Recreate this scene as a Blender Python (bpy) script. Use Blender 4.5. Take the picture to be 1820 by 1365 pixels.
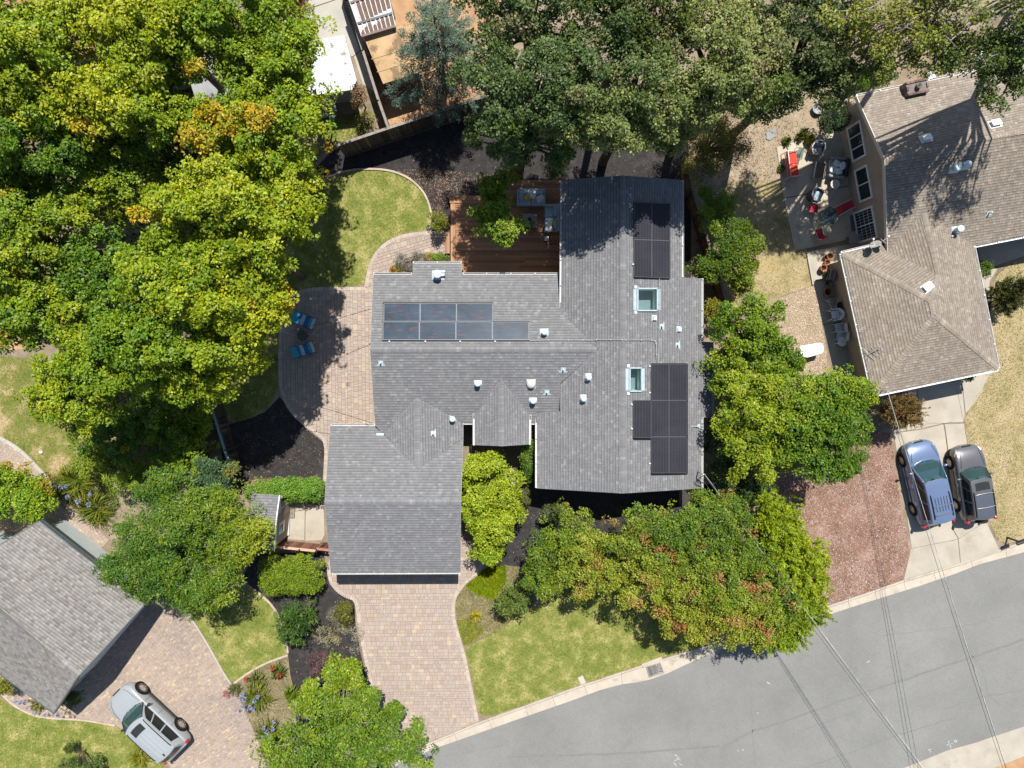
import bpy, math, random
import numpy as np
from mathutils import Vector, Matrix, Euler
from mathutils.geometry import tessellate_polygon

for o in list(bpy.data.objects):
    bpy.data.objects.remove(o)
S = bpy.context.scene
C = S.collection

# ------------------------------------------------------------------ camera, sky, sun, exposure
CAM_H = 40.0
FPX = 24.0 / 36.0 * 1820.0
CAM_ROT = Euler((-math.atan(52.5 / FPX), -math.atan(25.0 / FPX), 0.0), 'XYZ')
cam_data = bpy.data.cameras.new('camera')
cam_data.lens = 24.0
cam_data.sensor_width = 36.0
cam_data.clip_end = 600.0
cam = bpy.data.objects.new('camera', cam_data)
cam.location = (0, 0, CAM_H)
cam.rotation_euler = CAM_ROT
C.objects.link(cam)
S.camera = cam

SUN_EL = math.radians(60.5)
SUN_AZ_VEC = Vector((0.20, 1.0))           # towards the sun, in plan
SUN_AZ = math.atan2(SUN_AZ_VEC.x, SUN_AZ_VEC.y)
world = bpy.data.worlds.new('World')
S.world = world
world.use_nodes = True
wn = world.node_tree
bg = wn.nodes['Background']
sky = wn.nodes.new('ShaderNodeTexSky')
sky.sky_type = 'NISHITA'
sky.sun_disc = False
sky.sun_elevation = SUN_EL
sky.sun_rotation = SUN_AZ
sky.air_density = 1.0
sky.dust_density = 0.6
wn.links.new(sky.outputs['Color'], bg.inputs['Color'])
bg.inputs['Strength'].default_value = 0.08
sun_data = bpy.data.lights.new('sun', 'SUN')
sun_data.energy = 5.0
sun_data.angle = math.radians(0.53)
sun_data.color = (1.0, 0.955, 0.89)
sun = bpy.data.objects.new('sun', sun_data)
sd = Vector((-SUN_AZ_VEC.x, -SUN_AZ_VEC.y, 0)).normalized() * math.cos(SUN_EL) + Vector((0, 0, -math.sin(SUN_EL)))
sun.rotation_euler = sd.to_track_quat('-Z', 'Y').to_euler()
sun.location = (0, 30, 60)
C.objects.link(sun)
vs = S.view_settings
vs.view_transform = 'Standard'
vs.look = 'None'
vs.gamma = 1.0
vs.use_curve_mapping = False
vs.exposure = 0.74
try:
    S.cycles.max_bounces = 6
    S.cycles.transparent_max_bounces = 8
except Exception:
    pass

# ------------------------------------------------------------------ placing: photo point at a height -> place in the world
_R = CAM_ROT.to_matrix()


def P(px, py, z=0.0):
    d = _R @ Vector(((px - 910.0) / FPX, -(py - 682.5) / FPX, -1.0))
    t = (z - CAM_H) / d.z
    return Vector((d.x * t, d.y * t, z))


def Pxy(px, py, z=0.0):
    v = P(px, py, z)
    return (v.x, v.y)


# ------------------------------------------------------------------ materials
def lin(c):
    return tuple(((x / 255.0) / 12.92 if x / 255.0 < 0.04045 else ((x / 255.0 + 0.055) / 1.055) ** 2.4) for x in c)


def _base(name, rough=0.8, spec=0.3):
    m = bpy.data.materials.new(name)
    m.use_nodes = True
    nt = m.node_tree
    b = nt.nodes['Principled BSDF']
    b.inputs['Roughness'].default_value = rough
    b.inputs['Specular IOR Level'].default_value = spec
    return m, nt, b


def ramp(nt, stops, interp='LINEAR'):
    r = nt.nodes.new('ShaderNodeValToRGB')
    r.color_ramp.interpolation = interp
    e = r.color_ramp.elements
    e[0].position = stops[0][0]
    e[0].color = (*stops[0][1], 1)
    e[1].position = stops[-1][0]
    e[1].color = (*stops[-1][1], 1)
    for p, c in stops[1:-1]:
        k = e.new(p)
        k.color = (*c, 1)
    return r


def noise_node(nt, scale, detail=4, rough=0.55, vec=None, dist=0.0):
    n = nt.nodes.new('ShaderNodeTexNoise')
    n.inputs['Scale'].default_value = scale
    n.inputs['Detail'].default_value = detail
    n.inputs['Roughness'].default_value = rough
    n.inputs['Distortion'].default_value = dist
    if vec is not None:
        nt.links.new(vec, n.inputs['Vector'])
    return n


def mixc(nt, a, b, fac, mode='MIX'):
    m = nt.nodes.new('ShaderNodeMix')
    m.data_type = 'RGBA'
    m.blend_type = mode
    for sock, val in ((m.inputs[6], a), (m.inputs[7], b)):
        if isinstance(val, tuple):
            sock.default_value = (*val, 1) if len(val) == 3 else val
        else:
            nt.links.new(val, sock)
    if isinstance(fac, (int, float)):
        m.inputs[0].default_value = fac
    else:
        nt.links.new(fac, m.inputs[0])
    return m.outputs[2]


def mat_noise(name, stops, scale=2.0, detail=6, rough=0.85, spec=0.25, bump=0.0, bscale=60.0,
              fine=None, fscale=40.0, ffac=0.5, nrough=0.6, stain=None, sscale=0.4, slo=0.5, shi=0.7, coords='world'):
    """colour ramp over noise, multiplied by a finer ramp, with optional stains"""
    m, nt, b = _base(name, rough, spec)
    if coords == 'world':
        vec = nt.nodes.new('ShaderNodeNewGeometry').outputs['Position']
    else:
        vec = nt.nodes.new('ShaderNodeTexCoord').outputs['Object']
    n = noise_node(nt, scale, detail, nrough, vec)
    r = ramp(nt, stops)
    nt.links.new(n.outputs['Fac'], r.inputs['Fac'])
    col = r.outputs['Color']
    if fine:
        n2 = noise_node(nt, fscale, 3, 0.6, vec)
        r2 = ramp(nt, fine)
        nt.links.new(n2.outputs['Fac'], r2.inputs['Fac'])
        col = mixc(nt, col, r2.outputs['Color'], ffac, 'MULTIPLY')
    if stain:
        n3 = noise_node(nt, sscale, 5, 0.6, vec, 0.4)
        r3 = ramp(nt, [(slo, (0, 0, 0)), (shi, (1, 1, 1))])
        nt.links.new(n3.outputs['Fac'], r3.inputs['Fac'])
        col = mixc(nt, col, stain, r3.outputs['Color'])
    nt.links.new(col, b.inputs['Base Color'])
    if bump:
        n4 = noise_node(nt, bscale, 4, 0.6, vec)
        bp = nt.nodes.new('ShaderNodeBump')
        bp.inputs['Strength'].default_value = bump
        bp.inputs['Distance'].default_value = 0.02
        nt.links.new(n4.outputs['Fac'], bp.inputs['Height'])
        nt.links.new(bp.outputs['Normal'], b.inputs['Normal'])
    return m


def mat_plain(name, col, rough=0.5, spec=0.4, metal=0.0, coat=0.0, vary=0.12, vscale=6.0):
    """paint, plastic or metal with slight wear"""
    m, nt, b = _base(name, rough, spec)
    b.inputs['Metallic'].default_value = metal
    b.inputs['Coat Weight'].default_value = coat
    b.inputs['Coat Roughness'].default_value = 0.06
    vec = nt.nodes.new('ShaderNodeTexCoord').outputs['Object']
    n = noise_node(nt, vscale, 5, 0.6, vec)
    lo = tuple(c * (1 - vary) for c in col)
    hi = tuple(min(1, c * (1 + vary)) for c in col)
    r = ramp(nt, [(0.3, lo), (0.7, hi)])
    nt.links.new(n.outputs['Fac'], r.inputs['Fac'])
    nt.links.new(r.outputs['Color'], b.inputs['Base Color'])
    return m


def mat_pieces(name, stops, rough=0.85, spec=0.2, per='island', grain=0.25, gscale=30.0, bump=0.1, stretch=None, tint=None, tscale=0.25, interp='LINEAR'):
    """each piece its own tone: random per island (joined pieces) or per object (single pieces)"""
    m, nt, b = _base(name, rough, spec)
    geo = nt.nodes.new('ShaderNodeNewGeometry')
    if per == 'island':
        rnd = geo.outputs['Random Per Island']
    else:
        rnd = nt.nodes.new('ShaderNodeObjectInfo').outputs['Random']
    r = ramp(nt, stops, interp)
    nt.links.new(rnd, r.inputs['Fac'])
    col = r.outputs['Color']
    vec = geo.outputs['Position']
    if stretch:
        mp = nt.nodes.new('ShaderNodeMapping')
        mp.inputs['Scale'].default_value = stretch
        nt.links.new(vec, mp.inputs['Vector'])
        gvec = mp.outputs['Vector']
    else:
        gvec = vec
    n = noise_node(nt, gscale, 4, 0.6, gvec)
    r2 = ramp(nt, [(0.25, (1 - grain,) * 3), (0.75, (1 + grain * 0.6,) * 3)])
    nt.links.new(n.outputs['Fac'], r2.inputs['Fac'])
    col = mixc(nt, col, r2.outputs['Color'], 1.0, 'MULTIPLY')
    if tint:
        n3 = noise_node(nt, tscale, 4, 0.6, vec)
        r3 = ramp(nt, [(0.35, tint[0]), (0.68, tint[1])])
        nt.links.new(n3.outputs['Fac'], r3.inputs['Fac'])
        col = mixc(nt, col, r3.outputs['Color'], 1.0, 'MULTIPLY')
    nt.links.new(col, b.inputs['Base Color'])
    if bump:
        bp = nt.nodes.new('ShaderNodeBump')
        bp.inputs['Strength'].default_value = bump
        bp.inputs['Distance'].default_value = 0.01
        nt.links.new(n.outputs['Fac'], bp.inputs['Height'])
        nt.links.new(bp.outputs['Normal'], b.inputs['Normal'])
    return m


def mat_leaf(name, trans=0.3, rough=0.5, spec=0.35):
    """leaf colour from the attribute 'tone' (hue of each leaf), partly translucent"""
    m, nt, b = _base(name, rough, spec)
    a = nt.nodes.new('ShaderNodeAttribute')
    a.attribute_name = 'tone'
    nt.links.new(a.outputs['Color'], b.inputs['Base Color'])
    if trans > 0:
        t = nt.nodes.new('ShaderNodeBsdfTranslucent')
        nt.links.new(a.outputs['Color'], t.inputs['Color'])
        mx = nt.nodes.new('ShaderNodeMixShader')
        mx.inputs[0].default_value = trans
        nt.links.new(b.outputs[0], mx.inputs[1])
        nt.links.new(t.outputs[0], mx.inputs[2])
        nt.links.new(mx.outputs[0], nt.nodes['Material Output'].inputs['Surface'])
    return m


def mat_glass(name, col, alpha=0.35, rough=0.03):
    """tinted glass: reflects, lets part of what lies behind show"""
    m, nt, b = _base(name, rough, 0.5)
    b.inputs['Base Color'].default_value = (*col, 1)
    t = nt.nodes.new('ShaderNodeBsdfTransparent')
    t.inputs['Color'].default_value = (0.75, 0.85, 0.82, 1)
    mx = nt.nodes.new('ShaderNodeMixShader')
    mx.inputs[0].default_value = 1 - alpha
    nt.links.new(b.outputs[0], mx.inputs[1])
    nt.links.new(t.outputs[0], mx.inputs[2])
    nt.links.new(mx.outputs[0], nt.nodes['Material Output'].inputs['Surface'])
    return m


# ------------------------------------------------------------------ mesh building
class MB:
    def __init__(self):
        self.v = []
        self.f = []

    def add(self, vs_, fs):
        o = len(self.v)
        self.v.extend([tuple(x) for x in vs_])
        self.f.extend([tuple(i + o for i in f) for f in fs])
        return self

    def box(self, c, s, rz=0.0, M=None):
        x, y, z = s[0] / 2, s[1] / 2, s[2] / 2
        pts = [Vector(p) for p in ((-x, -y, -z), (x, -y, -z), (x, y, -z), (-x, y, -z), (-x, -y, z), (x, -y, z), (x, y, z), (-x, y, z))]
        if M is not None:
            pts = [M @ p for p in pts]
        elif rz:
            R = Matrix.Rotation(rz, 3, 'Z')
            pts = [R @ p for p in pts]
        pts = [p + Vector(c) for p in pts]
        return self.add(pts, [(0, 3, 2, 1), (4, 5, 6, 7), (0, 1, 5, 4), (1, 2, 6, 5), (2, 3, 7, 6), (3, 0, 4, 7)])

    def bar(self, a, b, w, h, up=(0, 0, 1)):
        """box from a to b, w across, h along up"""
        a, b = Vector(a), Vector(b)
        d = (b - a)
        L = d.length
        if L < 1e-6:
            return self
        d /= L
        u = Vector(up)
        s = d.cross(u)
        if s.length < 1e-4:
            s = d.cross(Vector((1, 0, 0)))
        s.normalize()
        u = s.cross(d)
        M = Matrix((d, s, u)).transposed()
        return self.box((a + b) / 2, (L, w, h), M=M)

    def tube(self, pts, radii, n=8, cap=True):
        pts = [Vector(p) for p in pts]
        if isinstance(radii, (int, float)):
            radii = [radii] * len(pts)
        rings = []
        ref = Vector((0.31, 0.17, 0.93))
        for i, p in enumerate(pts):
            d = (pts[min(i + 1, len(pts) - 1)] - pts[max(i - 1, 0)]).normalized()
            s = d.cross(ref)
            if s.length < 1e-3:
                s = d.cross(Vector((1, 0, 0)))
            s.normalize()
            t = d.cross(s)
            rings.append([p + (s * math.cos(k * 2 * math.pi / n) + t * math.sin(k * 2 * math.pi / n)) * radii[i] for k in range(n)])
        vs_ = [q for r in rings for q in r]
        fs = []
        for i in range(len(pts) - 1):
            for k in range(n):
                a = i * n + k
                b = i * n + (k + 1) % n
                fs.append((a, b, b + n, a + n))
        if cap:
            fs.append(tuple(range(n - 1, -1, -1)))
            fs.append(tuple((len(pts) - 1) * n + k for k in range(n)))
        return self.add(vs_, fs)

    def lathe(self, prof, c=(0, 0, 0), n=16, M=None):
        """prof: (radius, z) pairs, turned about z"""
        vs_, fs = [], []
        for r, z in prof:
            for k in range(n):
                a = k * 2 * math.pi / n
                p = Vector((r * math.cos(a), r * math.sin(a), z))
                if M is not None:
                    p = M @ p
                vs_.append(p + Vector(c))
        for i in range(len(prof) - 1):
            for k in range(n):
                a = i * n + k
                b = i * n + (k + 1) % n
                fs.append((a, b, b + n, a + n))
        if prof[0][0] > 1e-6:
            fs.append(tuple(range(n - 1, -1, -1)))
        if prof[-1][0] > 1e-6:
            fs.append(tuple((len(prof) - 1) * n + k for k in range(n)))
        return self.add(vs_, fs)

    def prism(self, poly, z0, z1):
        """poly: list of (x, y) -> closed solid"""
        n = len(poly)
        a = sum(poly[i][0] * poly[(i + 1) % n][1] - poly[(i + 1) % n][0] * poly[i][1] for i in range(n))
        if a < 0:
            poly = poly[::-1]
        vs_ = [(x, y, z0) for x, y in poly] + [(x, y, z1) for x, y in poly]
        fs = [(i, (i + 1) % n, (i + 1) % n + n, i + n) for i in range(n)]
        tris = tessellate_polygon([[Vector((x, y, 0)) for x, y in poly]])
        for t in tris:
            t = tuple(t)
            q = [poly[k] for k in t]
            ar = (q[1][0] - q[0][0]) * (q[2][1] - q[0][1]) - (q[2][0] - q[0][0]) * (q[1][1] - q[0][1])
            if ar < 0:
                t = t[::-1]
            fs.append(tuple(k + n for k in t))
            fs.append(t[::-1])
        return self.add(vs_, fs)

    def build(self, name, mat, parent=None, org=None, smooth=False, mods=None):
        me = bpy.data.meshes.new(name)
        vv = self.v
        if org is not None:
            vv = [(x - org[0], y - org[1], z - org[2]) for x, y, z in vv]
        me.from_pydata(vv, [], self.f)
        me.update()
        if mat is not None:
            me.materials.append(mat)
        if smooth:
            me.polygons.foreach_set('use_smooth', [True] * len(me.polygons))
        o = bpy.data.objects.new(name, me)
        C.objects.link(o)
        if parent is not None:
            o.parent = parent
        return o


def np_mesh(name, V, F, mat, parent=None, tone=None, org=None, smooth=False):
    """V (n,3), F (m,k) with k = 3 or 4, tone (n,3) leaf colours"""
    V = np.asarray(V, dtype=np.float32)
    if org is not None:
        V = V - np.asarray(org, dtype=np.float32)
    F = np.asarray(F, dtype=np.int32)
    k = F.shape[1]
    me = bpy.data.meshes.new(name)
    me.vertices.add(len(V))
    me.vertices.foreach_set('co', V.ravel())
    me.loops.add(F.size)
    me.loops.foreach_set('vertex_index', F.ravel())
    me.polygons.add(len(F))
    me.polygons.foreach_set('loop_start', np.arange(0, F.size, k, dtype=np.int32))
    me.polygons.foreach_set('loop_total', np.full(len(F), k, dtype=np.int32))
    me.update(calc_edges=True)
    if tone is not None:
        ca = me.color_attributes.new('tone', 'FLOAT_COLOR', 'POINT')
        col = np.ones((len(V), 4), dtype=np.float32)
        col[:, :3] = tone
        ca.data.foreach_set('color', col.ravel())
    if smooth:
        me.polygons.foreach_set('use_smooth', np.ones(len(F), dtype=bool))
    me.materials.append(mat)
    o = bpy.data.objects.new(name, me)
    C.objects.link(o)
    if parent is not None:
        o.parent = parent
    return o


def tag(o, label=None, cat=None, group=None, kind=None):
    if label:
        o['label'] = label
    if cat:
        o['category'] = cat
    if group:
        o['group'] = group
    if kind:
        o['kind'] = kind
    return o


def thing(name, label, cat, loc=(0, 0, 0), rz=0.0, group=None):
    o = bpy.data.objects.new(name, None)
    o.empty_display_size = 0.2
    C.objects.link(o)
    o.location = loc
    o.rotation_euler = (0, 0, rz)
    return tag(o, label, cat, group)


def copy_thing(root, loc, rz, label=None, group=None, scale=None):
    r = root.copy()
    C.objects.link(r)
    r.location = loc
    r.rotation_euler = (0, 0, rz)
    if scale:
        r.scale = scale
    if label:
        r['label'] = label
    if group:
        r['group'] = group
    for ch in list(root.children):
        c = ch.copy()
        C.objects.link(c)
        c.parent = r
        for g in list(ch.children):
            d = g.copy()
            C.objects.link(d)
            d.parent = c
    return r


def struct(o, kind='structure'):
    o['kind'] = kind
    return o


def poly_w(pts, z=0.0):
    return [Pxy(x, y, z) for x, y in pts]


def in_poly(pts, poly):
    """vectorised point in polygon; pts (n,2)"""
    x, y = pts[:, 0], pts[:, 1]
    inside = np.zeros(len(pts), dtype=bool)
    n = len(poly)
    for i in range(n):
        x0, y0 = poly[i]
        x1, y1 = poly[(i + 1) % n]
        if y0 == y1:
            continue
        c = ((y0 > y) != (y1 > y)) & (x < (x1 - x0) * (y - y0) / (y1 - y0) + x0)
        inside ^= c
    return inside


def scatter(poly, n, rng):
    a = np.array(poly)
    lo, hi = a.min(0), a.max(0)
    pts = rng.random((n, 2)) * (hi - lo) + lo
    return pts[in_poly(pts, poly)]


def smooth_poly(pts, it=2):
    """Chaikin rounding of a closed outline"""
    for _ in range(it):
        q = []
        n = len(pts)
        for i in range(n):
            a, b = pts[i], pts[(i + 1) % n]
            q.append((a[0] * .75 + b[0] * .25, a[1] * .75 + b[1] * .25))
            q.append((a[0] * .25 + b[0] * .75, a[1] * .25 + b[1] * .75))
        pts = q
    return pts


def smooth_line(pts, it=2):
    for _ in range(it):
        q = [pts[0]]
        for i in range(len(pts) - 1):
            a, b = pts[i], pts[i + 1]
            q.append((a[0] * .75 + b[0] * .25, a[1] * .75 + b[1] * .25))
            q.append((a[0] * .25 + b[0] * .75, a[1] * .25 + b[1] * .75))
        q.append(pts[-1])
        pts = q
    return pts


def sheet(name, poly, z, mat, kind='structure', thick=0.0):
    """a flat piece of ground from a world outline"""
    mb = MB()
    mb.prism(poly, z - max(thick, 0.003), z)
    o = mb.build(name, mat)
    o['kind'] = kind
    return o


def blades(name, poly, n, h, w, cols, rng, z=0.0, mat=None, lean=0.7, parent=None, org=None, mask=None):
    """short grass: n tapered blades scattered in poly"""
    pts = scatter(poly, n, rng)
    if mask is not None:
        pts = pts[mask(pts)]
    m = len(pts)
    if m == 0:
        return None
    ang = rng.random(m) * 2 * np.pi
    hh = h * (0.6 + 0.8 * rng.random(m))
    ln = lean * hh * rng.random(m)
    la = rng.random(m) * 2 * np.pi
    dx, dy = np.cos(ang) * w / 2, np.sin(ang) * w / 2
    V = np.zeros((m, 3, 3))
    V[:, 0] = np.stack([pts[:, 0] - dx, pts[:, 1] - dy, np.full(m, z)], 1)
    V[:, 1] = np.stack([pts[:, 0] + dx, pts[:, 1] + dy, np.full(m, z)], 1)
    V[:, 2] = np.stack([pts[:, 0] + np.cos(la) * ln, pts[:, 1] + np.sin(la) * ln, z + hh], 1)
    cols = np.array(cols)
    # tone patches by place plus chance
    fx = np.sin(pts[:, 0] * 1.3 + 0.6 * np.sin(pts[:, 1] * 0.9)) * np.sin(pts[:, 1] * 1.1 + 1.7 * np.sin(pts[:, 0] * 0.53)) * 0.5 + 0.5
    t = np.clip(fx * 0.65 + rng.normal(0, 0.22, m) + 0.15, 0, 0.999) * (len(cols) - 1)
    i = t.astype(int)
    f = (t - i)[:, None]
    c = cols[i] * (1 - f) + cols[i + 1] * f
    c = c * (0.75 + 0.5 * rng.random((m, 1)))
    tone = np.repeat(c, 3, axis=0)
    F = np.arange(m * 3).reshape(m, 3)
    o = np_mesh(name, V.reshape(-1, 3), F, mat, parent, tone, org)
    o['kind'] = 'stuff'
    return o


def chips(name, poly, n, size, cols, rng, z, mat, tilt=0.5, asp=0.5):
    """loose flat chips, bark or fallen leaves lying on the ground"""
    pts = scatter(poly, n, rng)
    den = 0.5 + 0.5 * np.sin(pts[:, 0] * 1.9 + 1.3 * np.sin(pts[:, 1] * 1.4)) * np.sin(pts[:, 1] * 2.1 + 1.7 * np.sin(pts[:, 0] * 0.9))
    pts = pts[rng.random(len(pts)) < 0.35 + 0.75 * den]
    m = len(pts)
    a = rng.random(m) * 2 * np.pi
    s = size * (0.5 + rng.random(m))
    u = np.stack([np.cos(a), np.sin(a), rng.normal(0, tilt * .5, m)], 1) * s[:, None] / 2
    v = np.stack([-np.sin(a), np.cos(a), rng.normal(0, tilt, m)], 1) * s[:, None] / 2 * asp
    c0 = np.stack([pts[:, 0], pts[:, 1], z + 0.012 + 0.5 * (np.abs(u[:, 2]) + np.abs(v[:, 2]))], 1)
    V = np.stack([c0 - u - v, c0 + u - v, c0 + u + v, c0 - u + v], 1).reshape(-1, 3)
    cols = np.array(cols)
    c = cols[rng.integers(0, len(cols), m)] * (0.75 + 0.5 * rng.random((m, 1)))
    o = np_mesh(name, V, np.arange(m * 4).reshape(m, 4), mat, None, np.repeat(c, 4, 0))
    o['kind'] = 'stuff'
    return o
# ------------------------------------------------------------------ materials of the setting
M = {}
M['ground'] = mat_noise('dry_ground', [(0.3, (0.16, 0.115, 0.07)), (0.7, (0.27, 0.20, 0.13))], 0.7, 8, fine=[(0.3, (0.6, 0.6, 0.6)), (0.7, (1.1, 1.1, 1.1))], fscale=22, bump=0.4, bscale=25)
M['dirt'] = mat_noise('dirt', [(0.3, (0.15, 0.115, 0.08)), (0.72, (0.30, 0.24, 0.17))], 0.9, 8, fine=[(0.3, (0.6, 0.58, 0.55)), (0.7, (1.15, 1.12, 1.1))], fscale=14, bump=0.5, bscale=22, stain=(0.10, 0.10, 0.05), sscale=0.6, slo=0.55, shi=0.75)
M['orange_dirt'] = mat_noise('packed_earth', [(0.3, (0.27, 0.155, 0.08)), (0.7, (0.42, 0.26, 0.14))], 1.2, 8, fine=[(0.3, (0.7, 0.68, 0.65)), (0.7, (1.1, 1.1, 1.1))], fscale=18, bump=0.4, bscale=20)
M['mulch'] = mat_noise('black_mulch', [(0.3, (0.018, 0.0165, 0.017)), (0.7, (0.042, 0.039, 0.039))], 3.0, 8, rough=0.95, fine=[(0.3, (0.4, 0.4, 0.4)), (0.7, (1.4, 1.35, 1.3))], fscale=45, bump=0.9, bscale=40, stain=(0.07, 0.062, 0.056), sscale=0.5, slo=0.55, shi=0.8)
M['lawn'] = mat_noise('lawn_turf', [(0.3, (0.08, 0.118, 0.018)), (0.5, (0.17, 0.185, 0.042)), (0.68, (0.36, 0.305, 0.135))], 1.1, 12, rough=0.9, fine=[(0.3, (0.5, 0.56, 0.45)), (0.7, (1.2, 1.15, 1.15))], fscale=9, nrough=0.70, ffac=0.8, bump=0.7, bscale=30)
M['patchy'] = mat_noise('worn_turf', [(0.32, (0.075, 0.12, 0.014)), (0.5, (0.16, 0.165, 0.04)), (0.62, (0.38, 0.29, 0.165))], 0.6, 8, rough=0.9, fine=[(0.3, (0.6, 0.6, 0.55)), (0.7, (1.15, 1.1, 1.1))], fscale=10, nrough=0.72, ffac=0.7, bump=0.6, bscale=30)
M['dry_lawn'] = mat_noise('dry_turf', [(0.3, (0.15, 0.14, 0.05)), (0.48, (0.30, 0.245, 0.13)), (0.72, (0.40, 0.315, 0.205))], 0.75, 9, rough=0.9, fine=[(0.3, (0.6, 0.62, 0.5)), (0.7, (1.12, 1.1, 1.1))], fscale=10, nrough=0.72, ffac=0.7, bump=0.6, bscale=28, stain=(0.36, 0.26, 0.08), sscale=0.45, slo=0.60, shi=0.75)
M['cover_soil'] = mat_noise('planting_soil', [(0.3, (0.12, 0.10, 0.05)), (0.7, (0.25, 0.205, 0.125))], 1.6, 8, rough=0.95, fine=[(0.3, (0.5, 0.5, 0.5)), (0.7, (1.2, 1.2, 1.2))], fscale=25, bump=0.6, bscale=30)
M['asphalt'] = mat_noise('asphalt', [(0.3, (0.150, 0.150, 0.143)), (0.7, (0.196, 0.195, 0.185))], 0.22, 10, nrough=0.66, stain=(0.13, 0.132, 0.126), sscale=0.35, slo=0.60, shi=0.85, rough=0.92, spec=0.2, fine=[(0.28, (0.70, 0.70, 0.70)), (0.5, (1.0, 1.0, 1.0)), (0.75, (1.22, 1.22, 1.2))], fscale=28, ffac=0.8, bump=0.35, bscale=70)
M['concrete'] = mat_noise('concrete', [(0.3, (0.285, 0.255, 0.205)), (0.7, (0.375, 0.34, 0.28))], 0.8, 8, rough=0.85, fine=[(0.3, (0.86, 0.86, 0.85)), (0.7, (1.06, 1.06, 1.06))], fscale=20, bump=0.15, bscale=60, stain=(0.24, 0.21, 0.16), sscale=0.9, slo=0.58, shi=0.78)
M['pale_concrete'] = mat_noise('pale_concrete', [(0.3, (0.30, 0.285, 0.245)), (0.7, (0.37, 0.355, 0.315))], 0.8, 8, rough=0.85, fine=[(0.3, (0.88, 0.88, 0.86)), (0.7, (1.05, 1.05, 1.05))], fscale=16, bump=0.15, bscale=60, stain=(0.33, 0.27, 0.17), sscale=0.5, slo=0.55, shi=0.8)
M['curb'] = mat_noise('curb_concrete', [(0.3, (0.345, 0.30, 0.24)), (0.7, (0.43, 0.385, 0.315))], 1.2, 8, rough=0.85, fine=[(0.3, (0.82, 0.82, 0.8)), (0.7, (1.06, 1.06, 1.06))], fscale=22, bump=0.2, bscale=60, stain=(0.26, 0.22, 0.18), sscale=1.3, slo=0.55, shi=0.75)
M['patio_concrete'] = mat_noise('patio_concrete', [(0.3, (0.33, 0.285, 0.21)), (0.7, (0.44, 0.385, 0.29))], 0.9, 8, rough=0.85, fine=[(0.3, (0.8, 0.8, 0.78)), (0.7, (1.06, 1.06, 1.06))], fscale=14, bump=0.15, bscale=50, stain=(0.2, 0.165, 0.12), sscale=1.1, slo=0.56, shi=0.76)
M['joint'] = mat_noise('joint_sand', [(0.3, (0.11, 0.085, 0.065)), (0.7, (0.17, 0.135, 0.105))], 6, 5, rough=0.95)
M['crack'] = mat_noise('tar_line', [(0.3, (0.055, 0.055, 0.05)), (0.7, (0.085, 0.085, 0.08))], 8, 5, rough=0.9)
M['seam'] = mat_noise('faded_seam', [(0.3, (0.135, 0.136, 0.129)), (0.7, (0.163, 0.162, 0.154))], 5, 5, rough=0.9)
M['white_paint'] = mat_noise('chalk_paint', [(0.38, (0.21, 0.21, 0.205)), (0.6, (0.40, 0.40, 0.385))], 9, 5, rough=0.9)
M['paver_one'] = mat_pieces('paver_tone', [(0.0, (0.268, 0.214, 0.182)), (0.25, (0.304, 0.238, 0.195)), (0.5, (0.318, 0.256, 0.214)), (0.72, (0.290, 0.245, 0.217)), (0.92, (0.342, 0.276, 0.217)), (1.0, (0.375, 0.305, 0.225))], per='object', grain=0.16, gscale=14)
M['paver_many'] = mat_pieces('paver_tones', [(0.0, (0.268, 0.214, 0.182)), (0.25, (0.304, 0.238, 0.195)), (0.5, (0.318, 0.256, 0.214)), (0.72, (0.290, 0.245, 0.217)), (0.92, (0.342, 0.276, 0.217)), (1.0, (0.375, 0.305, 0.225))], per='island', grain=0.16, gscale=14)
M['small_paver'] = mat_pieces('small_paver_tones', [(0.0, (0.255, 0.205, 0.172)), (0.3, (0.305, 0.245, 0.20)), (0.6, (0.33, 0.265, 0.215)), (0.85, (0.29, 0.24, 0.205)), (1.0, (0.43, 0.34, 0.225))], per='island', grain=0.14, gscale=12, tint=((0.86, 0.86, 0.88), (1.08, 1.06, 1.02)), tscale=0.35)
M['border_paver'] = mat_pieces('border_paver_tones', [(0.0, (0.31, 0.26, 0.22)), (0.6, (0.36, 0.30, 0.255)), (1.0, (0.40, 0.335, 0.28))], per='island', grain=0.12, gscale=14)
M['edging'] = mat_noise('edging_concrete', [(0.3, (0.30, 0.24, 0.18)), (0.7, (0.43, 0.36, 0.28))], 2, 6, rough=0.9)
M['grass'] = mat_leaf('grass_blade', 0.35, 0.6, 0.2)
M['leaf'] = mat_leaf('leaf', 0.32, 0.5, 0.35)
M['needle'] = mat_leaf('needle', 0.15, 0.6, 0.25)
M['litter'] = mat_leaf('fallen_leaf', 0.0, 0.8, 0.15)
M['chip'] = mat_leaf('bark_chip', 0.0, 0.9, 0.1)

rng = np.random.default_rng(11)

# ------------------------------------------------------------------ ground, street, kerb
CURB_BACK = [(560, 1405), (640, 1372), (773, 1316), (852, 1283), (920, 1259), (1026, 1220), (1142, 1182), (1269, 1144), (1453, 1083), (1537, 1055), (1606, 1031), (1700, 1003), (1820, 962), (2000, 903), (2300, 800)]
ASPHALT_N = [(560, 1421), (650, 1385), (766, 1332), (824, 1312), (920, 1278), (1004, 1249), (1067, 1226), (1104, 1216), (1147, 1210), (1185, 1197), (1221, 1180), (1281, 1153), (1442, 1102), (1544, 1069), (1625, 1044), (1696, 1020), (1739, 1003), (1820, 981), (2000, 922), (2300, 820)]
ASPHALT_S = [(1180, 1530), (1400, 1444), (1634, 1354), (1683, 1334), (1737, 1319), (1763, 1310), (1820, 1291), (2000, 1232), (2300, 1130)]

g = MB()
g.prism([(-150, -150), (150, -150), (150, 150), (-150, 150)], -0.6, -0.16)
struct(g.build('ground', M['ground']))

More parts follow.
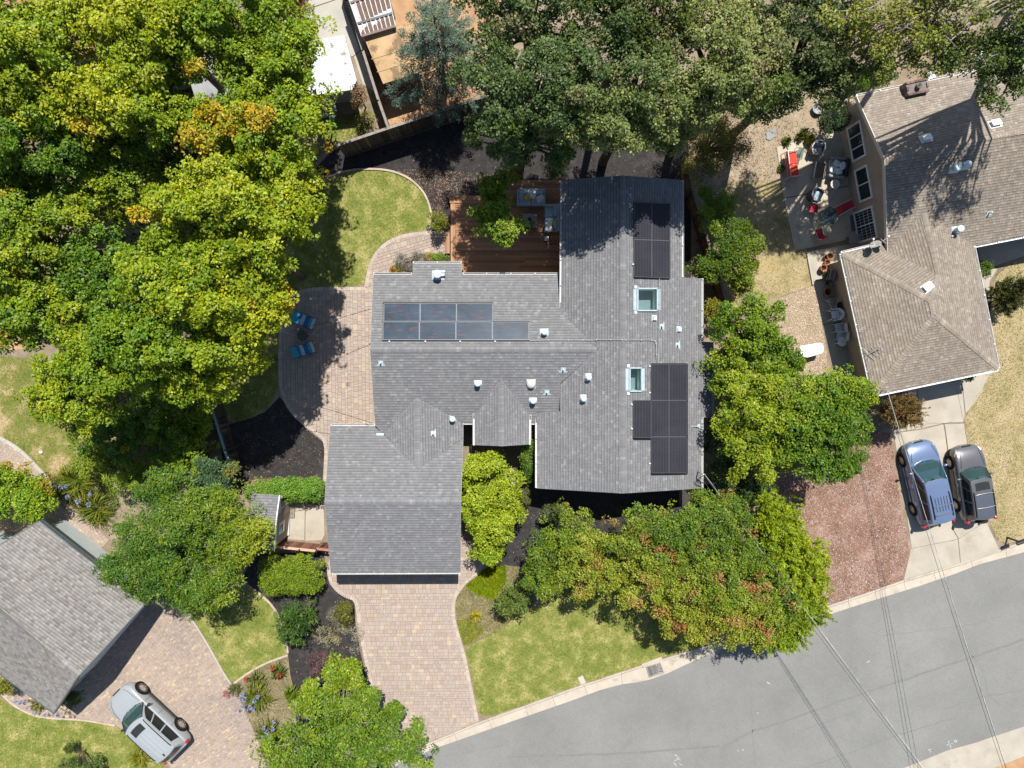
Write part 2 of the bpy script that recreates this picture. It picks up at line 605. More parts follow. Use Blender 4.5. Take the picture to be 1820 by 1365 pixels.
ZS = -0.125
street = sheet('street', [Pxy(x, y, ZS) for x, y in ASPHALT_N + [(2300, 1130)] + ASPHALT_S[::-1][1:] + [(900, 1640), (300, 1640)]], ZS, M['asphalt'], thick=0.03)
gut = [Pxy(x, y, ZS) for x, y in CURB_BACK] + [Pxy(x, y, ZS) for x, y in ASPHALT_N[::-1]]
# gutter pan, split at its joints so that every slab is a piece
gp = struct(bpy.data.objects.new('gutter', None))
C.objects.link(gp)
gp['kind'] = 'structure'


def along(pts, d):
    """point and direction at length d along a polyline"""
    for i in range(len(pts) - 1):
        a, b = Vector(pts[i]), Vector(pts[i + 1])
        L = (b - a).length
        if d <= L or i == len(pts) - 2:
            return a + (b - a) * (d / L), (b - a).normalized()
        d -= L


def line_len(pts):
    return sum((Vector(pts[i + 1]) - Vector(pts[i])).length for i in range(len(pts) - 1))


cb = [Pxy(x, y, 0) for x, y in CURB_BACK]
an = [Pxy(x, y, ZS) for x, y in ASPHALT_N]


def nearest_on(pts, p):
    best = None
    for i in range(len(pts) - 1):
        a, b = Vector(pts[i]), Vector(pts[i + 1])
        t = max(0, min(1, (Vector(p) - a).dot(b - a) / (b - a).length_squared))
        q = a + (b - a) * t
        d = (q - Vector(p)).length
        if best is None or d < best[0]:
            best = (d, q)
    return best[1]


LC = line_len(cb)
d = 0.0
rr = random.Random(5)
while d < LC - 0.5:
    seg = rr.uniform(1.7, 2.4)
    e = min(d + seg, LC)
    ks = [d + 0.008 + (e - d - 0.016) * k / 6 for k in range(7)]
    inner, outer, back = [], [], []
    for k in ks:
        p, t = along(cb, k)
        nrm = Vector((t.y, -t.x))
        inner.append(p + nrm * 0.165)
        back.append(p)
        q = nearest_on(an, p)
        outer.append(q + nrm * 0.01)
    mb = MB()
    mb.prism([tuple(v) for v in inner] + [tuple(v) for v in outer[::-1]], ZS - 0.05, ZS + 0.008)
    mb.build('gutter_slab', M['curb'], gp)
    mb = MB()
    # kerb: sloped face
    n = len(ks)
    prof = [(0.0, -0.2), (0.0, 0.018), (0.10, 0.012), (0.155, -0.03), (0.163, -0.2)]
    vs_, fs = [], []
    for k in ks:
        p, t = along(cb, k)
        nrm = Vector((t.y, -t.x))
        for o_, z_ in prof:
            q = p + nrm * o_
            vs_.append((q.x, q.y, z_))
    m_ = len(prof)
    for i in range(n - 1):
        for j in range(m_ - 1):
            a = i * m_ + j
            fs.append((a, a + m_, a + m_ + 1, a + 1))
    fs.append(tuple(range(m_)))
    fs.append(tuple(range((n - 1) * m_ + m_ - 1, (n - 1) * m_ - 1, -1)))
    mb.add(vs_, fs)
    mb.build('kerb_block', M['curb'], gp)
    d = e

# yard earth north of the kerb
yard = cb + [Pxy(2300, -500), Pxy(-500, -500), Pxy(-500, 1700), Pxy(300, 1700)]
sheet('soil', yard, 0.0, M['dirt'], thick=0.12)

# south verge: concrete apron and dry earth
sheet('south_gutter', [Pxy(x, y, ZS) for x, y in ASPHALT_S + [(2300, 1185), (1820, 1344), (1690, 1395), (1400, 1500)]], ZS + 0.012, M['concrete'], thick=0.05)
sheet('verge', [Pxy(x, y, ZS) for x, y in [(2300, 1185), (1820, 1344), (1690, 1395), (1400, 1500), (1400, 1900), (2300, 1900)]], ZS + 0.03, M['orange_dirt'], thick=0.08)

# road seams, cracks, chalk marks
def strip(pts, w, z, mat, name, kind='structure', parent=None):
    mb = MB()
    ww = [Vector(p) for p in pts]
    L, Rr = [], []
    for i, p in enumerate(ww):
        t = (ww[min(i + 1, len(ww) - 1)] - ww[max(i - 1, 0)]).normalized()
        nrm = Vector((-t.y, t.x))
        k = w * (0.7 + 0.6 * rr.random()) / 2
        L.append(p + nrm * k)
        Rr.append(p - nrm * k)
    n = len(ww)
    vs_ = [(v.x, v.y, z) for v in L] + [(v.x, v.y, z) for v in Rr]
    fs = [(i, n + i, n + i + 1, i + 1) for i in range(n - 1)]
    mb.add(vs_, fs)
    o = mb.build(name, mat, parent)
    o['kind'] = kind
    return o


def wobble(pts, amp, sub=5):
    q = []
    for i in range(len(pts) - 1):
        a, b = Vector(pts[i]), Vector(pts[i + 1])
        nrm = Vector((-(b - a).y, (b - a).x)).normalized()
        for k in range(sub):
            q.append(a + (b - a) * (k / sub) + nrm * rr.gauss(0, amp) * (0 if k == 0 and i == 0 else 1))
    q.append(Vector(pts[-1]))
    return q


for pts, w, mt in [([(900, 1345), (1100, 1340), (1289, 1326), (1330, 1303), (1370, 1290), (1600, 1210), (1730, 1167), (1820, 1137), (1980, 1080)], 0.13, 'seam'),
                   ([(1420, 1300), (1520, 1265)], 0.03, 'seam'),
                   ([(1680, 1260), (1735, 1240), (1800, 1230), (1900, 1200)], 0.05, 'seam'),
                   ([(1430, 1365), (1600, 1305), (1700, 1275)], 0.05, 'seam'),
                   ([(1334, 1200), (1337, 1290), (1342, 1365)], 0.025, 'seam'),
                   ([(1690, 1085), (1712, 1140), (1745, 1190), (1760, 1240), (1790, 1262)], 0.022, 'seam'),
                   ([(1075, 1225), (1110, 1250), (1160, 1245)], 0.02, 'seam'),
                   ([(780, 1345), (870, 1330), (1000, 1300)], 0.02, 'seam'),
                   ([(1570, 1130), (1640, 1120), (1720, 1112), (1780, 1095)], 0.03, 'seam')]:
    strip(wobble([Pxy(x, y, ZS) for x, y in pts], 0.025, 8), w, ZS + 0.006, M[mt], 'road_crack')
# surveyor's chalk: cross with small marks, and scuffs
def stroke(a, b, w=0.05):
    strip([Pxy(*a, ZS), Pxy((a[0] + b[0]) / 2, (a[1] + b[1]) / 2, ZS), Pxy(*b, ZS)], w, ZS + 0.009, M['white_paint'], 'chalk_mark')


for a, b in [((1685, 1317), (1691, 1331)), ((1682, 1324), (1694, 1321)), ((1684, 1318), (1687, 1316)), ((1688, 1331), (1692, 1329)),
             ((1696, 1316), (1699, 1314)), ((1699, 1314), (1701, 1317)), ((1701, 1317), (1697, 1319)), ((1697, 1319), (1696, 1316)),
             ((1648, 1333), (1655, 1331)), ((1651, 1337), (1656, 1335)), ((1653, 1332), (1651, 1339)),
             ((1199, 1341), (1206, 1346)), ((1206, 1346), (1210, 1352)), ((1202, 1347), (1207, 1350)), ((1197, 1355), (1203, 1362)), ((1206, 1356), (1212, 1360)), ((1199, 1352), (1205, 1349)),
             ((1309, 1333), (1313, 1335)), ((1319, 1331), (1321, 1334)), ((1363, 1212), (1370, 1217)), ((1540, 1178), (1546, 1174)), ((1345, 1266), (1348, 1268))]:
    stroke(a, b)

# ------------------------------------------------------------------ pavers
def clip_rect(poly, x0, y0, x1, y1):
    def cut(pts, ins, inter):
        out = []
        for i in range(len(pts)):
            a, b = pts[i - 1], pts[i]
            ia, ib = ins(a), ins(b)
            if ib:
                if not ia:
                    out.append(inter(a, b))
                out.append(b)
            elif ia:
                out.append(inter(a, b))
        return out
    for ax, lim, sg in ((0, x0, 1), (0, x1, -1), (1, y0, 1), (1, y1, -1)):
        if len(poly) < 3:
            return []
        poly = cut(poly, lambda p: sg * (p[ax] - lim) >= 0,
                   lambda a, b: tuple(a[k] + (b[k] - a[k]) * ((lim - a[ax]) / (b[ax] - a[ax])) for k in range(2)))
    return poly


def area(poly):
    n = len(poly)
    return abs(sum(poly[i][0] * poly[(i + 1) % n][1] - poly[(i + 1) % n][0] * poly[i][1] for i in range(n))) / 2


def paver_field(root, poly, z, rot, heights, widths, gap, single, many, n_single, seed, order=None):
    r_ = random.Random(seed)
    ca, sa = math.cos(-rot), math.sin(-rot)
    lp = [(x * ca - y * sa, x * sa + y * ca) for x, y in poly]
    A = np.array(lp)
    (x0, y0), (x1, y1) = A.min(0), A.max(0)
    ca2, sa2 = math.cos(rot), math.sin(rot)
    back = lambda p: (p[0] * ca2 - p[1] * sa2, p[0] * sa2 + p[1] * ca2)
    whole, cut_ = [], []
    y = y0
    rects = []
    while y < y1:
        h = r_.choice(heights)
        x = x0 - r_.random() * 0.3
        while x < x1:
            w = r_.choice(widths)
            rects.append((x + gap / 2, y + gap / 2, x + w - gap / 2, y + h - gap / 2))
            x += w
        y += h
    R4 = np.array(rects)
    ins = np.ones(len(R4), dtype=bool)
    anyin = np.zeros(len(R4), dtype=bool)
    for ix, iy in ((0, 1), (2, 1), (2, 3), (0, 3)):
        k = in_poly(R4[:, [ix, iy]], lp)
        ins &= k
        anyin |= k
    cols_ = []
    stuff = MB()
    full = [tuple(R4[i]) for i in np.nonzero(ins)[0]]
    if order:
        full.sort(key=lambda q: order(*back(((q[0] + q[2]) / 2, (q[1] + q[3]) / 2))))
    else:
        r_.shuffle(full)
    meshes = {}
    for i, q in enumerate(full):
        w, h = q[2] - q[0], q[3] - q[1]
        cx, cy = back(((q[0] + q[2]) / 2, (q[1] + q[3]) / 2))
        dz = r_.uniform(-0.003, 0.003)
        if i < n_single:
            key = (round(w, 3), round(h, 3))
            if key not in meshes:
                mb = MB()
                mb.prism([(-w / 2, -h / 2), (w / 2, -h / 2), (w / 2, h / 2), (-w / 2, h / 2)], -0.03, 0)
                o = mb.build('paver', single, root)
                meshes[key] = o.data
            else:
                o = bpy.data.objects.new('paver', meshes[key])
                C.objects.link(o)
                o.parent = root
            o.location = (cx, cy, z + dz)
            o.rotation_euler = (0, 0, rot)
        else:
            c4 = [back((q[0], q[1])), back((q[2], q[1])), back((q[2], q[3])), back((q[0], q[3]))]
            stuff.add([(a, b, z + dz) for a, b in c4] + [(a, b, z - 0.03) for a, b in c4],
                      [(0, 1, 2, 3), (4, 5, 1, 0), (5, 6, 2, 1), (6, 7, 3, 2), (7, 4, 0, 3)])
    for i in np.nonzero(anyin & ~ins)[0]:
        pc = clip_rect(lp, *R4[i])
        if len(pc) >= 3 and area(pc) > 0.002:
            pc = [back(p) for p in pc]
            try:
                stuff.prism(pc, z - 0.03, z + r_.uniform(-0.003, 0.003))
            except Exception:
                pass
    if stuff.v:
        struct(stuff.build('pavers', many, root), 'stuff')


def border(root, line, w, step, z, mat, name='border_pavers'):
    """soldier course along a world polyline"""
    mb = MB()
    L = line_len(line)
    d_ = 0.0
    while d_ < L - step * 0.5:
        p, t = along(line, d_ + step / 2)
        a = math.atan2(t.y, t.x)
        mb.box((p.x, p.y, z - 0.02 + rr.uniform(-0.002, 0.002)), (step - 0.014, w, 0.04), a)
        d_ += step
    return struct(mb.build(name, mat, root), 'stuff')


DRIVE = [(583, 1000), (584, 1020), (588, 1036), (600, 1050), (615, 1058), (632, 1063), (636, 1110), (646, 1165), (657, 1215), (666, 1262), (680, 1310), (686, 1352), (773, 1314), (851, 1282), (846, 1255), (838, 1215), (828, 1165), (816, 1125), (809, 1100), (808, 1075), (812, 1060), (822, 1045), (838, 1032), (852, 1021), (858, 1008), (862, 985), (862, 960), (800, 960), (600, 960)]
drive_w = poly_w(DRIVE)
drive = sheet('driveway', drive_w, 0.018, M['joint'], thick=0.02)
paver_field(drive, drive_w, 0.045, 0.0, (0.14, 0.21, 0.21, 0.28), (0.14, 0.21, 0.28, 0.28, 0.35), 0.012, M['paver_one'], M['paver_many'], 300, 3, order=lambda x, y: -y if y < -9.9 else 99 - y)
border(drive, [Pxy(*p) for p in smooth_line([(584, 1005), (585, 1022), (590, 1038), (602, 1051), (616, 1060), (634, 1065), (639, 1110), (649, 1165), (660, 1215), (669, 1262), (683, 1310), (689, 1350)])], 0.2, 0.13, 0.055, M['border_paver'])
border(drive, [Pxy(*p) for p in smooth_line([(848, 1280), (843, 1255), (835, 1215), (825, 1165), (813, 1125), (806, 1100), (805, 1075), (809, 1058), (820, 1042), (836, 1029), (850, 1018), (856, 1005), (860, 985)])], 0.2, 0.13, 0.055, M['border_paver'])

PATIO = [(690, 500), (650, 512), (560, 512), (535, 517), (518, 527), (506, 545), (499, 575), (497, 620), (497, 680), (503, 705), (515, 730), (540, 755), (565, 772), (582, 788), (577, 840), (575, 900), (640, 900), (690, 760), (720, 620)]
patio_w = poly_w(PATIO)
patio = sheet('patio', patio_w, 0.018, M['joint'], thick=0.02)
paver_field(patio, patio_w, 0.045, math.pi / 2, (0.14, 0.21, 0.21, 0.28), (0.14, 0.21, 0.28, 0.28, 0.35), 0.012, M['paver_one'], M['paver_many'], 300, 4, order=lambda x, y: -x if x < -6.2 else 50 + x)
border(patio, [Pxy(*p) for p in smooth_line([(650, 513), (560, 513), (536, 518), (519, 528), (507, 546), (500, 575), (498, 620), (498, 680), (504, 705), (516, 729), (541, 754), (566, 771), (581, 786), (578, 840), (576, 890)])], 0.2, 0.13, 0.055, M['border_paver'])

WALK = [(651, 516), (653, 490), (658, 468), (668, 448), (684, 432), (704, 421), (728, 415), (756, 412), (796, 412), (796, 452), (748, 452), (722, 460), (704, 474), (696, 500), (690, 530)]
walk_w = poly_w(WALK)
walk = sheet('garden_path', walk_w, 0.022, M['joint'], thick=0.02)
paver_field(walk, walk_w, 0.049, 0.3, (0.16, 0.24, 0.32), (0.16, 0.24, 0.32, 0.40), 0.013, M['paver_one'], M['paver_many'], 120, 6)
border(walk, [Pxy(*p) for p in smooth_line([(651, 510), (654, 490), (659, 469), (669, 449), (685, 434), (705, 423), (729, 417), (757, 414), (794, 414)])], 0.2, 0.13, 0.058, M['border_paver'])

PORCHWALK = [(842, 800), (842, 875), (855, 890), (885, 880), (905, 860), (922, 835), (932, 820), (935, 780), (905, 770), (860, 770)]
FRONTWALK = [(842, 1000), (858, 1012), (880, 1000), (898, 968), (905, 930), (910, 895), (915, 850), (885, 840), (850, 900)]
fw = poly_w(FRONTWALK)
frontwalk = sheet('front_path', fw, 0.020, M['joint'], thick=0.02)
paver_field(frontwalk, fw, 0.047, 0.1, (0.16, 0.24, 0.32), (0.16, 0.24, 0.32), 0.013, M['paver_one'], M['paver_many'], 60, 8)

LDRIVE = [(262, 1075), (300, 1035), (312, 1062), (328, 1085), (348, 1110), (372, 1148), (396, 1192), (412, 1217), (422, 1232), (438, 1265), (452, 1300), (470, 1345), (480, 1400), (330, 1400), (290, 1345), (205, 1287), (150, 1277), (100, 1275), (60, 1270), (28, 1258), (0, 1232), (-30, 1215), (40, 1130), (150, 1000)]
ldrive_w = poly_w(LDRIVE)
ldrive = sheet('neighbour_driveway', ldrive_w, 0.018, M['joint'], thick=0.02)
paver_field(ldrive, ldrive_w, 0.04, 0.62, (0.105,), (0.21,), 0.007, M['paver_one'], M['small_paver'], 0, 9)
LWALK = [(-20, 760), (20, 790), (45, 808), (85, 852), (70, 880), (120, 905), (150, 918), (180, 945), (195, 960), (170, 985), (115, 935), (60, 905), (20, 860), (-20, 830)]
lw_ = poly_w(LWALK)
lwalk = sheet('neighbour_path', lw_, 0.012, M['joint'], thick=0.01)
paver_field(lwalk, lw_, 0.035, -0.67, (0.105,), (0.21,), 0.008, M['paver_one'], M['small_paver'], 0, 10)

# ------------------------------------------------------------------ lawns, beds, bare earth
GC = [(0.06, 0.11, 0.010), (0.14, 0.18, 0.024), (0.26, 0.26, 0.05), (0.44, 0.37, 0.17)]
GCL = [(0.06, 0.10, 0.012), (0.13, 0.17, 0.022), (0.20, 0.21, 0.035), (0.24, 0.21, 0.07)]
GCB = [(0.045, 0.12, 0.008), (0.11, 0.20, 0.012), (0.20, 0.24, 0.02), (0.33, 0.28, 0.10)]
GCP = [(0.05, 0.09, 0.012), (0.11, 0.15, 0.022), (0.20, 0.18, 0.05), (0.36, 0.27, 0.14)]
GCD = [(0.10, 0.13, 0.02), (0.22, 0.20, 0.06), (0.36, 0.29, 0.14), (0.46, 0.37, 0.23)]


def lawn(name, px, mat, cols, dens, seed, h=0.05, z=0.010):
    w = poly_w(smooth_poly(px, 2))
    o = sheet(name, w, z, M[mat])
    A = np.array(w)
    bb = A.max(0) - A.min(0)
    # ragged rim: tufts leaning over the edge
    wob = [(x + 0.10 * math.sin(7.3 * x + 5.1 * y + 1.7 * seed), y + 0.10 * math.sin(6.1 * x - 8.7 * y)) for x, y in w]
    cen = A.mean(0)
    wob = [(x + (x - cen[0]) / max(1, math.hypot(x - cen[0], y - cen[1])) * 0.05, y + (y - cen[1]) / max(1, math.hypot(x - cen[0], y - cen[1])) * 0.05) for x, y in wob]
    b = blades('grass', wob, int(dens * 1.6 * bb[0] * bb[1]), h, 0.034, cols, np.random.default_rng(seed), z, M['grass'])
    return o


lawn('back_lawn', [(580, 318), (612, 306), (650, 302), (690, 304), (722, 315), (745, 333), (760, 355), (768, 385), (764, 402), (752, 411), (726, 413), (702, 420), (682, 431), (666, 448), (655, 470), (651, 511), (560, 511), (530, 517), (512, 532), (500, 560), (495, 620), (496, 690), (470, 735), (420, 752), (380, 740), (370, 620), (450, 450), (540, 340)], 'lawn', GC, 140, 1)
FRONT_LAWN = [(853, 1279), (845, 1240), (838, 1200), (830, 1170), (826, 1150), (850, 1140), (885, 1122), (912, 1100), (950, 1080), (990, 1050), (1050, 1030), (1150, 1040), (1290, 1060), (1330, 1110), (1266, 1143), (1180, 1168), (1142, 1181), (1026, 1218), (920, 1257)]
lawn('front_lawn', FRONT_LAWN, 'lawn', GC, 140, 2)
lawn('side_lawn', [(335, 1080), (348, 1108), (374, 1150), (398, 1194), (412, 1216), (440, 1195), (470, 1178), (498, 1168), (511, 1158), (507, 1130), (495, 1095), (480, 1070), (455, 1050), (400, 1040), (340, 1050)], 'lawn', GCB, 150, 3)
lawn('corner_lawn', [(-60, 1225), (0, 1240), (30, 1262), (70, 1276), (120, 1280), (180, 1282), (207, 1292), (245, 1320), (300, 1365), (330, 1420), (-60, 1420)], 'lawn', GCB, 150, 4)
lawn('west_lawn', [(-60, 630), (40, 635), (110, 650), (190, 700), (230, 790), (180, 850), (120, 860), (85, 848), (45, 806), (0, 775), (-60, 735)], 'patchy', GCP, 120, 5)
DRY1 = [(1255, 330), (1400, 315), (1420, 400), (1436, 450), (1440, 500), (1446, 508), (1375, 528), (1330, 560), (1290, 540), (1260, 430)]
lawn('dry_side_lawn', DRY1, 'dry_lawn', GCD, 130, 6, 0.05)
DRY2 = [(1820, 455), (1780, 480), (1765, 500), (1760, 560), (1755, 620), (1752, 670), (1735, 710), (1715, 735), (1716, 775), (1735, 850), (1755, 920), (1778, 972), (1830, 952), (1900, 930), (1900, 440)]
lawn('dry_front_lawn', DRY2, 'dry_lawn', GCD, 140, 7, 0.06)
lawn('north_verge_grass', [(575, 240), (592, 212), (640, 196), (668, 200), (664, 225), (620, 248), (590, 258)], 'lawn', GCB, 160, 8, 0.10)

NBED = [(560, 300), (590, 268), (640, 245), (830, 190), (1000, 150), (1215, 150), (1228, 320), (1228, 560), (1215, 620), (1150, 600), (1000, 560), (990, 480), (800, 480), (770, 410), (766, 384), (758, 355), (743, 333), (720, 314), (690, 303), (650, 300), (610, 304), (580, 318)]
sheet('north_bed', poly_w(NBED), 0.006, M['mulch'])
sheet('west_bed', poly_w([(392, 760), (425, 748), (470, 733), (497, 705), (505, 715), (518, 735), (545, 762), (580, 790), (578, 868), (420, 868), (395, 830)]), 0.006, M['mulch'])
sheet('front_bed', poly_w([(430, 1030), (470, 1060), (490, 1082), (505, 1118), (512, 1158), (513, 1200), (520, 1240), (530, 1300), (560, 1400), (690, 1400), (684, 1352), (676, 1310), (662, 1262), (653, 1215), (642, 1165), (632, 1110), (630, 1065), (600, 1053), (586, 1038), (580, 1010), (575, 980), (450, 985)]), 0.006, M['mulch'])
sheet('porch_bed', poly_w([(870, 1015), (885, 985), (905, 930), (912, 860), (935, 790), (960, 790), (1000, 870), (1270, 860), (1300, 960), (1200, 1020), (1000, 1020), (930, 1040), (880, 1040)]), 0.006, M['mulch'])
sheet('east_bed', poly_w([(1240, 500), (1290, 520), (1310, 560), (1300, 700), (1290, 900), (1240, 880), (1260, 740), (1262, 600)]), 0.006, M['dirt'])
COVER = [(812, 1060), (820, 1047), (838, 1033), (860, 1012), (900, 1005), (950, 1010), (960, 1040), (945, 1085), (910, 1102), (884, 1123), (850, 1138), (826, 1148), (818, 1125), (811, 1098), (809, 1075)]
sheet('planting_bed', poly_w(COVER), 0.014, M['cover_soil'])
sheet('flower_bed', poly_w([(412, 1218), (440, 1197), (470, 1180), (500, 1169), (512, 1166), (516, 1200), (528, 1250), (520, 1300), (510, 1400), (482, 1400), (470, 1345), (452, 1300), (438, 1265), (422, 1235)]), 0.010, M['cover_soil'])
BARK = [(1370, 800), (1470, 780), (1540, 765), (1582, 770), (1590, 820), (1600, 890), (1610, 940), (1617, 977), (1606, 1030), (1537, 1054), (1453, 1081), (1430, 1060), (1400, 950)]
bark_w = poly_w(BARK)
M['bark_base'] = mat_noise('bark_ground', [(0.3, (0.13, 0.07, 0.045)), (0.5, (0.22, 0.13, 0.095)), (0.72, (0.34, 0.25, 0.21))], 0.8, 9, rough=0.95, fine=[(0.3, (0.5, 0.45, 0.42)), (0.7, (1.25, 1.2, 1.2))], fscale=18, bump=0.7, bscale=30)
sheet('bark_lot', bark_w, 0.010, M['bark_base'])
chips('bark_chips', bark_w, 52000, 0.048, [(0.17, 0.10, 0.065), (0.22, 0.135, 0.095), (0.29, 0.205, 0.165), (0.34, 0.265, 0.235), (0.25, 0.16, 0.12), (0.38, 0.315, 0.29), (0.20, 0.115, 0.075)], rng, 0.010, M['chip'])
CHIPS2 = [(1385, 530), (1446, 508), (1452, 530), (1462, 580), (1470, 640), (1480, 690), (1440, 700), (1400, 640), (1375, 590)]
M['pale_dirt'] = mat_noise('pale_dirt', [(0.3, (0.21, 0.165, 0.11)), (0.7, (0.34, 0.275, 0.195))], 1.0, 10, nrough=0.7, fine=[(0.3, (0.6, 0.58, 0.55)), (0.7, (1.15, 1.12, 1.1))], fscale=12, bump=0.5, bscale=22)
sheet('wood_chip_bed', poly_w(CHIPS2), 0.010, M['pale_dirt'])
sheet('bare_yard', poly_w([(1225, 140), (1400, 120), (1540, 140), (1500, 230), (1400, 262), (1400, 320), (1255, 330), (1235, 300)]), 0.004, M['pale_dirt'])
chips('wood_chips', poly_w(CHIPS2), 16000, 0.045, [(0.38, 0.28, 0.18), (0.46, 0.37, 0.28), (0.32, 0.21, 0.13), (0.52, 0.46, 0.39), (0.42, 0.31, 0.20)], rng, 0.010, M['chip'])

# fallen leaves on the beds
chips('leaf_litter', poly_w([(690, 303), (760, 300), (880, 310), (880, 340), (800, 355), (770, 390), (745, 333)]), 5200, 0.04, [(0.20, 0.12, 0.07), (0.28, 0.18, 0.10), (0.10, 0.07, 0.05), (0.32, 0.23, 0.15)], rng, 0.008, M['litter'])
chips('leaf_litter', poly_w(NBED[:14] + [(800, 340)]), 5000, 0.045, [(0.14, 0.11, 0.08), (0.22, 0.16, 0.11), (0.08, 0.065, 0.05)], rng, 0.008, M['litter'])
chips('leaf_litter', poly_w([(420, 760), (500, 715), (580, 790), (578, 868), (420, 868)]), 1500, 0.035, [(0.24, 0.15, 0.08), (0.32, 0.23, 0.12), (0.10, 0.07, 0.05)], rng, 0.008, M['litter'])
chips('leaf_litter', poly_w([(480, 1060), (640, 1060), (650, 1200), (560, 1300), (520, 1300), (512, 1150)]), 600, 0.04, [(0.30, 0.19, 0.10), (0.36, 0.26, 0.13)], rng, 0.008, M['litter'])
chips('leaf_litter', poly_w([(905, 890), (960, 890), (960, 1000), (890, 1010)]), 160, 0.035, [(0.30, 0.22, 0.14), (0.4, 0.36, 0.32)], rng, 0.008, M['litter'])
chips('leaf_litter', poly_w([(1215, 150), (1400, 130), (1420, 320), (1255, 330), (1228, 300)]), 6000, 0.05, [(0.26, 0.19, 0.12), (0.32, 0.25, 0.16), (0.17, 0.12, 0.08)], rng, 0.004, M['litter'])

sheet('shade_bed', poly_w([(-80, -80), (560, -80), (590, 230), (560, 320), (420, 480), (400, 760), (240, 800), (180, 640), (60, 600), (-80, 600)]), 0.003, M['cover_soil'])
blades('ivy', poly_w([(-60, -60), (545, -60), (590, 230), (540, 330), (420, 480), (385, 760), (240, 800), (180, 640), (60, 600), (-60, 600)]), 26000, 0.16, 0.10, [(0.02, 0.05, 0.008), (0.045, 0.09, 0.012), (0.08, 0.12, 0.015)], np.random.default_rng(77), 0.004, M['grass'], 1.3)

# concrete lots: right driveway slabs
rd = struct(bpy.data.objects.new('right_driveway', None))
C.objects.link(rd)
rd['kind'] = 'structure'
for px in [[(1560, 700), (1628, 690), (1634, 752), (1636, 762), (1588, 768), (1575, 740)],
           [(1630, 690), (1708, 676), (1714, 735), (1712, 751), (1677, 752), (1638, 761)],
           [(1710, 676), (1760, 660), (1742, 700), (1716, 735)],
           [(1588, 770), (1637, 764), (1677, 754), (1683, 800), (1692, 940), (1702, 958), (1620, 974), (1608, 890)],
           [(1679, 754), (1713, 753), (1720, 800), (1752, 925), (1704, 957), (1694, 940), (1685, 800)],
           [(1619, 975.2), (1702, 959.2), (1706, 1001), (1606, 1030)],
           [(1703.2, 958.2), (1752, 926.2), (1775, 975), (1772, 982), (1707.2, 1001)]]:
    mb = MB()
    mb.prism(poly_w(px), -0.08, 0.022)
    mb.build('slab', M['concrete'], rd)
strip(wobble([Pxy(*p) for p in [(1592, 768), (1620, 764), (1648, 753), (1676, 752), (1712, 750)]], 0.02, 6), 0.016, 0.028, M['crack'], 'crack', parent=rd)
strip(wobble([Pxy(*p) for p in [(1700, 690), (1706, 720), (1713, 752)]], 0.006, 4), 0.014, 0.028, M['crack'], 'crack', parent=rd)
strip(wobble([Pxy(*p) for p in [(1676, 752), (1681, 778), (1684, 800)]], 0.006, 4), 0.014, 0.028, M['crack'], 'crack', parent=rd)

# back patio of the house on the right
rp = struct(bpy.data.objects.new('right_patio', None))
C.objects.link(rp)
rp['kind'] = 'structure'
for px in [[(1380, 262), (1480, 232), (1540, 230), (1556, 320), (1392, 352)],
           [(1393, 354), (1556, 322), (1580, 410), (1412, 446)]]:
    mb = MB()
    mb.prism(poly_w(px), -0.05, 0.055)
    mb.build('slab', M['patio_concrete'], rp)
sw = struct(bpy.data.objects.new('side_walkway', None))
C.objects.link(sw)
sw['kind'] = 'structure'
for px in [[(1434, 448), (1560, 424), (1565, 470), (1446, 500)], [(1446, 502), (1560, 472), (1575, 560), (1462, 576)], [(1462, 578), (1575, 562), (1590, 650), (1480, 660)], [(1480, 662), (1590, 652), (1590, 706), (1490, 710)]]:
    mb = MB()
    mb.prism(poly_w(px), -0.05, 0.03)
    mb.build('slab', M['concrete'], sw)
mb = MB()
mb.bar((*Pxy(1434, 452), 0.06), (*Pxy(1444, 506), 0.06), 0.09, 0.12)
mb.build('edging', M['pale_concrete'], sw)
# path behind the house on the right
bp_ = struct(bpy.data.objects.new('entry_path', None))
C.objects.link(bp_)
bp_['kind'] = 'structure'
for px in [[(1735, 432), (1825, 416), (1830, 452), (1758, 476), (1744, 474)], [(1745, 476), (1772, 478), (1758, 500), (1757, 560), (1753, 640), (1743, 690), (1765, 655), (1740, 480)]]:
    mb = MB()
    mb.prism(poly_w(px), -0.05, 0.03)
    mb.build('slab', M['concrete'], bp_)

# slabs beside the garden shed
sl = struct(bpy.data.objects.new('shed_slabs', None))
C.objects.link(sl)
sl['kind'] = 'structure'
for px in [[(525, 909), (542, 907), (541, 960), (510, 958), (510, 920)], [(525, 894), (542, 896), (542, 905), (525, 908)], [(544, 896), (574, 898), (576, 912), (577, 950), (572, 960), (543, 961)]]:
    mb = MB()
    mb.prism(poly_w(px), -0.05, 0.03)
    mb.build('slab', M['concrete'], sl)

# upper neighbour's yard
nd = struct(bpy.data.objects.new('neighbour_slabs', None))
C.objects.link(nd)
nd['kind'] = 'structure'
for px in [[(540, 20), (606, -2), (640, 90), (628, 100), (560, 115)], [(545, -40), (595, -60), (606, -4), (540, 18)], [(629, 101.5), (641, 91.5), (668, 165), (645, 150)]]:
    mb = MB()
    mb.prism(poly_w(px), -0.05, 0.03)
    mb.build('slab', M['pale_concrete'], nd)
sheet('neighbour_earth', poly_w([(612, -40), (900, -60), (860, 186), (690, 226), (668, 170)]), 0.004, M['orange_dirt'])
chips('leaf_litter', poly_w([(670, 140), (850, 120), (850, 186), (690, 226)]), 2500, 0.06, [(0.40, 0.25, 0.13), (0.5, 0.36, 0.22), (0.25, 0.14, 0.08)], rng, 0.006, M['litter'])
sheet('pale_court', poly_w([(-60, 310), (45, 300), (70, 325), (50, 355), (-60, 365)]), 0.006, M['pale_concrete'])
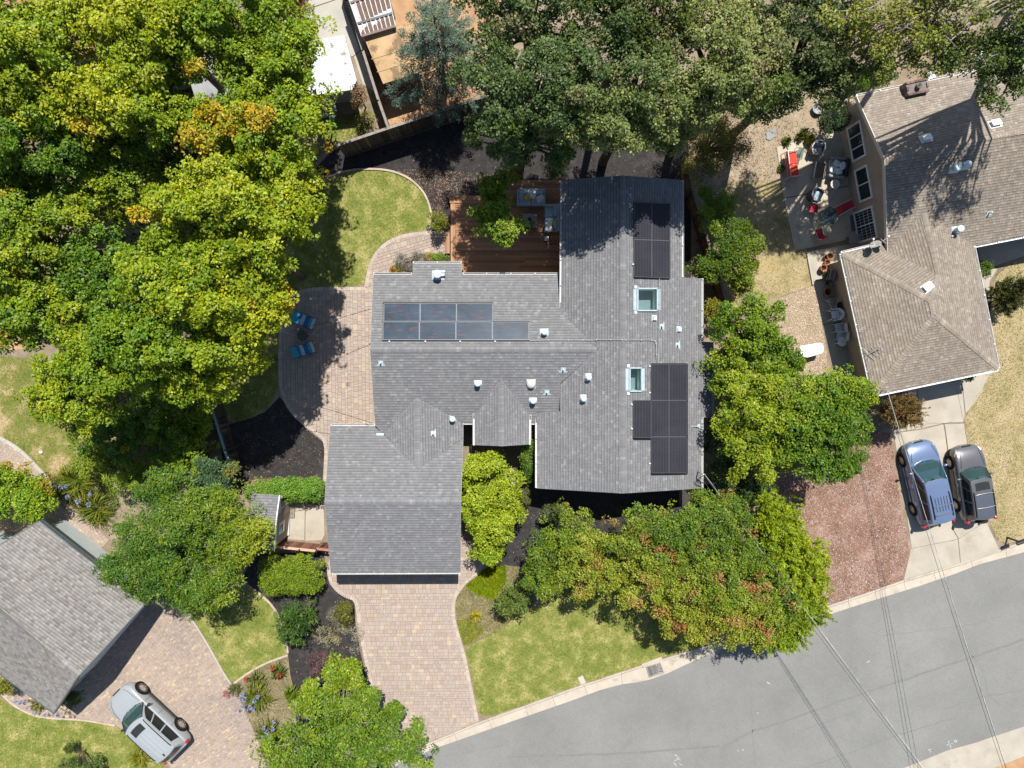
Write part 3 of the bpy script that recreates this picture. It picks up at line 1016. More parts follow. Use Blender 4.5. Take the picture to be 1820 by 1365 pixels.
sheet('red_path', poly_w([(-60, 600), (60, 590), (60, 618), (-60, 630)]), 0.006, M['orange_dirt'])

# edging along the lawns and beds
def edging(px, w=0.11, h=0.07, mat='edging', it=2):
    L = [Pxy(*p) for p in smooth_line(px, it)]
    root = struct(bpy.data.objects.new('lawn_edging', None))
    C.objects.link(root)
    root['kind'] = 'structure'
    tot = line_len(L)
    n = max(2, int(tot / 0.9))
    for i in range(n):
        mb = MB()
        a = i * tot / n + 0.006
        b = (i + 1) * tot / n - 0.006
        k = 4
        pts = [along(L, a + (b - a) * j / k) for j in range(k + 1)]
        left = [(p + Vector((-t.y, t.x)) * w / 2) for p, t in pts]
        right = [(p - Vector((-t.y, t.x)) * w / 2) for p, t in pts]
        mb.prism([tuple(v) for v in left] + [tuple(v) for v in right[::-1]], -0.03, h)
        mb.build('edging_stone', M[mat], root)


edging([(580, 316), (612, 304), (650, 300), (690, 302), (722, 313), (745, 331), (760, 353), (768, 384)])
edging([(458, 1052), (482, 1072), (496, 1095), (508, 1130), (512, 1160)])
edging([(412, 1217), (440, 1196), (470, 1179), (500, 1168), (512, 1164)])
edging([(335, 1092), (348, 1110), (374, 1152), (398, 1196), (412, 1217)], 0.08, 0.06, 'pale_concrete')
edging([(-20, 768), (20, 788), (45, 807), (85, 850)], 0.2, 0.06, 'pale_concrete')
edging([(0, 1231), (28, 1256), (60, 1272), (100, 1277), (150, 1279), (205, 1289)], 0.1, 0.05)
# ------------------------------------------------------------------ houses
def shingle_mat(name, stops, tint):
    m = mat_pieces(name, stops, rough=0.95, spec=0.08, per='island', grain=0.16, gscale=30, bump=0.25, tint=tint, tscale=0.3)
    # course shadow lines put into the colour, as a darker granule band per course
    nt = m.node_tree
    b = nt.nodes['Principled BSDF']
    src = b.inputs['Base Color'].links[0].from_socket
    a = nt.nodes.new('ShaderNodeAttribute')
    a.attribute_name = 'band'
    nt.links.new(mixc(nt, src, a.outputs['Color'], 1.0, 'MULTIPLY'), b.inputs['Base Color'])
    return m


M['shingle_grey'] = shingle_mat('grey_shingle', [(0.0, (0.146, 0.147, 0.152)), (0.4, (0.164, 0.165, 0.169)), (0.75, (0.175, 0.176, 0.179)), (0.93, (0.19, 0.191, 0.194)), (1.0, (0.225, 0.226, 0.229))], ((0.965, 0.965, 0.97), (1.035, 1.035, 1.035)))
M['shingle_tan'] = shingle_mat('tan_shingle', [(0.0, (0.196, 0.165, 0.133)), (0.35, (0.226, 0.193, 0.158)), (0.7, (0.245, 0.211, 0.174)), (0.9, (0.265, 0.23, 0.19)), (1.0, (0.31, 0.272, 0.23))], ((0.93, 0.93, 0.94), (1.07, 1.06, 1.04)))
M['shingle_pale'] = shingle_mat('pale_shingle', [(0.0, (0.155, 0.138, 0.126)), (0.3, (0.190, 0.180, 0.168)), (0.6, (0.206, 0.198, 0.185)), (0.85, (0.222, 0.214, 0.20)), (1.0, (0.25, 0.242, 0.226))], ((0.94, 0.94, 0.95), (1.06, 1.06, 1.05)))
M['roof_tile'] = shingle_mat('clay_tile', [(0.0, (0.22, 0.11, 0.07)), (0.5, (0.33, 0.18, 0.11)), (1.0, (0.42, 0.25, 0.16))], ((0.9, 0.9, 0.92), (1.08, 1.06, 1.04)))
M['roof_base'] = mat_noise('roof_underlay', [(0.3, (0.10, 0.10, 0.10)), (0.7, (0.14, 0.14, 0.14))], 3, 5, rough=0.95)
M['roof_base_tan'] = mat_noise('roof_underlay_tan', [(0.3, (0.12, 0.105, 0.09)), (0.7, (0.17, 0.15, 0.125))], 3, 5, rough=0.95)
M['stucco'] = mat_noise('beige_stucco', [(0.3, (0.30, 0.245, 0.18)), (0.7, (0.36, 0.295, 0.22))], 1.5, 6, rough=0.9, bump=0.2, bscale=60)
M['grey_wall'] = mat_noise('grey_siding', [(0.3, (0.24, 0.25, 0.24)), (0.7, (0.30, 0.31, 0.30))], 1.5, 6, rough=0.85)
M['pale_blue_wall'] = mat_noise('pale_blue_wall', [(0.3, (0.30, 0.345, 0.34)), (0.7, (0.36, 0.40, 0.395))], 1.5, 6, rough=0.85)
M['white_trim'] = mat_plain('white_trim', (0.62, 0.62, 0.60), 0.5, 0.3)
M['rake_trim'] = mat_plain('rake_trim', (0.30, 0.30, 0.295), 0.6, 0.3)
M['cream_trim'] = mat_plain('cream_trim', (0.52, 0.47, 0.41), 0.6, 0.3)
M['gutter'] = mat_plain('gutter_metal', (0.46, 0.455, 0.44), 0.5, 0.35)
M['vent_white'] = mat_plain('vent_white', (0.46, 0.53, 0.55), 0.45, 0.35)
M['flashing'] = mat_plain('flashing_metal', (0.32, 0.39, 0.41), 0.5, 0.4)
M['steel'] = mat_plain('galvanised_steel', (0.50, 0.50, 0.48), 0.4, 0.5, metal=0.6)
M['dark'] = mat_plain('dark_plastic', (0.02, 0.02, 0.022), 0.5, 0.3)
M['black_metal'] = mat_plain('black_metal', (0.012, 0.012, 0.013), 0.4, 0.4)
M['pane'] = mat_glass('window_glass', (0.02, 0.035, 0.04), 0.72, 0.04)
M['room'] = mat_plain('dark_room', (0.03, 0.026, 0.022), 0.9, 0.1, vary=0.5)
M['skylight_well'] = mat_plain('skylight_well', (0.72, 0.80, 0.74), 0.7, 0.2)
M['skylight_shade'] = mat_plain('skylight_shade', (0.22, 0.26, 0.31), 0.8, 0.2)
M['sky_pane'] = mat_glass('skylight_glass', (0.08, 0.12, 0.12), 0.12, 0.05)
M['garage_door'] = mat_plain('garage_door', (0.55, 0.53, 0.48), 0.6, 0.3)


class Face:
    """one roof slope: plane fitted through (px, py, z) corners"""

    def __init__(self, corners, holes=()):
        pts = np.array([tuple(P(*c)) for c in corners])
        c = pts.mean(0)
        u_, s_, vh = np.linalg.svd(pts - c)
        n = Vector(vh[2])
        if n.z < 0:
            n = -n
        self.c, self.n = Vector(c), n
        s = Vector((0, 0, 1)) - n * n.z
        if s.length < 1e-4:
            s = Vector((0, 1, 0))
        self.s = s.normalized()
        self.u = self.s.cross(n)
        self.px = [(a, b) for a, b, _ in corners]
        self.pts = [self.hit(a, b) for a, b in self.px]
        self.uv = [self.to_uv(p) for p in self.pts]
        self.holes = [[self.to_uv(self.hit(*q)) for q in h] for h in holes]

    def hit(self, px, py, off=0.0):
        o = Vector((0, 0, CAM_H))
        d = (P(px, py, 0) - o)
        base = self.c + self.n * off
        t = (base - o).dot(self.n) / d.dot(self.n)
        return o + d * t

    def to_uv(self, p):
        q = p - self.c
        return (q.dot(self.u), q.dot(self.s))

    def at(self, uv, off=0.0):
        return self.c + self.u * uv[0] + self.s * uv[1] + self.n * off

    def z_at(self, x, y):
        return self.c.z - ((x - self.c.x) * self.n.x + (y - self.c.y) * self.n.y) / self.n.z


def roof_face(house, org, corners, tabm, basem, holes=(), exposure=0.15, seed=0, tabw=(0.13, 0.25), thick=0.14):
    f = Face(corners, holes)
    uv = f.uv
    if sum(uv[i][0] * uv[(i + 1) % len(uv)][1] - uv[(i + 1) % len(uv)][0] * uv[i][1] for i in range(len(uv))) < 0:
        uv = uv[::-1]
    loops = [uv] + f.holes
    mb = MB()
    flat = [p for l in loops for p in l]
    tris = tessellate_polygon([[Vector((a, b, 0)) for a, b in l] for l in loops])
    n = len(flat)
    vs_ = [f.at(p) for p in flat] + [f.at(p, -thick) for p in flat]
    fs = []
    for t in tris:
        q = [flat[k] for k in t]
        t = tuple(t)
        if (q[1][0] - q[0][0]) * (q[2][1] - q[0][1]) - (q[2][0] - q[0][0]) * (q[1][1] - q[0][1]) < 0:
            t = t[::-1]
        fs.append(t)
        fs.append(tuple(k + n for k in t[::-1]))
    o0 = 0
    for li, l in enumerate(loops):
        m_ = len(l)
        for i in range(m_):
            a, b = o0 + i, o0 + (i + 1) % m_
            fs.append((a, a + n, b + n, b))
        o0 += m_
    mb.add(vs_, fs)
    slope = mb.build('roof_slope', basem, house, org)
    # shingles
    r_ = random.Random(seed * 7 + 3)
    A = np.array(uv)
    (u0, v0), (u1, v1) = A.min(0), A.max(0)
    rects = []
    v = v0 - 0.01
    while v < v1:
        u = u0 - r_.random() * 0.3
        while u < u1:
            w = r_.uniform(*tabw)
            rects.append((u, v, u + w - 0.006, v + exposure))
            u += w
        v += exposure
    R4 = np.array(rects)
    ins = np.ones(len(R4), dtype=bool)
    anyin = np.zeros(len(R4), dtype=bool)
    for ix, iy in ((0, 1), (2, 1), (2, 3), (0, 3)):
        k = in_poly(R4[:, [ix, iy]], uv)
        ins &= k
        anyin |= k
    cen = (R4[:, :2] + R4[:, 2:]) / 2
    for h in f.holes:
        H = np.array(h)
        hc = H.mean(0)
        big = [tuple(hc + (p - hc) * 1.06) for p in H]
        k = in_poly(cen, big)
        ins &= ~k
        anyin &= ~k
    tb = MB()
    bands = []
    for i in np.nonzero(ins)[0]:
        a, b, c, d_ = R4[i]
        t = 0.012 + r_.choice((0.0, 0.0, 0.009)) + r_.random() * 0.004
        tb.add([f.at((a, b), t), f.at((c, b), t), f.at((c, d_), 0.004), f.at((a, d_), 0.004), f.at((a, b), 0), f.at((c, b), 0)],
               [(0, 1, 2, 3), (4, 5, 1, 0)])
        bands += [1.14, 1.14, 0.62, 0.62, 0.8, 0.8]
    for i in np.nonzero(anyin & ~ins)[0]:
        pc = clip_rect(uv, *R4[i])
        if len(pc) < 3 or area(pc) < 0.003:
            continue
        b, d_ = R4[i][1], R4[i][3]
        pts = [f.at(p, 0.014 - 0.010 * (p[1] - b) / (d_ - b)) for p in pc]
        tb.add(pts, [tuple(range(len(pts)))])
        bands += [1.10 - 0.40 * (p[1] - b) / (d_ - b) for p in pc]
    if tb.v:
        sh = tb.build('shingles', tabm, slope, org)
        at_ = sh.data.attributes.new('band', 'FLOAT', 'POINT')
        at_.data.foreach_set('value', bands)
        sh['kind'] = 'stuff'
    return f


def ridge_caps(house, org, f1, f2, pa, pb, mat, step=0.15, half=0.15, lift=0.022, cut=None):
    a, b = Vector(pa), Vector(pb)
    d_ = (b - a)
    L = d_.length
    d_ /= L
    mid = (a + b) / 2
    def side(f, other):
        w = f.n.cross(d_)
        if w.dot(f.c - mid) < 0:
            w = -w
        return w.normalized()
    w1, w2 = side(f1, f2), side(f2, f1)
    up = (f1.n + f2.n).normalized()
    mb = MB()
    n = int(L / step)
    for i in range(n):
        p = a + d_ * (i * step)
        q = a + d_ * (i * step + step + 0.01)
        l0, l1 = lift + 0.016, lift
        mb.add([p + up * l0, q + up * l1, p + w1 * half + up * l0, q + w1 * half + up * l1, p + w2 * half + up * l0, q + w2 * half + up * l1,
                p, p + w1 * half + up * 0.004, p + w2 * half + up * 0.004],
               [(0, 1, 3, 2), (1, 0, 4, 5), (0, 2, 7, 6), (4, 0, 6, 8)])
    o = mb.build('ridge_caps', mat, house, org)
    o.data.attributes.new('band', 'FLOAT', 'POINT').data.foreach_set('value', [1.0] * len(o.data.vertices))
    o['kind'] = 'stuff'
    return o


def gutter(house, org, a, b, out, mat='gutter', w=0.095, drop=0.03):
    a, b, out = Vector(a), Vector(b), Vector((out[0], out[1], 0)).normalized()
    mb = MB()
    z = Vector((0, 0, 1))
    c = out * (w / 2 + 0.01) - z * drop
    mb.bar(a + c - z * 0.09, b + c - z * 0.09, w, 0.008)
    mb.bar(a + c + out * w / 2 - z * 0.045, b + c + out * w / 2 - z * 0.045, 0.016, 0.10)
    mb.bar(a + c - out * w / 2 - z * 0.045, b + c - out * w / 2 - z * 0.045, 0.008, 0.08)
    L = (b - a).length
    n = max(1, int(L / 1.3))
    for i in range(n + 1):
        p = a + (b - a) * min(0.995, max(0.005, i / n)) + c
        mb.bar(p - out * w / 2, p + out * w / 2, 0.05, 0.012)
    return mb.build('gutter', M[mat], house, org)


def fascia(house, org, a, b, mat='rake_trim', w=0.025, h=0.15, shift=(0, 0, -0.10)):
    mb = MB()
    s = Vector(shift)
    mb.bar(Vector(a) + s, Vector(b) + s, w, h)
    return mb.build('fascia', M[mat], house, org)


def walls(house, org, loop, mat, z0=0.0, thick=0.0):
    """loop: (px, py, ztop) at the top of the wall; straight down to the ground"""
    T = [P(*p) for p in loop]
    mb = MB()
    n = len(T)
    vs_ = [(v.x, v.y, z0) for v in T] + [tuple(v) for v in T]
    mb.add(vs_, [(i, (i + 1) % n, (i + 1) % n + n, i + n) for i in range(n)])
    return mb.build('wall', mat, house, org)


def wall_quad(a, b, s0, s1, z0, z1, off):
    """rectangle on the vertical wall from a to b (xy), between fractions s0..s1 and heights, moved out by off"""
    a, b = Vector((a[0], a[1], 0)), Vector((b[0], b[1], 0))
    d_ = b - a
    nrm = Vector((d_.y, -d_.x, 0)).normalized()
    p, q = a + d_ * s0 + nrm * off, a + d_ * s1 + nrm * off
    return p, q, nrm


def window(house, org, a, b, s0, s1, z0, z1, panes=2, mat='white_trim', grid=None, flip=False, name='window', upright=False):
    """framed window on wall a->b; outside is on the right of a->b"""
    p, q, nrm = wall_quad(a, b, s0, s1, z0, z1, 0.0)
    z = Vector((0, 0, 1))
    d_ = (q - p).normalized()
    W = (q - p).length
    mb = MB()
    t = 0.075
    def fr(x0, y0, x1, y1, dep=0.06, base=0.03):
        c = p + d_ * ((x0 + x1) / 2) + z * ((y0 + y1) / 2) + nrm * base
        Mx = Matrix((d_, nrm, z)).transposed()
        mb.box(c, (x1 - x0, dep, y1 - y0), M=Mx)
    fr(-0.04, z0 - 0.06, W + 0.04, z0 + t)
    fr(-0.04, z1 - t, W + 0.04, z1 + 0.06)
    fr(-0.04, z0 + t, t, z1 - t)
    fr(W - t, z0 + t, W + 0.04, z1 - t)
    for k in range(1, panes):
        x = W * k / panes
        fr(x - 0.03, z0 + t, x + 0.03, z1 - t)
    fo = mb.build(name, M[mat], house, org)
    for k in range(panes):
        x0, x1 = W * k / panes + 0.03, W * (k + 1) / panes - 0.03
        mp = MB()
        pts = [p + d_ * x0 + z * (z0 + 0.05), p + d_ * x1 + z * (z0 + 0.05), p + d_ * x1 + z * (z1 - 0.05), p + d_ * x0 + z * (z1 - 0.05)]
        mp.add([v + nrm * 0.025 for v in pts], [(0, 1, 2, 3)])
        mp.build('pane', M['pane'], fo, org)
        mr = MB()
        mr.add([v + nrm * 0.012 for v in pts], [(0, 1, 2, 3)])
        mr.build('dark_backing', M['room'], fo, org)  # dark sheet behind the pane, its colour stands for the unlit room
        if grid:
            gx, gy = grid
            mg = MB()
            sv = mb
            for i in range(1, gx):
                x = x0 + (x1 - x0) * i / gx
                mg.bar(p + d_ * x + z * (z0 + t) + nrm * 0.034, p + d_ * x + z * (z1 - t) + nrm * 0.034, 0.014, 0.014, up=tuple(nrm))
            for j in range(1, gy):
                y = z0 + t + (z1 - z0 - 2 * t) * j / gy
                mg.bar(p + d_ * x0 + z * y + nrm * 0.040, p + d_ * x1 + z * y + nrm * 0.040, 0.014, 0.012)
            mg.build('muntin', M[mat], fo, org)
    return fo


# ------------------------------------------------------------------ the main house
HO = P(960, 640, 0)
house = thing('house', 'large single storey house with grey shingle gable roofs, skylights and roof vents', 'house', HO)
EZ = lambda px: 4.6 - abs(px - 1107) / 31 * 0.33
CZ = lambda py: 4.12 - abs(py - 621) / 31 * 0.30
GZ = lambda py: 3.87 - abs(py - 892) / 31 * 0.30
KZ = lambda px: 3.31 - abs(px - 742) / 31 * (0.31 if px < 742 else 0.185)
GP = lambda px: 3.62 - abs(px - 892) / 31 * 0.37
e3 = lambda x, y: (x, y, EZ(x))
c3 = lambda x, y: (x, y, CZ(y))
g3 = lambda x, y: (x, y, GZ(y))
k3 = lambda x, y: (x, y, KZ(x))
p3 = lambda x, y: (x, y, GP(x))
SKY1 = [(1133, 514), (1166, 514), (1166, 551), (1133, 551)]
SKY2 = [(1119, 655), (1138, 655), (1138, 694), (1119, 694)]
SG, RB = M['shingle_grey'], M['roof_base']
fEW = roof_face(house, HO, [e3(1000, 320), e3(1107, 312), e3(1107, 877), e3(955, 868), e3(955, 733), e3(996, 731), e3(996, 681), e3(1064, 621), e3(998, 556)], SG, RB, seed=1)
fEE = roof_face(house, HO, [e3(1107, 312), e3(1212, 320), e3(1212, 493), e3(1247, 495), e3(1247, 607), e3(1265, 608), e3(1265, 742), e3(1247, 742), e3(1247, 868), e3(1107, 877)], SG, RB, holes=[SKY1, SKY2], seed=2)
fCN = roof_face(house, HO, [c3(664, 488), c3(734, 488), c3(734, 468), c3(820, 468), c3(820, 488), c3(997, 488), c3(998, 556), c3(1064, 621), c3(658, 621)], SG, RB, seed=3)
fCS = roof_face(house, HO, [c3(658, 621), c3(1064, 621), c3(996, 681), c3(996, 732), c3(955, 732), c3(955, 751), c3(941, 751), c3(941, 737), c3(891, 672), c3(845, 737), c3(845, 751), c3(823, 751), c3(741, 705), c3(682, 771), c3(667, 757)], SG, RB, seed=4)
fGN = roof_face(house, HO, [g3(587, 757), g3(668, 757), g3(682, 772), g3(743, 834), g3(823, 778), g3(819, 892), g3(577, 892)], SG, RB, seed=5)
fGS = roof_face(house, HO, [g3(577, 892), g3(819, 892), g3(818, 1017), g3(588, 1018)], SG, RB, seed=6)
fKW = roof_face(house, HO, [k3(741, 705), k3(743, 834), k3(682, 771)], SG, RB, seed=7)
fKE = roof_face(house, HO, [k3(741, 705), k3(823, 751), k3(823, 778), k3(743, 834)], SG, RB, seed=8)
fPW = roof_face(house, HO, [p3(891, 672), p3(892, 793), p3(844, 791), p3(845, 737)], SG, RB, seed=9)
fPE = roof_face(house, HO, [p3(891, 672), p3(941, 737), p3(940, 790), p3(892, 793)], SG, RB, seed=10)
ridge_caps(house, HO, fEW, fEE, fEW.hit(1107, 312), fEW.hit(1107, 877), SG)
ridge_caps(house, HO, fCN, fCS, fCN.hit(658, 621), fCN.hit(1060, 621), SG)
ridge_caps(house, HO, fGN, fGS, fGN.hit(577, 892), fGN.hit(819, 892), SG)
ridge_caps(house, HO, fKW, fKE, fKW.hit(743, 832), fKW.hit(741, 708), SG)
ridge_caps(house, HO, fPW, fPE, fPW.hit(892, 793), fPW.hit(891, 676), SG)
Gt = lambda f, a, b, out: gutter(house, HO, f.hit(*a), f.hit(*b), out)
Gt(fCN, (664, 488), (732, 488), (0, 1))
Gt(fCN, (734, 468), (820, 468), (0, 1))
Gt(fCN, (822, 488), (994, 488), (0, 1))
Gt(fEW, (1000, 322), (998, 552), (-1, 0))
Gt(fEW, (955, 735), (955, 867), (-1, 0))
Gt(fEE, (1212, 320), (1212, 492), (1, 0))
Gt(fEE, (1247, 495), (1247, 606), (1, 0))
Gt(fEE, (1265, 608), (1265, 741), (1, 0))
Gt(fEE, (1247, 742), (1247, 868), (1, 0))
Gt(fGN, (588, 757), (666, 757), (0, 1))
Gt(fGS, (590, 1018), (818, 1017), (0, -1))
Gt(fPW, (844, 735), (844, 791), (-1, 0))
Gt(fPE, (941, 737), (940, 790), (1, 0))
Gt(fCS, (823, 751), (843, 751), (0, -1))
Gt(fCS, (942, 751), (955, 751), (0, -1))
for f, a, b in [(fEW, (1000, 320), (1107, 312)), (fEE, (1107, 312), (1212, 320)), (fEW, (955, 868), (1107, 877)), (fEE, (1107, 877), (1247, 868)), (fCN, (664, 488), (658, 621)), (fCS, (658, 621), (667, 757)),
                (fGN, (587, 757), (577, 892)), (fGS, (577, 892), (588, 1018)), (fGN, (823, 778), (819, 892)), (fGS, (819, 892), (818, 1017)), (fPW, (844, 791), (892, 793)), (fPE, (892, 793), (940, 790)), (fKE, (823, 752), (823, 778)), (fEW, (996, 683), (996, 730)), (fCN, (734, 469), (734, 487)), (fCN, (820, 469), (820, 487))]:
    fascia(house, HO, f.hit(*a), f.hit(*b))
st = M['stucco']
dz = 0.2
walls(house, HO, [(1012, 332, EZ(1012) - dz), (1107, 325, 4.35), (1202, 332, EZ(1202) - dz), (1202, 505, EZ(1202) - dz), (1236, 506, EZ(1236) - dz), (1236, 620, EZ(1236) - dz), (1253, 621, EZ(1253) - dz), (1253, 730, EZ(1253) - dz), (1236, 730, EZ(1236) - dz), (1236, 855, EZ(1236) - dz), (1107, 862, 4.35), (968, 855, EZ(968) - dz), (968, 600, EZ(968) - dz), (1012, 560, EZ(1012) - dz)], M['stucco'])
walls(house, HO, [(676, 502, CZ(502) - dz), (1010, 502, CZ(502) - dz), (1010, 738, CZ(738) - dz), (680, 738, CZ(738) - dz), (672, 621, 3.9)], M['stucco'])
walls(house, HO, [(744, 480, CZ(480) - dz), (810, 480, CZ(480) - dz), (810, 505, CZ(505) - dz), (744, 505, CZ(505) - dz)], M['stucco'])
walls(house, HO, [(600, 772, GZ(772) - dz), (808, 772, GZ(772) - dz), (806, 892, 3.65), (806, 1003, GZ(1003) - dz), (600, 1004, GZ(1004) - dz), (590, 892, 3.65)], M['stucco'])
walls(house, HO, [(690, 740, 2.55), (812, 740, 2.55), (812, 790, 2.55), (690, 790, 2.55)], M['stucco'])
# garage door, front door and a few windows under the eaves
ga, gb = P(806, 1003, GZ(1003) - dz), P(600, 1004, GZ(1004) - dz)
mb = MB()
A_, B_ = Vector((gb.x, gb.y, 0)), Vector((ga.x, ga.y, 0))
dd = (B_ - A_)
for k in range(4):
    z_ = 0.28 + k * 0.53
    mb.bar(A_ + dd * 0.12 + Vector((0, -0.03, z_)), A_ + dd * 0.88 + Vector((0, -0.03, z_)), 0.05, 0.52)
mb.build('garage_door', M['garage_door'], house, HO)
wa, wb = P(968, 855, 3.0), P(1236, 855, 3.0)
window(house, HO, (wa.x, wa.y), (wb.x, wb.y), 0.16, 0.36, 0.8, 2.0, 2)
window(house, HO, (wa.x, wa.y), (wb.x, wb.y), 0.62, 0.84, 0.8, 2.0, 2)
wa, wb = P(676, 502, CZ(502) - dz), P(680, 738, CZ(738) - dz)
window(house, HO, (wa.x, wa.y), (wb.x, wb.y), 0.25, 0.5, 0.1, 2.1, 2, name='patio_door')


def skylight(f, px, lift=0.10, depth=0.85, shade=True):
    pts = [f.hit(*q) for q in px]
    c = sum(pts, Vector()) / 4
    mb = MB()
    for i in range(4):
        a, b = pts[i], pts[(i + 1) % 4]
        o_ = ((a + b) / 2 - c).normalized() * 0.03
        e = (b - a).normalized() * 0.055
        mb.bar(a + o_ - e + f.n * (lift / 2 - 0.02), b + o_ + e + f.n * (lift / 2 - 0.02), 0.075, lift + 0.04, up=tuple(f.n))
    fr = mb.build('skylight', M['flashing'], house, HO)
    mf = MB()
    for i in (1, 3):
        a, b = pts[i], pts[(i + 1) % 4]
        o_ = ((a + b) / 2 - c).normalized() * 0.16
        mf.bar(a + o_ + f.n * 0.02, b + o_ + f.n * 0.02, 0.18, 0.014, up=tuple(f.n))
    mf.build('flashing', M['flashing'], fr, HO)
    mw = MB()
    low = [Vector((p.x, p.y, p.z - depth)) for p in pts]
    mw.add([p + f.n * 0.02 for p in pts] + low, [(0, 1, 5, 4), (1, 2, 6, 5), (2, 3, 7, 6), (3, 0, 4, 7)])
    mw.build('well', M['skylight_well'], fr, HO)
    ms = MB()
    ms.add([p + Vector((0, 0, 0.02)) for p in low], [(0, 1, 2, 3)])
    ms.build('shade', M['skylight_shade'], fr, HO)
    mp = MB()
    mp.add([p + f.n * (lift + 0.004) for p in pts], [(0, 1, 2, 3)])
    mp.build('pane', M['sky_pane'], fr, HO)
    mc = MB()
    for q in (pts[0], pts[3]):
        s_ = (q - c).normalized()
        k = q + f.u * (0.0) + (q - c).normalized() * 0.16
        mc.bar(k + f.n * 0.02 - f.u * 0.08, k + f.n * 0.02 + f.u * 0.08, 0.16, 0.03, up=tuple(f.n))
    mc.build('corner_flashing', M['vent_white'], fr, HO)


skylight(fEE, SKY1)
skylight(fEE, SKY2)


def cap_vent(f, px, py, h=0.45, r=0.10, cap=0.15, parent=None, org=None, mat='vent_white', base=True, name='vent_pipe'):
    """pipe with a round cap, its foot so that the cap shows at the photo point"""
    parent = parent or house
    org = org if org is not None else HO
    top = f.hit(px, py)
    o = Vector((0, 0, CAM_H))
    # step down so the cap, h above the roof, lies on the sight line
    d = (top - o).normalized()
    k = top
    for _ in range(4):
        zt = f.z_at(k.x, k.y) + h
        t = (zt - o.z) / d.z
        k = o + d * t
    foot = Vector((k.x, k.y, f.z_at(k.x, k.y)))
    mb = MB()
    mb.lathe([(r, -0.05), (r, h - 0.12), (r * 0.9, h - 0.10)], foot, 14)
    if base:
        Mx = Matrix((f.u, f.s, f.n)).transposed()
        mb.box(foot + f.n * 0.022, (r * 4.2, r * 3.6, 0.012), M=Mx)
    p = mb.build(name, M[mat], parent, org, True)
    mc = MB()
    mc.lathe([(cap, h - 0.11), (cap * 1.02, h - 0.03), (cap * 0.8, h), (0.0, h + 0.02)], foot, 16)
    mc.build('cap', M[mat], p, org, True)
    return foot


big = cap_vent(fCN, 777, 487, 0.65, 0.16, 0.22)
mb = MB()
mb.tube([big + Vector((0.1, 0.1, 0.45)), big + Vector((0.42, 0.16, 0.5))], 0.07, 10)
mb.build('vent_arm', M['vent_white'], house, HO, True)
for x, y in [(849, 682), (948, 713), (804, 745)]:
    cap_vent(fCS if y != 745 else fKE, x, y, 0.42, 0.10, 0.155)
cap_vent(fCN, 968, 590, 0.42, 0.11, 0.16)
cap_vent(fEW, 1038, 709, 0.38, 0.10, 0.15)
cap_vent(fEW, 1047, 671, 0.38, 0.10, 0.15)
# dome vent
k = fCS.hit(944, 682)
mb = MB()
Mx = Matrix((fCS.u, fCS.s, fCS.n)).transposed()
mb.box(k + fCS.n * 0.025, (0.48, 0.52, 0.014), M=Mx)
v = mb.build('dome_vent', M['vent_white'], house, HO)
mb = MB()
mb.lathe([(0.25, 0.02), (0.26, 0.10), (0.235, 0.17), (0.17, 0.23), (0.09, 0.26), (0, 0.27)], k, 20)
mb.build('dome', mat_plain('dome_metal', (0.45, 0.42, 0.40), 0.5, 0.4), v, HO, True)


def boot(f, x, y, s=0.26, pipe=0.22, parent=None, org=None):
    parent = parent or house
    org = org if org is not None else HO
    k = f.hit(x, y)
    mb = MB()
    Mx = Matrix((f.u, f.s, f.n)).transposed()
    mb.box(k + f.n * 0.024, (s, s, 0.012), M=Mx)
    mb.box(k + f.n * 0.022 - f.s * s * 0.45, (s * 1.7, s * 0.25, 0.010), M=Mx)
    b = mb.build('pipe_flashing', M['flashing'], parent, org)
    mb = MB()
    mb.tube([k, k + Vector((0, 0, pipe))], 0.045, 10)
    mb.build('pipe', M['vent_white'], b, org, True)


for f, x, y in [(fCS, 1001, 657), (fCS, 972, 697), (fKE, 770, 770), (fCS, 677, 645), (fEE, 1176, 580), (fEE, 1204, 613)]:
    boot(f, x, y)


def box_vent(f, x, y, w=0.24, d_=0.2, h=0.12, parent=None, org=None, mat='vent_white'):
    parent = parent or house
    org = org if org is not None else HO
    k = f.hit(x, y)
    mb = MB()
    Mx = Matrix((f.u, f.s, f.n)).transposed()
    mb.box(k + f.n * (h + 0.01), (w, d_, 0.03), M=Mx)
    mb.box(k + f.n * h / 2, (w * 0.8, d_ * 0.75, h), M=Mx)
    mb.box(k + f.n * 0.022, (w * 1.25, d_ * 1.3, 0.010), M=Mx)
    mb.build('box_vent', M[mat], parent, org)


for x, y in [(1162, 565), (1206, 585)]:
    box_vent(fEE, x, y)
# small flashings
for f, pts in [(fGN, [(669, 770), (682, 770), (682, 774), (669, 774)]), (fGN, [(804, 768), (820, 772), (804, 777)])]:
    mb = MB()
    q = [f.hit(a, b, 0.03) for a, b in pts]
    mb.add(q, [tuple(range(len(q)))])
    mb.build('flashing', M['flashing'], house, HO)
# conduit from the panels
def conduit(pts, r=0.016):
    mb = MB()
    mb.tube(pts, r, 6)
    for i in range(1, len(pts) - 1):
        mb.lathe([(r * 2.2, -0.03), (r * 2.2, 0.03)], pts[i], 8)
    mb.build('conduit', M['rake_trim'], house, HO)


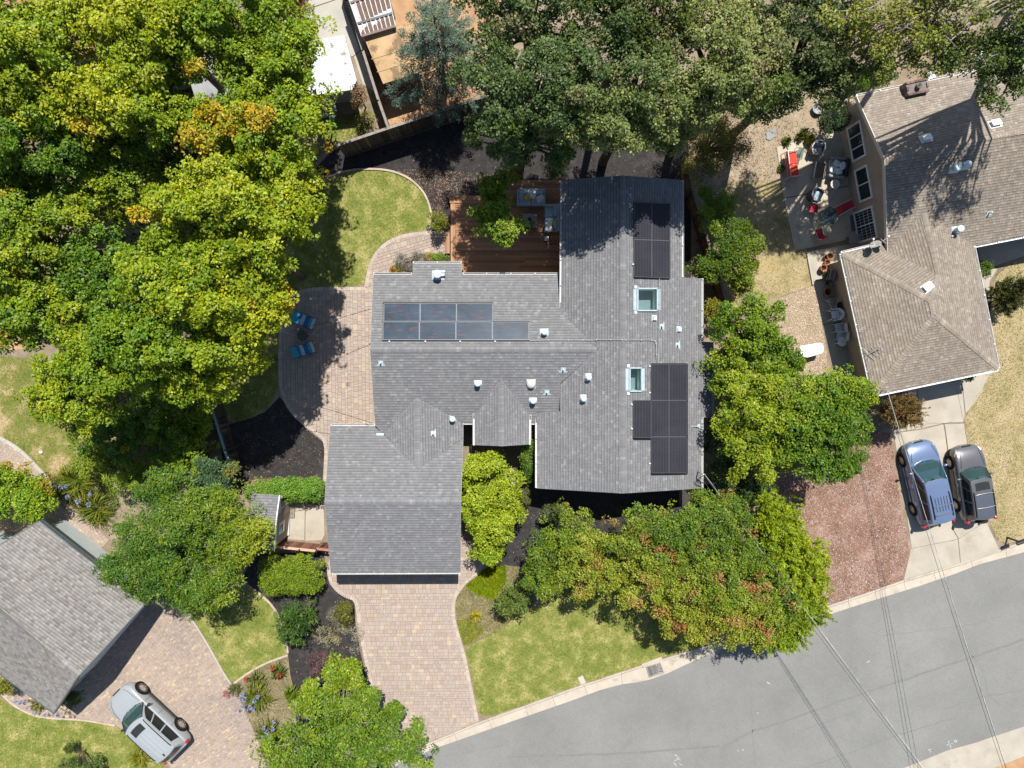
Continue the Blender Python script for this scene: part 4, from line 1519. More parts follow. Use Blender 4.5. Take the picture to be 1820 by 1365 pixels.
conduit([fCN.hit(942, 605, 0.1)] + [fCN.hit(x, 604.5, 0.08) for x in (975, 1010, 1036)] + [fEW.hit(x, 604, 0.08) for x in (1060, 1085, 1105)] + [fEE.hit(x, 604.5, 0.08) for x in (1112, 1140, 1158)] + [fEE.hit(1164, 606, 0.08), fEE.hit(1166, 611, 0.08), fEE.hit(1167, 630, 0.08), fEE.hit(1168, 648, 0.08)])
conduit([fEE.hit(1172, 494, 0.1), fEE.hit(1172, 506, 0.08), fEE.hit(1172, 540, 0.08), fEE.hit(1171, 583, 0.08), fEE.hit(1171, 604, 0.08), fEE.hit(1170, 648, 0.08)])
# service mast with its weatherhead, and a small aerial bracket
k = fEE.hit(1240, 838)
mb = MB()
mb.tube([k, k + Vector((0, 0, 0.75)), k + Vector((0.08, 0, 0.86)), k + Vector((0.17, -0.02, 0.8))], 0.035, 8)
mb.build('service_mast', M['steel'], house, HO, True)
for q in range(5):
    a_ = random.Random(q).uniform(-0.3, 0.3)
    mb = MB()
    mb.tube([k + Vector((0.15, 0, 0.8)), k + Vector((0.1 + a_ * .4, -0.2, 0.55)), k + Vector((a_, -0.35 - 0.05 * q, 0.42)), k + Vector((0.3, -0.55, 0.55))], 0.014, 5)
    mb.build('drip_loop', M['black_metal'], house, HO)
k = fEE.hit(1240, 757)
mb = MB()
mb.tube([k + Vector((-0.5, 0, 0.12)), k + Vector((0.05, 0, 0.2)), k + Vector((0.05, 0, -0.02))], 0.02, 6)
mb.box(k + Vector((0.05, 0, 0.03)), (0.16, 0.2, 0.03))
mb.build('aerial_bracket', M['flashing'], house, HO)

# ------------------------------------------------------------------ solar panels
def solar_mat(name, base, line, sparkle=None, n_u=6.0, n_v=12.0):
    m, nt, b = _base(name, 0.30, 0.06)
    tc = nt.nodes.new('ShaderNodeTexCoord')
    sx = nt.nodes.new('ShaderNodeSeparateXYZ')
    nt.links.new(tc.outputs['UV'], sx.inputs[0])
    def lines(src, n, w):
        a = nt.nodes.new('ShaderNodeMath')
        a.operation = 'MULTIPLY'
        a.inputs[1].default_value = n
        nt.links.new(src, a.inputs[0])
        f_ = nt.nodes.new('ShaderNodeMath')
        f_.operation = 'FRACT'
        nt.links.new(a.outputs[0], f_.inputs[0])
        l = nt.nodes.new('ShaderNodeMath')
        l.operation = 'LESS_THAN'
        l.inputs[1].default_value = w
        nt.links.new(f_.outputs[0], l.inputs[0])
        return l.outputs[0]
    l1 = lines(sx.outputs[0], n_u, 0.10)
    l2 = lines(sx.outputs[1], n_v, 0.12)
    mx = nt.nodes.new('ShaderNodeMath')
    mx.operation = 'MAXIMUM'
    nt.links.new(l1, mx.inputs[0])
    nt.links.new(l2, mx.inputs[1])
    vec = nt.nodes.new('ShaderNodeNewGeometry').outputs['Position']
    n = noise_node(nt, 0.8, 5, 0.6, vec, 0.6)
    r = ramp(nt, base)
    nt.links.new(n.outputs['Fac'], r.inputs['Fac'])
    col = mixc(nt, r.outputs['Color'], line, mx.outputs[0])
    if sparkle:
        # reflected orange glints along the cell wires, painted into the base colour
        l3 = lines(sx.outputs[0], n_u * 4, 0.28)
        n3 = noise_node(nt, 3.2, 3, 0.6, vec)
        mp = nt.nodes.new('ShaderNodeMapping')
        mp.inputs['Scale'].default_value = (0.5, 2.6, 1)
        nt.links.new(vec, mp.inputs['Vector'])
        nt.links.new(mp.outputs['Vector'], n3.inputs['Vector'])
        r3 = ramp(nt, [(0.54, (0, 0, 0)), (0.66, (1, 1, 1))])
        nt.links.new(n3.outputs['Fac'], r3.inputs['Fac'])
        mm = nt.nodes.new('ShaderNodeMath')
        mm.operation = 'MULTIPLY'
        nt.links.new(l3, mm.inputs[0])
        nt.links.new(r3.outputs['Color'], mm.inputs[1])
        col = mixc(nt, col, sparkle, mm.outputs[0])
    nt.links.new(col, b.inputs['Base Color'])
    return m


M['cell_black'] = solar_mat('black_cells', [(0.3, (0.020, 0.020, 0.026)), (0.7, (0.030, 0.030, 0.038))], (0.050, 0.051, 0.060), None, 6, 20)
M['cell_blue'] = solar_mat('blue_cells', [(0.3, (0.022, 0.034, 0.052)), (0.7, (0.042, 0.066, 0.100))], (0.040, 0.047, 0.056), (0.20, 0.075, 0.035), 12, 6)
M['frame_black'] = mat_plain('black_frame', (0.085, 0.088, 0.095), 0.4, 0.4)
M['frame_silver'] = mat_plain('silver_frame', (0.17, 0.195, 0.21), 0.5, 0.3)


def panel(arr, org, f, quad, cells, frame, lift=0.13):
    """quad: four photo points, clockwise from upper left"""
    t = [f.hit(x, y, lift) for x, y in quad]
    c = sum(t, Vector()) / 4
    inn = [c + (p - c) * 0.985 for p in t]
    mb = MB()
    bot = [p - f.n * 0.05 for p in inn]
    mb.add([p for p in inn] + bot, [(3, 2, 1, 0), (4, 5, 6, 7), (0, 1, 5, 4), (1, 2, 6, 5), (2, 3, 7, 6), (3, 0, 4, 7)])
    o = mb.build('solar_panel', M[cells], arr, org)
    uvl = o.data.uv_layers.new(name='cells')
    us = {0: (0, 1), 1: (1, 1), 2: (1, 0), 3: (0, 0)}
    for pl in o.data.polygons:
        for li in pl.loop_indices:
            vi = o.data.loops[li].vertex_index % 4
            uvl.data[li].uv = us[vi]
    # glass face must look up
    mf = MB()
    for i in range(4):
        a, b = inn[i], inn[(i + 1) % 4]
        mf.bar(a + f.n * 0.0, b + f.n * 0.0, 0.02, 0.014, up=tuple(f.n))
    mf.build('frame', M[frame], o, org)
    return o


def solar(label, f, cols, skirt, cells, frame, group='solar arrays on the grey roof'):
    x = [q for c in cols for q in c]
    o0 = f.hit(*x[0])
    arr = thing('solar_array', label, 'solar array', o0, 0, group)
    for q in cols:
        panel(arr, o0, f, q, cells, frame)
    # black skirt, rails and end clamps
    for a, b in skirt:
        mb = MB()
        p, q = f.hit(*a, 0.07), f.hit(*b, 0.07)
        mb.bar(p, q, 0.02, 0.13, up=tuple(f.n))
        mb.build('skirt', M['black_metal'], arr, o0)
    return arr, o0


def clamp(arr, o0, f, pts):
    for x, y in pts:
        mb = MB()
        k = f.hit(x, y, 0.06)
        mb.lathe([(0.05, -0.05), (0.05, 0.03), (0.02, 0.05)], k, 8)
        mb.build('rail_end', M['vent_white'], arr, o0)


def grid_q(x0, y0, x1, y1, nx, ny, skew=0.0):
    out = []
    for j in range(ny):
        for i in range(nx):
            xa, xb = x0 + (x1 - x0) * i / nx, x0 + (x1 - x0) * (i + 1) / nx
            ya, yb = y0 + (y1 - y0) * j / ny, y0 + (y1 - y0) * (j + 1) / ny
            out.append([(xa, ya + skew * i), (xb, ya + skew * (i + 1)), (xb, yb + skew * (i + 1)), (xa, yb + skew * i)])
    return out


a1, o1 = solar('rectangular array of four black solar panels at the shaded upper end of the roof', fEE, grid_q(1127, 359, 1190, 492, 2, 2, 1.2), [((1127, 493), (1190, 495)), ((1127, 359), (1127, 493)), ((1190, 361), (1190, 495))], 'cell_black', 'frame_black')
clamp(a1, o1, fEE, [(1125, 408), (1125, 470)])
a2, o2 = solar('stepped array of seven black solar panels below the narrow skylight', fEE, grid_q(1158, 647, 1220, 841, 2, 3, 0) + [[(1126, 711), (1157, 711), (1157, 778), (1126, 778)]], [((1158, 843), (1221, 842)), ((1126, 780), (1158, 780)), ((1221, 647), (1221, 842)), ((1158, 646), (1220, 646))], 'cell_black', 'frame_black')
clamp(a2, o2, fEE, [(1155, 651), (1155, 698), (1123, 719), (1123, 762), (1155, 824)])
a3, o3 = solar('stepped array of seven bluish solar panels on the left wing of the roof', fCN, grid_q(682, 539, 876, 571, 3, 1) + grid_q(680.5, 572, 940, 604, 4, 1), [((681, 538), (877, 538)), ((681, 538), (680, 605)), ((877, 538), (877, 571)), ((877, 571), (941, 571)), ((941, 571), (941, 605)), ((680, 605), (941, 605))], 'cell_blue', 'frame_silver')
clamp(a3, o3, fCN, [(692, 607), (756, 607), (818, 607), (880, 607)])

# ------------------------------------------------------------------ house on the right
RO = P(1640, 420, 0)
rh = thing('house', 'brown shingle roofed house with tan stucco walls and two satellite dishes on the right', 'house', RO)
ST, RT = M['shingle_tan'], M['roof_base_tan']
rM1 = roof_face(rh, RO, [(1522, 171, 2.94), (1822, 108, 2.96), (1960, 78, 2.95), (1960, 208, 4.79), (1820, 238, 4.785), (1572, 283, 4.67)], ST, RT, seed=21)
rM2 = roof_face(rh, RO, [(1572, 283, 4.67), (1820, 238, 4.785), (1960, 208, 4.79), (1960, 392, 2.7), (1820, 418, 2.74), (1731, 437, 2.66), (1643, 377, 3.515), (1577, 446, 2.81)], ST, RT, seed=22)
rF3 = roof_face(rh, RO, [(1577, 446, 2.814), (1643, 377, 3.516), (1668, 489, 3.459)], ST, RT, seed=23)
rF2 = roof_face(rh, RO, [(1496, 450, 2.50), (1566, 433, 2.683), (1577, 446, 2.814), (1668, 489, 3.459), (1655, 534, 3.683)], ST, RT, seed=24)
rF1 = roof_face(rh, RO, [(1496, 450, 2.50), (1655, 534, 3.683), (1661, 560, 3.68), (1552, 702, 2.51)], ST, RT, seed=25)
rF4 = roof_face(rh, RO, [(1643, 377, 3.516), (1731, 437, 2.663), (1775, 655, 2.594), (1661, 560, 3.68), (1655, 534, 3.683), (1668, 489, 3.459)], ST, RT, seed=26)
rF5 = roof_face(rh, RO, [(1552, 702, 2.51), (1661, 560, 3.68), (1775, 655, 2.594)], ST, RT, seed=27)
ridge_caps(rh, RO, rM1, rM2, rM1.hit(1575, 283), rM1.hit(1955, 209), ST)
ridge_caps(rh, RO, rF1, rF2, rF1.hit(1498, 451), rF1.hit(1655, 534), ST)
ridge_caps(rh, RO, rF1, rF5, rF1.hit(1553, 700), rF1.hit(1661, 560), ST)
ridge_caps(rh, RO, rF4, rF5, rF5.hit(1774, 654), rF5.hit(1661, 560), ST)
ridge_caps(rh, RO, rF3, rF4, rF3.hit(1643, 379), rF3.hit(1668, 489), ST)
ridge_caps(rh, RO, rF1, rF4, P(1660, 559, 3.68), P(1655, 532, 3.683), ST)
ridge_caps(rh, RO, rF2, rF4, P(1668, 489, 3.46), P(1655, 533, 3.683), ST)


def out2(a, b, side=1):
    d_ = Vector((b.x - a.x, b.y - a.y))
    return (d_.y * side, -d_.x * side)


for f, a, b, sd_ in [(rF1, (1496, 450), (1552, 702), 1), (rF5, (1552, 703), (1775, 656), 1), (rF4, (1731, 437), (1775, 655), -1), (rM2, (1731, 437), (1955, 393), 1), (rM1, (1522, 171), (1955, 79), -1), (rF2, (1496, 450), (1566, 433), -1)]:
    p, q = f.hit(*a), f.hit(*b)
    gutter(rh, RO, p, q, out2(p, q, sd_), 'white_trim')
for f, a, b in [(rM1, (1522, 171), (1572, 283)), (rM2, (1572, 283), (1577, 446))]:
    fascia(rh, RO, f.hit(*a), f.hit(*b), 'cream_trim', 0.035, 0.22, (0, 0, -0.09))
SW_ = M['stucco']
# outer walls: gable end, then round
gwa, gwb = P(1531, 180, 2.75), P(1571, 424, 2.6)
gs = min(range(1, 40), key=lambda k: abs(rM1.z_at(*gwa.lerp(gwb, k / 40).xy) - rM2.z_at(*gwa.lerp(gwb, k / 40).xy)))
gm = gwa.lerp(gwb, gs / 40)
mb = MB()
gz = [(gwa, rM1.z_at(*gwa.xy) - 0.16), (gm, rM1.z_at(*gm.xy) - 0.16), (gwb, rM2.z_at(*gwb.xy) - 0.16)] + [(P(*q), q[2]) for q in ((1720, 425, 2.4), (1960, 380, 2.4), (1950, 95, 2.6))]
mb.add([(v.x, v.y, 0) for v, _ in gz] + [(v.x, v.y, zz) for v, zz in gz], [(i, (i + 1) % 6, (i + 1) % 6 + 6, i + 6) for i in range(6)])
mb.build('wall', SW_, rh, RO)
walls(rh, RO, [(1508, 460, 2.4), (1567, 445, 2.4), (1655, 470, 2.4), (1720, 445, 2.4), (1758, 645, 2.4), (1562, 690, 2.4)], SW_)
# gable windows on the west wall
q0, q1 = P(1531, 180, 2.75), P(1571, 424, 2.6)
wallA, wallB = (q0.x, q0.y), (q1.x, q1.y)


def wall_frac(px, py):
    """fraction along the gable wall and height where the sight line meets it"""
    a = Vector((wallA[0], wallA[1], 0))
    b = Vector((wallB[0], wallB[1], 0))
    d_ = (b - a)
    nrm = Vector((d_.y, -d_.x, 0)).normalized()
    o = Vector((0, 0, CAM_H))
    r = P(px, py, 0) - o
    t = (a - o).dot(nrm) / r.dot(nrm)
    h = o + r * t
    return (h - a).dot(d_) / d_.length_squared, h.z


def gable_window(tl, bl, panes, grid=None, name='window', z=None):
    s0, za = wall_frac(*tl)
    s1, zb = wall_frac(*bl)
    return s0, s1, za, zb


sA = wall_frac(1530, 214)
sB = wall_frac(1541, 275)
zlo = wall_frac(1513, 222)[1]
for (ta, tb, zl, zh, pn, gr) in [((1531, 213), (1546, 272), 1.0, 2.35, 3, None), ((1547, 290), (1559, 347), 1.0, 2.25, 2, None), ((1561, 362), (1571, 418), 0.12, 2.05, 2, (5, 4))]:
    s0 = wall_frac(*ta)[0]
    s1 = wall_frac(*tb)[0]
    window(rh, RO, wallA, wallB, max(0.02, s0), min(0.985, s1), zl, zh, pn, 'white_trim', gr, name='window' if zl > 0.5 else 'french_door')
# garage door on the south side and small windows
q0, q1 = P(1562, 690, 2.4), P(1758, 645, 2.4)
mb = MB()
a_, b_ = Vector((q0.x, q0.y, 0)), Vector((q1.x, q1.y, 0))
nn = Vector(((b_ - a_).y, -(b_ - a_).x, 0)).normalized()
for k in range(4):
    mb.bar(a_ + (b_ - a_) * 0.14 + nn * 0.03 + Vector((0, 0, 0.28 + 0.52 * k)), a_ + (b_ - a_) * 0.82 + nn * 0.03 + Vector((0, 0, 0.28 + 0.52 * k)), 0.05, 0.51)
mb.build('garage_door', M['white_trim'], rh, RO)
# chimney of separate bricks
k = rM1.hit(1622, 160)
M['brick'] = mat_pieces('chimney_brick', [(0, (0.10, 0.065, 0.055)), (0.5, (0.15, 0.095, 0.08)), (1, (0.20, 0.13, 0.11))], per='object', grain=0.25)
M['mortar'] = mat_noise('mortar', [(0.3, (0.13, 0.11, 0.10)), (0.7, (0.18, 0.155, 0.14))], 4, 5)
ch = MB()
czr = math.radians(12)
ch.box((k.x, k.y, 2.0 + 0.75), (1.15, 0.66, 1.5), czr)
cho = ch.build('chimney', M['mortar'], rh, RO)
bm = None
Rz = Matrix.Rotation(czr, 3, 'Z')
for lvl in range(8):
    z_ = 3.53 - lvl * 0.085
    for (L, axis, off) in ((1.15, 0, 0.305), (1.15, 0, -0.305), (0.66, 1, 0.55), (0.66, 1, -0.55)):
        n = int(L / 0.22)
        for i in range(n):
            t = (i + 0.5) * L / n - L / 2
            loc = Vector((t, off, 0)) if axis == 0 else Vector((off, t, 0))
            sz = (L / n - 0.012, 0.11, 0.073) if axis == 0 else (0.11, L / n - 0.012, 0.073)
            if axis == 1 and abs(t) > L / 2 - 0.12:
                continue
            mb = MB()
            key = (axis, n)
            p_ = Rz @ loc + Vector((k.x, k.y, z_)) - Vector(RO)
            if bm is None:
                bm = {}
            if key not in bm:
                mb.box((0, 0, 0), sz)
                o = mb.build('brick', M['brick'], cho)
                bm[key] = o.data
            else:
                o = bpy.data.objects.new('brick', bm[key])
                C.objects.link(o)
                o.parent = cho
            o.location = p_
            o.rotation_euler = (0, 0, czr)
mb = MB()
mb.lathe([(0.14, 0), (0.14, 0.25), (0.11, 0.25), (0.11, 0)], (k.x, k.y, 3.5), 14)
mb.build('flue', M['mortar'], cho, RO, True)
# vents
for f, x, y in [(rM1, 1645, 247), (rM1, 1768, 221), (rF2, 1648, 511)]:
    box_vent(f, x, y, 0.5, 0.36, 0.16, rh, RO, 'white_trim')
cap_vent(rM2, 1703, 297, 0.35, 0.12, 0.20, rh, RO)
cap_vent(rM2, 1722, 291, 0.35, 0.12, 0.20, rh, RO)
cap_vent(rM2, 1709, 406, 0.5, 0.12, 0.19, rh, RO)
boot(rM2, 1757, 379, 0.22, 0.3, rh, RO)
boot(rM2, 1688, 421, 0.2, 0.25, rh, RO)


def dish(f, x, y, label, r=0.28, az=2.4):
    k = f.hit(x, y)
    t = thing('satellite_dish', label, 'satellite dish', k)
    mb = MB()
    mb.tube([(0, 0, -0.02), (0, 0, 0.35), (0.1, 0.05, 0.6)], 0.028, 8)
    mb.build('mast', M['steel'], t)
    Mx = Matrix.Rotation(az, 3, 'Z') @ Matrix.Rotation(math.radians(62), 3, 'Y')
    mb = MB()
    mb.lathe([(0.0, 0.0), (r * 0.5, 0.025), (r, 0.09), (r * 1.02, 0.085), (r * 0.5, 0.012), (0.02, -0.012)], (0.1, 0.05, 0.66), 20, Mx)
    mb.build('reflector', M['grey_wall'], t, smooth=True)
    mb = MB()
    mb.bar(Vector((0.1, 0.05, 0.5)), Vector((0.1, 0.05, 0.62)) + Mx @ Vector((0, 0, 0.42)), 0.025, 0.025)
    mb.box(Vector((0.1, 0.05, 0.64)) + Mx @ Vector((0, 0, 0.43)), (0.09, 0.07, 0.07))
    mb.build('receiver_arm', M['white_trim'], t)


dish(rF2, 1541, 441, 'larger satellite dish at the upper edge of the brown roof, left of the other', 0.30, 2.2)
dish(rF2, 1553, 436, 'satellite dish with small white receiver nearest the roof step of the brown house', 0.22, 0.9)
k = rF1.hit(1546, 627)
t = thing('antenna', 'thin metal television antenna leaning over the left eave of the brown roof', 'antenna', k)
mb = MB()
mb.tube([(-0.25, -0.2, -0.05), (0.45, 0.42, 0.65)], 0.025, 6)
mb.build('mast', M['steel'], t)
mb = MB()
for s in (0.2, 0.5, 0.8):
    c_ = Vector((-0.25, -0.2, -0.05)).lerp(Vector((0.45, 0.42, 0.65)), s)
    mb.bar(c_ + Vector((-0.28, 0.3, 0)) * (1.1 - s * .5), c_ - Vector((-0.28, 0.3, 0)) * (1.1 - s * .5), 0.02, 0.02)
mb.build('element', M['steel'], t)

# ------------------------------------------------------------------ house at lower left
LO = P(60, 1100, 0)
lh = thing('house', 'pale grey shingle roofed house cut off by the lower left of the frame', 'house', LO)
SP = M['shingle_pale']
lN = roof_face(lh, LO, [(71, 926, 2.5), (258, 1073, 2.5), (141, 1200, 4.1), (-150, 968, 4.1), (-60, 1008, 3.5), (0, 968, 3.0)], SP, RB, seed=31, tabw=(0.14, 0.26))
lS = roof_face(lh, LO, [(141, 1200, 4.1), (96, 1268, 2.5), (0, 1198, 2.5), (-150, 1088, 2.5), (-150, 968, 4.1)], SP, RB, seed=32, tabw=(0.14, 0.26))
ridge_caps(lh, LO, lN, lS, lN.hit(141, 1200), lN.hit(-150, 968), SP, step=0.17)
M['dark_trim'] = mat_plain('dark_trim', (0.07, 0.085, 0.085), 0.5, 0.3)
for f, a, b in [(lN, (71, 926), (258, 1073)), (lN, (258, 1073), (141, 1200)), (lS, (141, 1200), (96, 1268)), (lS, (96, 1268), (-150, 1088)), (lN, (71, 926), (0, 968))]:
    fascia(lh, LO, f.hit(*a), f.hit(*b), 'dark_trim', 0.06, 0.2, (0, 0, -0.07))
p, q = lN.hit(71, 926), lN.hit(258, 1073)
gutter(lh, LO, p, q, out2(p, q, -1), 'dark_trim')
walls(lh, LO, [(67, 940, 2.35), (240, 1078, 2.35), (137, 1190, 3.85), (98, 1248, 2.35), (-150, 1068, 2.35), (-140, 968, 3.8), (0, 985, 2.8)], M['pale_blue_wall'])
q0, q1 = P(240, 1078, 2.35), P(98, 1248, 2.35)
a_, b_ = Vector((q1.x, q1.y, 0)), Vector((q0.x, q0.y, 0))
nn = Vector(((b_ - a_).y, -(b_ - a_).x, 0)).normalized()
mb = MB()
for k_ in range(4):
    mb.bar(a_ + (b_ - a_) * 0.18 + nn * 0.03 + Vector((0, 0, 0.28 + 0.5 * k_)), a_ + (b_ - a_) * 0.85 + nn * 0.03 + Vector((0, 0, 0.28 + 0.5 * k_)), 0.05, 0.49)
mb.build('garage_door', M['white_trim'], lh, LO)

# ------------------------------------------------------------------ roofs glimpsed under the big trees at upper left
TO = P(110, 90, 0)
th = thing('house', 'terracotta roofed house mostly hidden under the big trees at upper left', 'house', TO)
M['roof_base_clay'] = mat_noise('clay_underlay', [(0.3, (0.17, 0.09, 0.06)), (0.7, (0.24, 0.13, 0.085))], 3, 5)
tf1 = roof_face(th, TO, [(-40, 20, 4.2), (150, -10, 4.2), (185, 90, 2.8), (-20, 130, 2.8)], M['roof_tile'], M['roof_base_clay'], seed=41, exposure=0.3, tabw=(0.2, 0.24))
tf2 = roof_face(th, TO, [(-60, -110, 2.8), (120, -130, 2.8), (150, -10, 4.2), (-40, 20, 4.2)], M['roof_tile'], M['roof_base_clay'], seed=42, exposure=0.3, tabw=(0.2, 0.24))
walls(th, TO, [(-30, -100, 2.5), (110, -115, 2.5), (172, 82, 2.5), (-12, 118, 2.5)], SW_)
GO = P(290, 100, 0)
gh = thing('house', 'blue grey roofed house showing through gaps between the big trees', 'house', GO)
roof_face(gh, GO, [(215, 20, 3.4), (330, 5, 3.4), (352, 120, 2.6), (235, 160, 2.6)], M['shingle_grey'], RB, seed=43)
roof_face(gh, GO, [(195, -90, 2.6), (300, -110, 2.6), (330, 5, 3.4), (215, 20, 3.4)], M['shingle_grey'], RB, seed=44)
walls(gh, GO, [(205, -80, 2.4), (292, -98, 2.4), (340, 112, 2.4), (240, 146, 2.4)], M['grey_wall'])
SO = P(400, 60, 0)
sh_ = thing('house', 'house with solar panels on its roof between the trees at top left', 'house', SO)
M['flat_roof'] = mat_noise('flat_roof', [(0.3, (0.19, 0.195, 0.195)), (0.7, (0.27, 0.275, 0.275))], 1.2, 6)
sf = roof_face(sh_, SO, [(355, -60, 3.0), (470, -80, 3.0), (440, 40, 2.7), (375, 60, 2.7)], M['shingle_tan'], RT, seed=45)
walls(sh_, SO, [(362, -50, 2.6), (460, -70, 2.6), (432, 34, 2.5), (380, 50, 2.5)], SW_)
for q in grid_q(356, -14, 418, 26, 3, 2, 0):
    panel(sh_, SO, sf, q, 'cell_blue', 'frame_silver')
FO = P(380, 155, 0)
fh = thing('outbuilding', 'low outbuilding with a flat light roof seen through the branches', 'outbuilding', FO)
mb = MB()
mb.prism([Pxy(x, y, 2.4) for x, y in [(330, 120), (372, 95), (415, 150), (392, 190), (350, 185)]], 2.25, 2.4)
mb.build('roof', M['flat_roof'], fh, FO)
walls(fh, FO, [(336, 124, 2.25), (371, 104, 2.25), (408, 150, 2.25), (390, 182, 2.25), (353, 178, 2.25)], SW_)

# white metal roofed shed of the upper neighbour
M['white_roof'] = mat_noise('white_metal_roof', [(0.3, (0.43, 0.46, 0.475)), (0.7, (0.49, 0.52, 0.53))], 0.7, 6, rough=0.6, stain=(0.24, 0.195, 0.14), sscale=1.9, slo=0.655, shi=0.675)
WO = P(590, 120, 0)
wsh = thing('shed', 'long shed with a white metal roof and rust patches beside the concrete strip', 'shed', WO)
wf = Face([(528, 74, 2.5), (611, 60, 2.5), (634, 143, 2.3), (626, 160, 2.25), (548, 171, 2.25)])
mb = MB()
mb.prism([(p.x, p.y) for p in wf.pts], 2.16, 2.3)
mb.build('roof', M['white_roof'], wsh, WO)
mb = MB()
pa, pb = P(612, 62, 2.32), P(634, 141, 2.32)
pc, pd = P(530, 76, 2.32), P(548, 169, 2.32)
for i in range(26):
    s = i / 25
    mb.bar(pc.lerp(pd, s) - Vector((0, 0, 0.018)), pa.lerp(pb, s) - Vector((0, 0, 0.018)), 0.02, 0.012)
rb_ = mb.build('roof_ribs', M['white_roof'], wsh, WO)
rb_['kind'] = 'stuff'
walls(wsh, WO, [(534, 80, 2.15), (608, 68, 2.15), (628, 142, 2.15), (622, 152, 2.15), (552, 162, 2.15)], M['grey_wall'])
# tan roofed trailer-like outbuilding
M['tan_roof'] = mat_noise('tan_flat_roof', [(0.3, (0.31, 0.20, 0.10)), (0.7, (0.42, 0.29, 0.16))], 0.9, 7, rough=0.8, stain=(0.17, 0.115, 0.06), sscale=1.0, slo=0.50, shi=0.58)
NO = P(700, 100, 0)
nb = thing('outbuilding', 'tan flat roofed outbuilding beside the blue green cedar', 'outbuilding', NO)
mb = MB()
q = [(646, 65), (697, 50), (728, 40), (748, 128), (681, 149)]
mb.prism([Pxy(x, y, 2.2) for x, y in q], 2.08, 2.2)
mb.build('roof', M['tan_roof'], nb, NO)
mb = MB()
mb.bar(P(660, 105, 2.215), P(735, 82, 2.215), 0.05, 0.02)
mb.bar(P(670, 128, 2.215), P(742, 106, 2.215), 0.04, 0.016)
mb.build('roof_seam', M['tan_roof'], nb, NO)
walls(nb, NO, [(651, 69, 2.1), (724, 47, 2.1), (743, 125, 2.1), (684, 144, 2.1)], mat_noise('brown_boards', [(0.3, (0.17, 0.10, 0.05)), (0.7, (0.26, 0.16, 0.08))], 2, 5))
# slatted patio cover, white with drifts of brown leaves between its ribs
CO = P(655, 20, 0)
cv = thing('carport', 'white ribbed carport roof with brown leaf drifts between the ribs', 'carport', CO)
M['carport_white'] = mat_plain('carport_white', (0.42, 0.42, 0.43), 0.5, 0.3)
M['drift'] = mat_noise('leaf_drift', [(0.3, (0.10, 0.065, 0.05)), (0.7, (0.17, 0.115, 0.085))], 6, 6, rough=0.95)
cA, cB, cC, cD = P(604, -48, 2.75), P(676, -70, 2.75), P(703, 47, 2.45), P(643, 65, 2.45)
mb = MB()
mb.add([cA, cB, cC, cD] + [v - Vector((0, 0, 0.05)) for v in (cA, cB, cC, cD)], [(3, 2, 1, 0), (4, 5, 6, 7), (0, 1, 5, 4), (1, 2, 6, 5), (2, 3, 7, 6), (3, 0, 4, 7)])
mb.build('roof', M['carport_white'], cv, CO)
for i in range(9):
    s = i / 8
    a, b = cA.lerp(cB, s), cD.lerp(cC, s)
    mb = MB()
    mb.bar(a + Vector((0, 0, 0.03)), b + Vector((0, 0, 0.03)), 0.045, 0.06)
    mb.build('rib', M['carport_white'], cv, CO)
r_ = random.Random(3)
for i in range(8):
    for (t0, t1) in ((0.53, 0.80 - 0.012 * i), (0.955 - 0.02 * (i % 3) - 0.012 * i, 0.995), (0.05, 0.42)):
        if i == 0 and t0 < 0.9:
            continue
        a0, b0 = cA.lerp(cB, (i + 0.12) / 8), cD.lerp(cC, (i + 0.12) / 8)
        a1_, b1_ = cA.lerp(cB, (i + 0.88) / 8), cD.lerp(cC, (i + 0.88) / 8)
        z_ = Vector((0, 0, 0.012))
        mb = MB()
        m_ = 5
        top = [a0.lerp(b0, t0 - r_.uniform(0, 0.03)).lerp(a1_.lerp(b1_, t0 - r_.uniform(0, 0.03)), k_ / m_) - (b0 - a0) * r_.uniform(-0.0, 0.06) * (1 if 0 < k_ < m_ else 0) for k_ in range(m_ + 1)]
        pts = [v + z_ for v in top] + [a1_.lerp(b1_, t1) + z_, a0.lerp(b0, t1) + z_]
        mb.add(pts, [tuple(range(len(pts) - 1, -1, -1))])
        o = mb.build('leaf_drift', M['drift'], cv, CO)
for s in (0.47, 0.80, 1.0):
    mb = MB()
    mb.bar(cA.lerp(cD, s) + Vector((0, 0, 0.03)), cB.lerp(cC, s) + Vector((0, 0, 0.03)), 0.11, 0.07)
    mb.build('beam', mat_plain('brown_beam', (0.16, 0.12, 0.10), 0.7, 0.2) if s > 0.9 or s < 0.5 else M['black_metal'], cv, CO)
for s, t in ((0.02, 0.98), (0.98, 0.98), (0.02, 0.5), (0.98, 0.5)):
    k = cA.lerp(cB, s).lerp(cD.lerp(cC, s), t)
    mb = MB()
    mb.box((k.x, k.y, (k.z - 0.1) / 2), (0.1, 0.1, k.z - 0.1))
    mb.build('post', M['carport_white'], cv, CO)

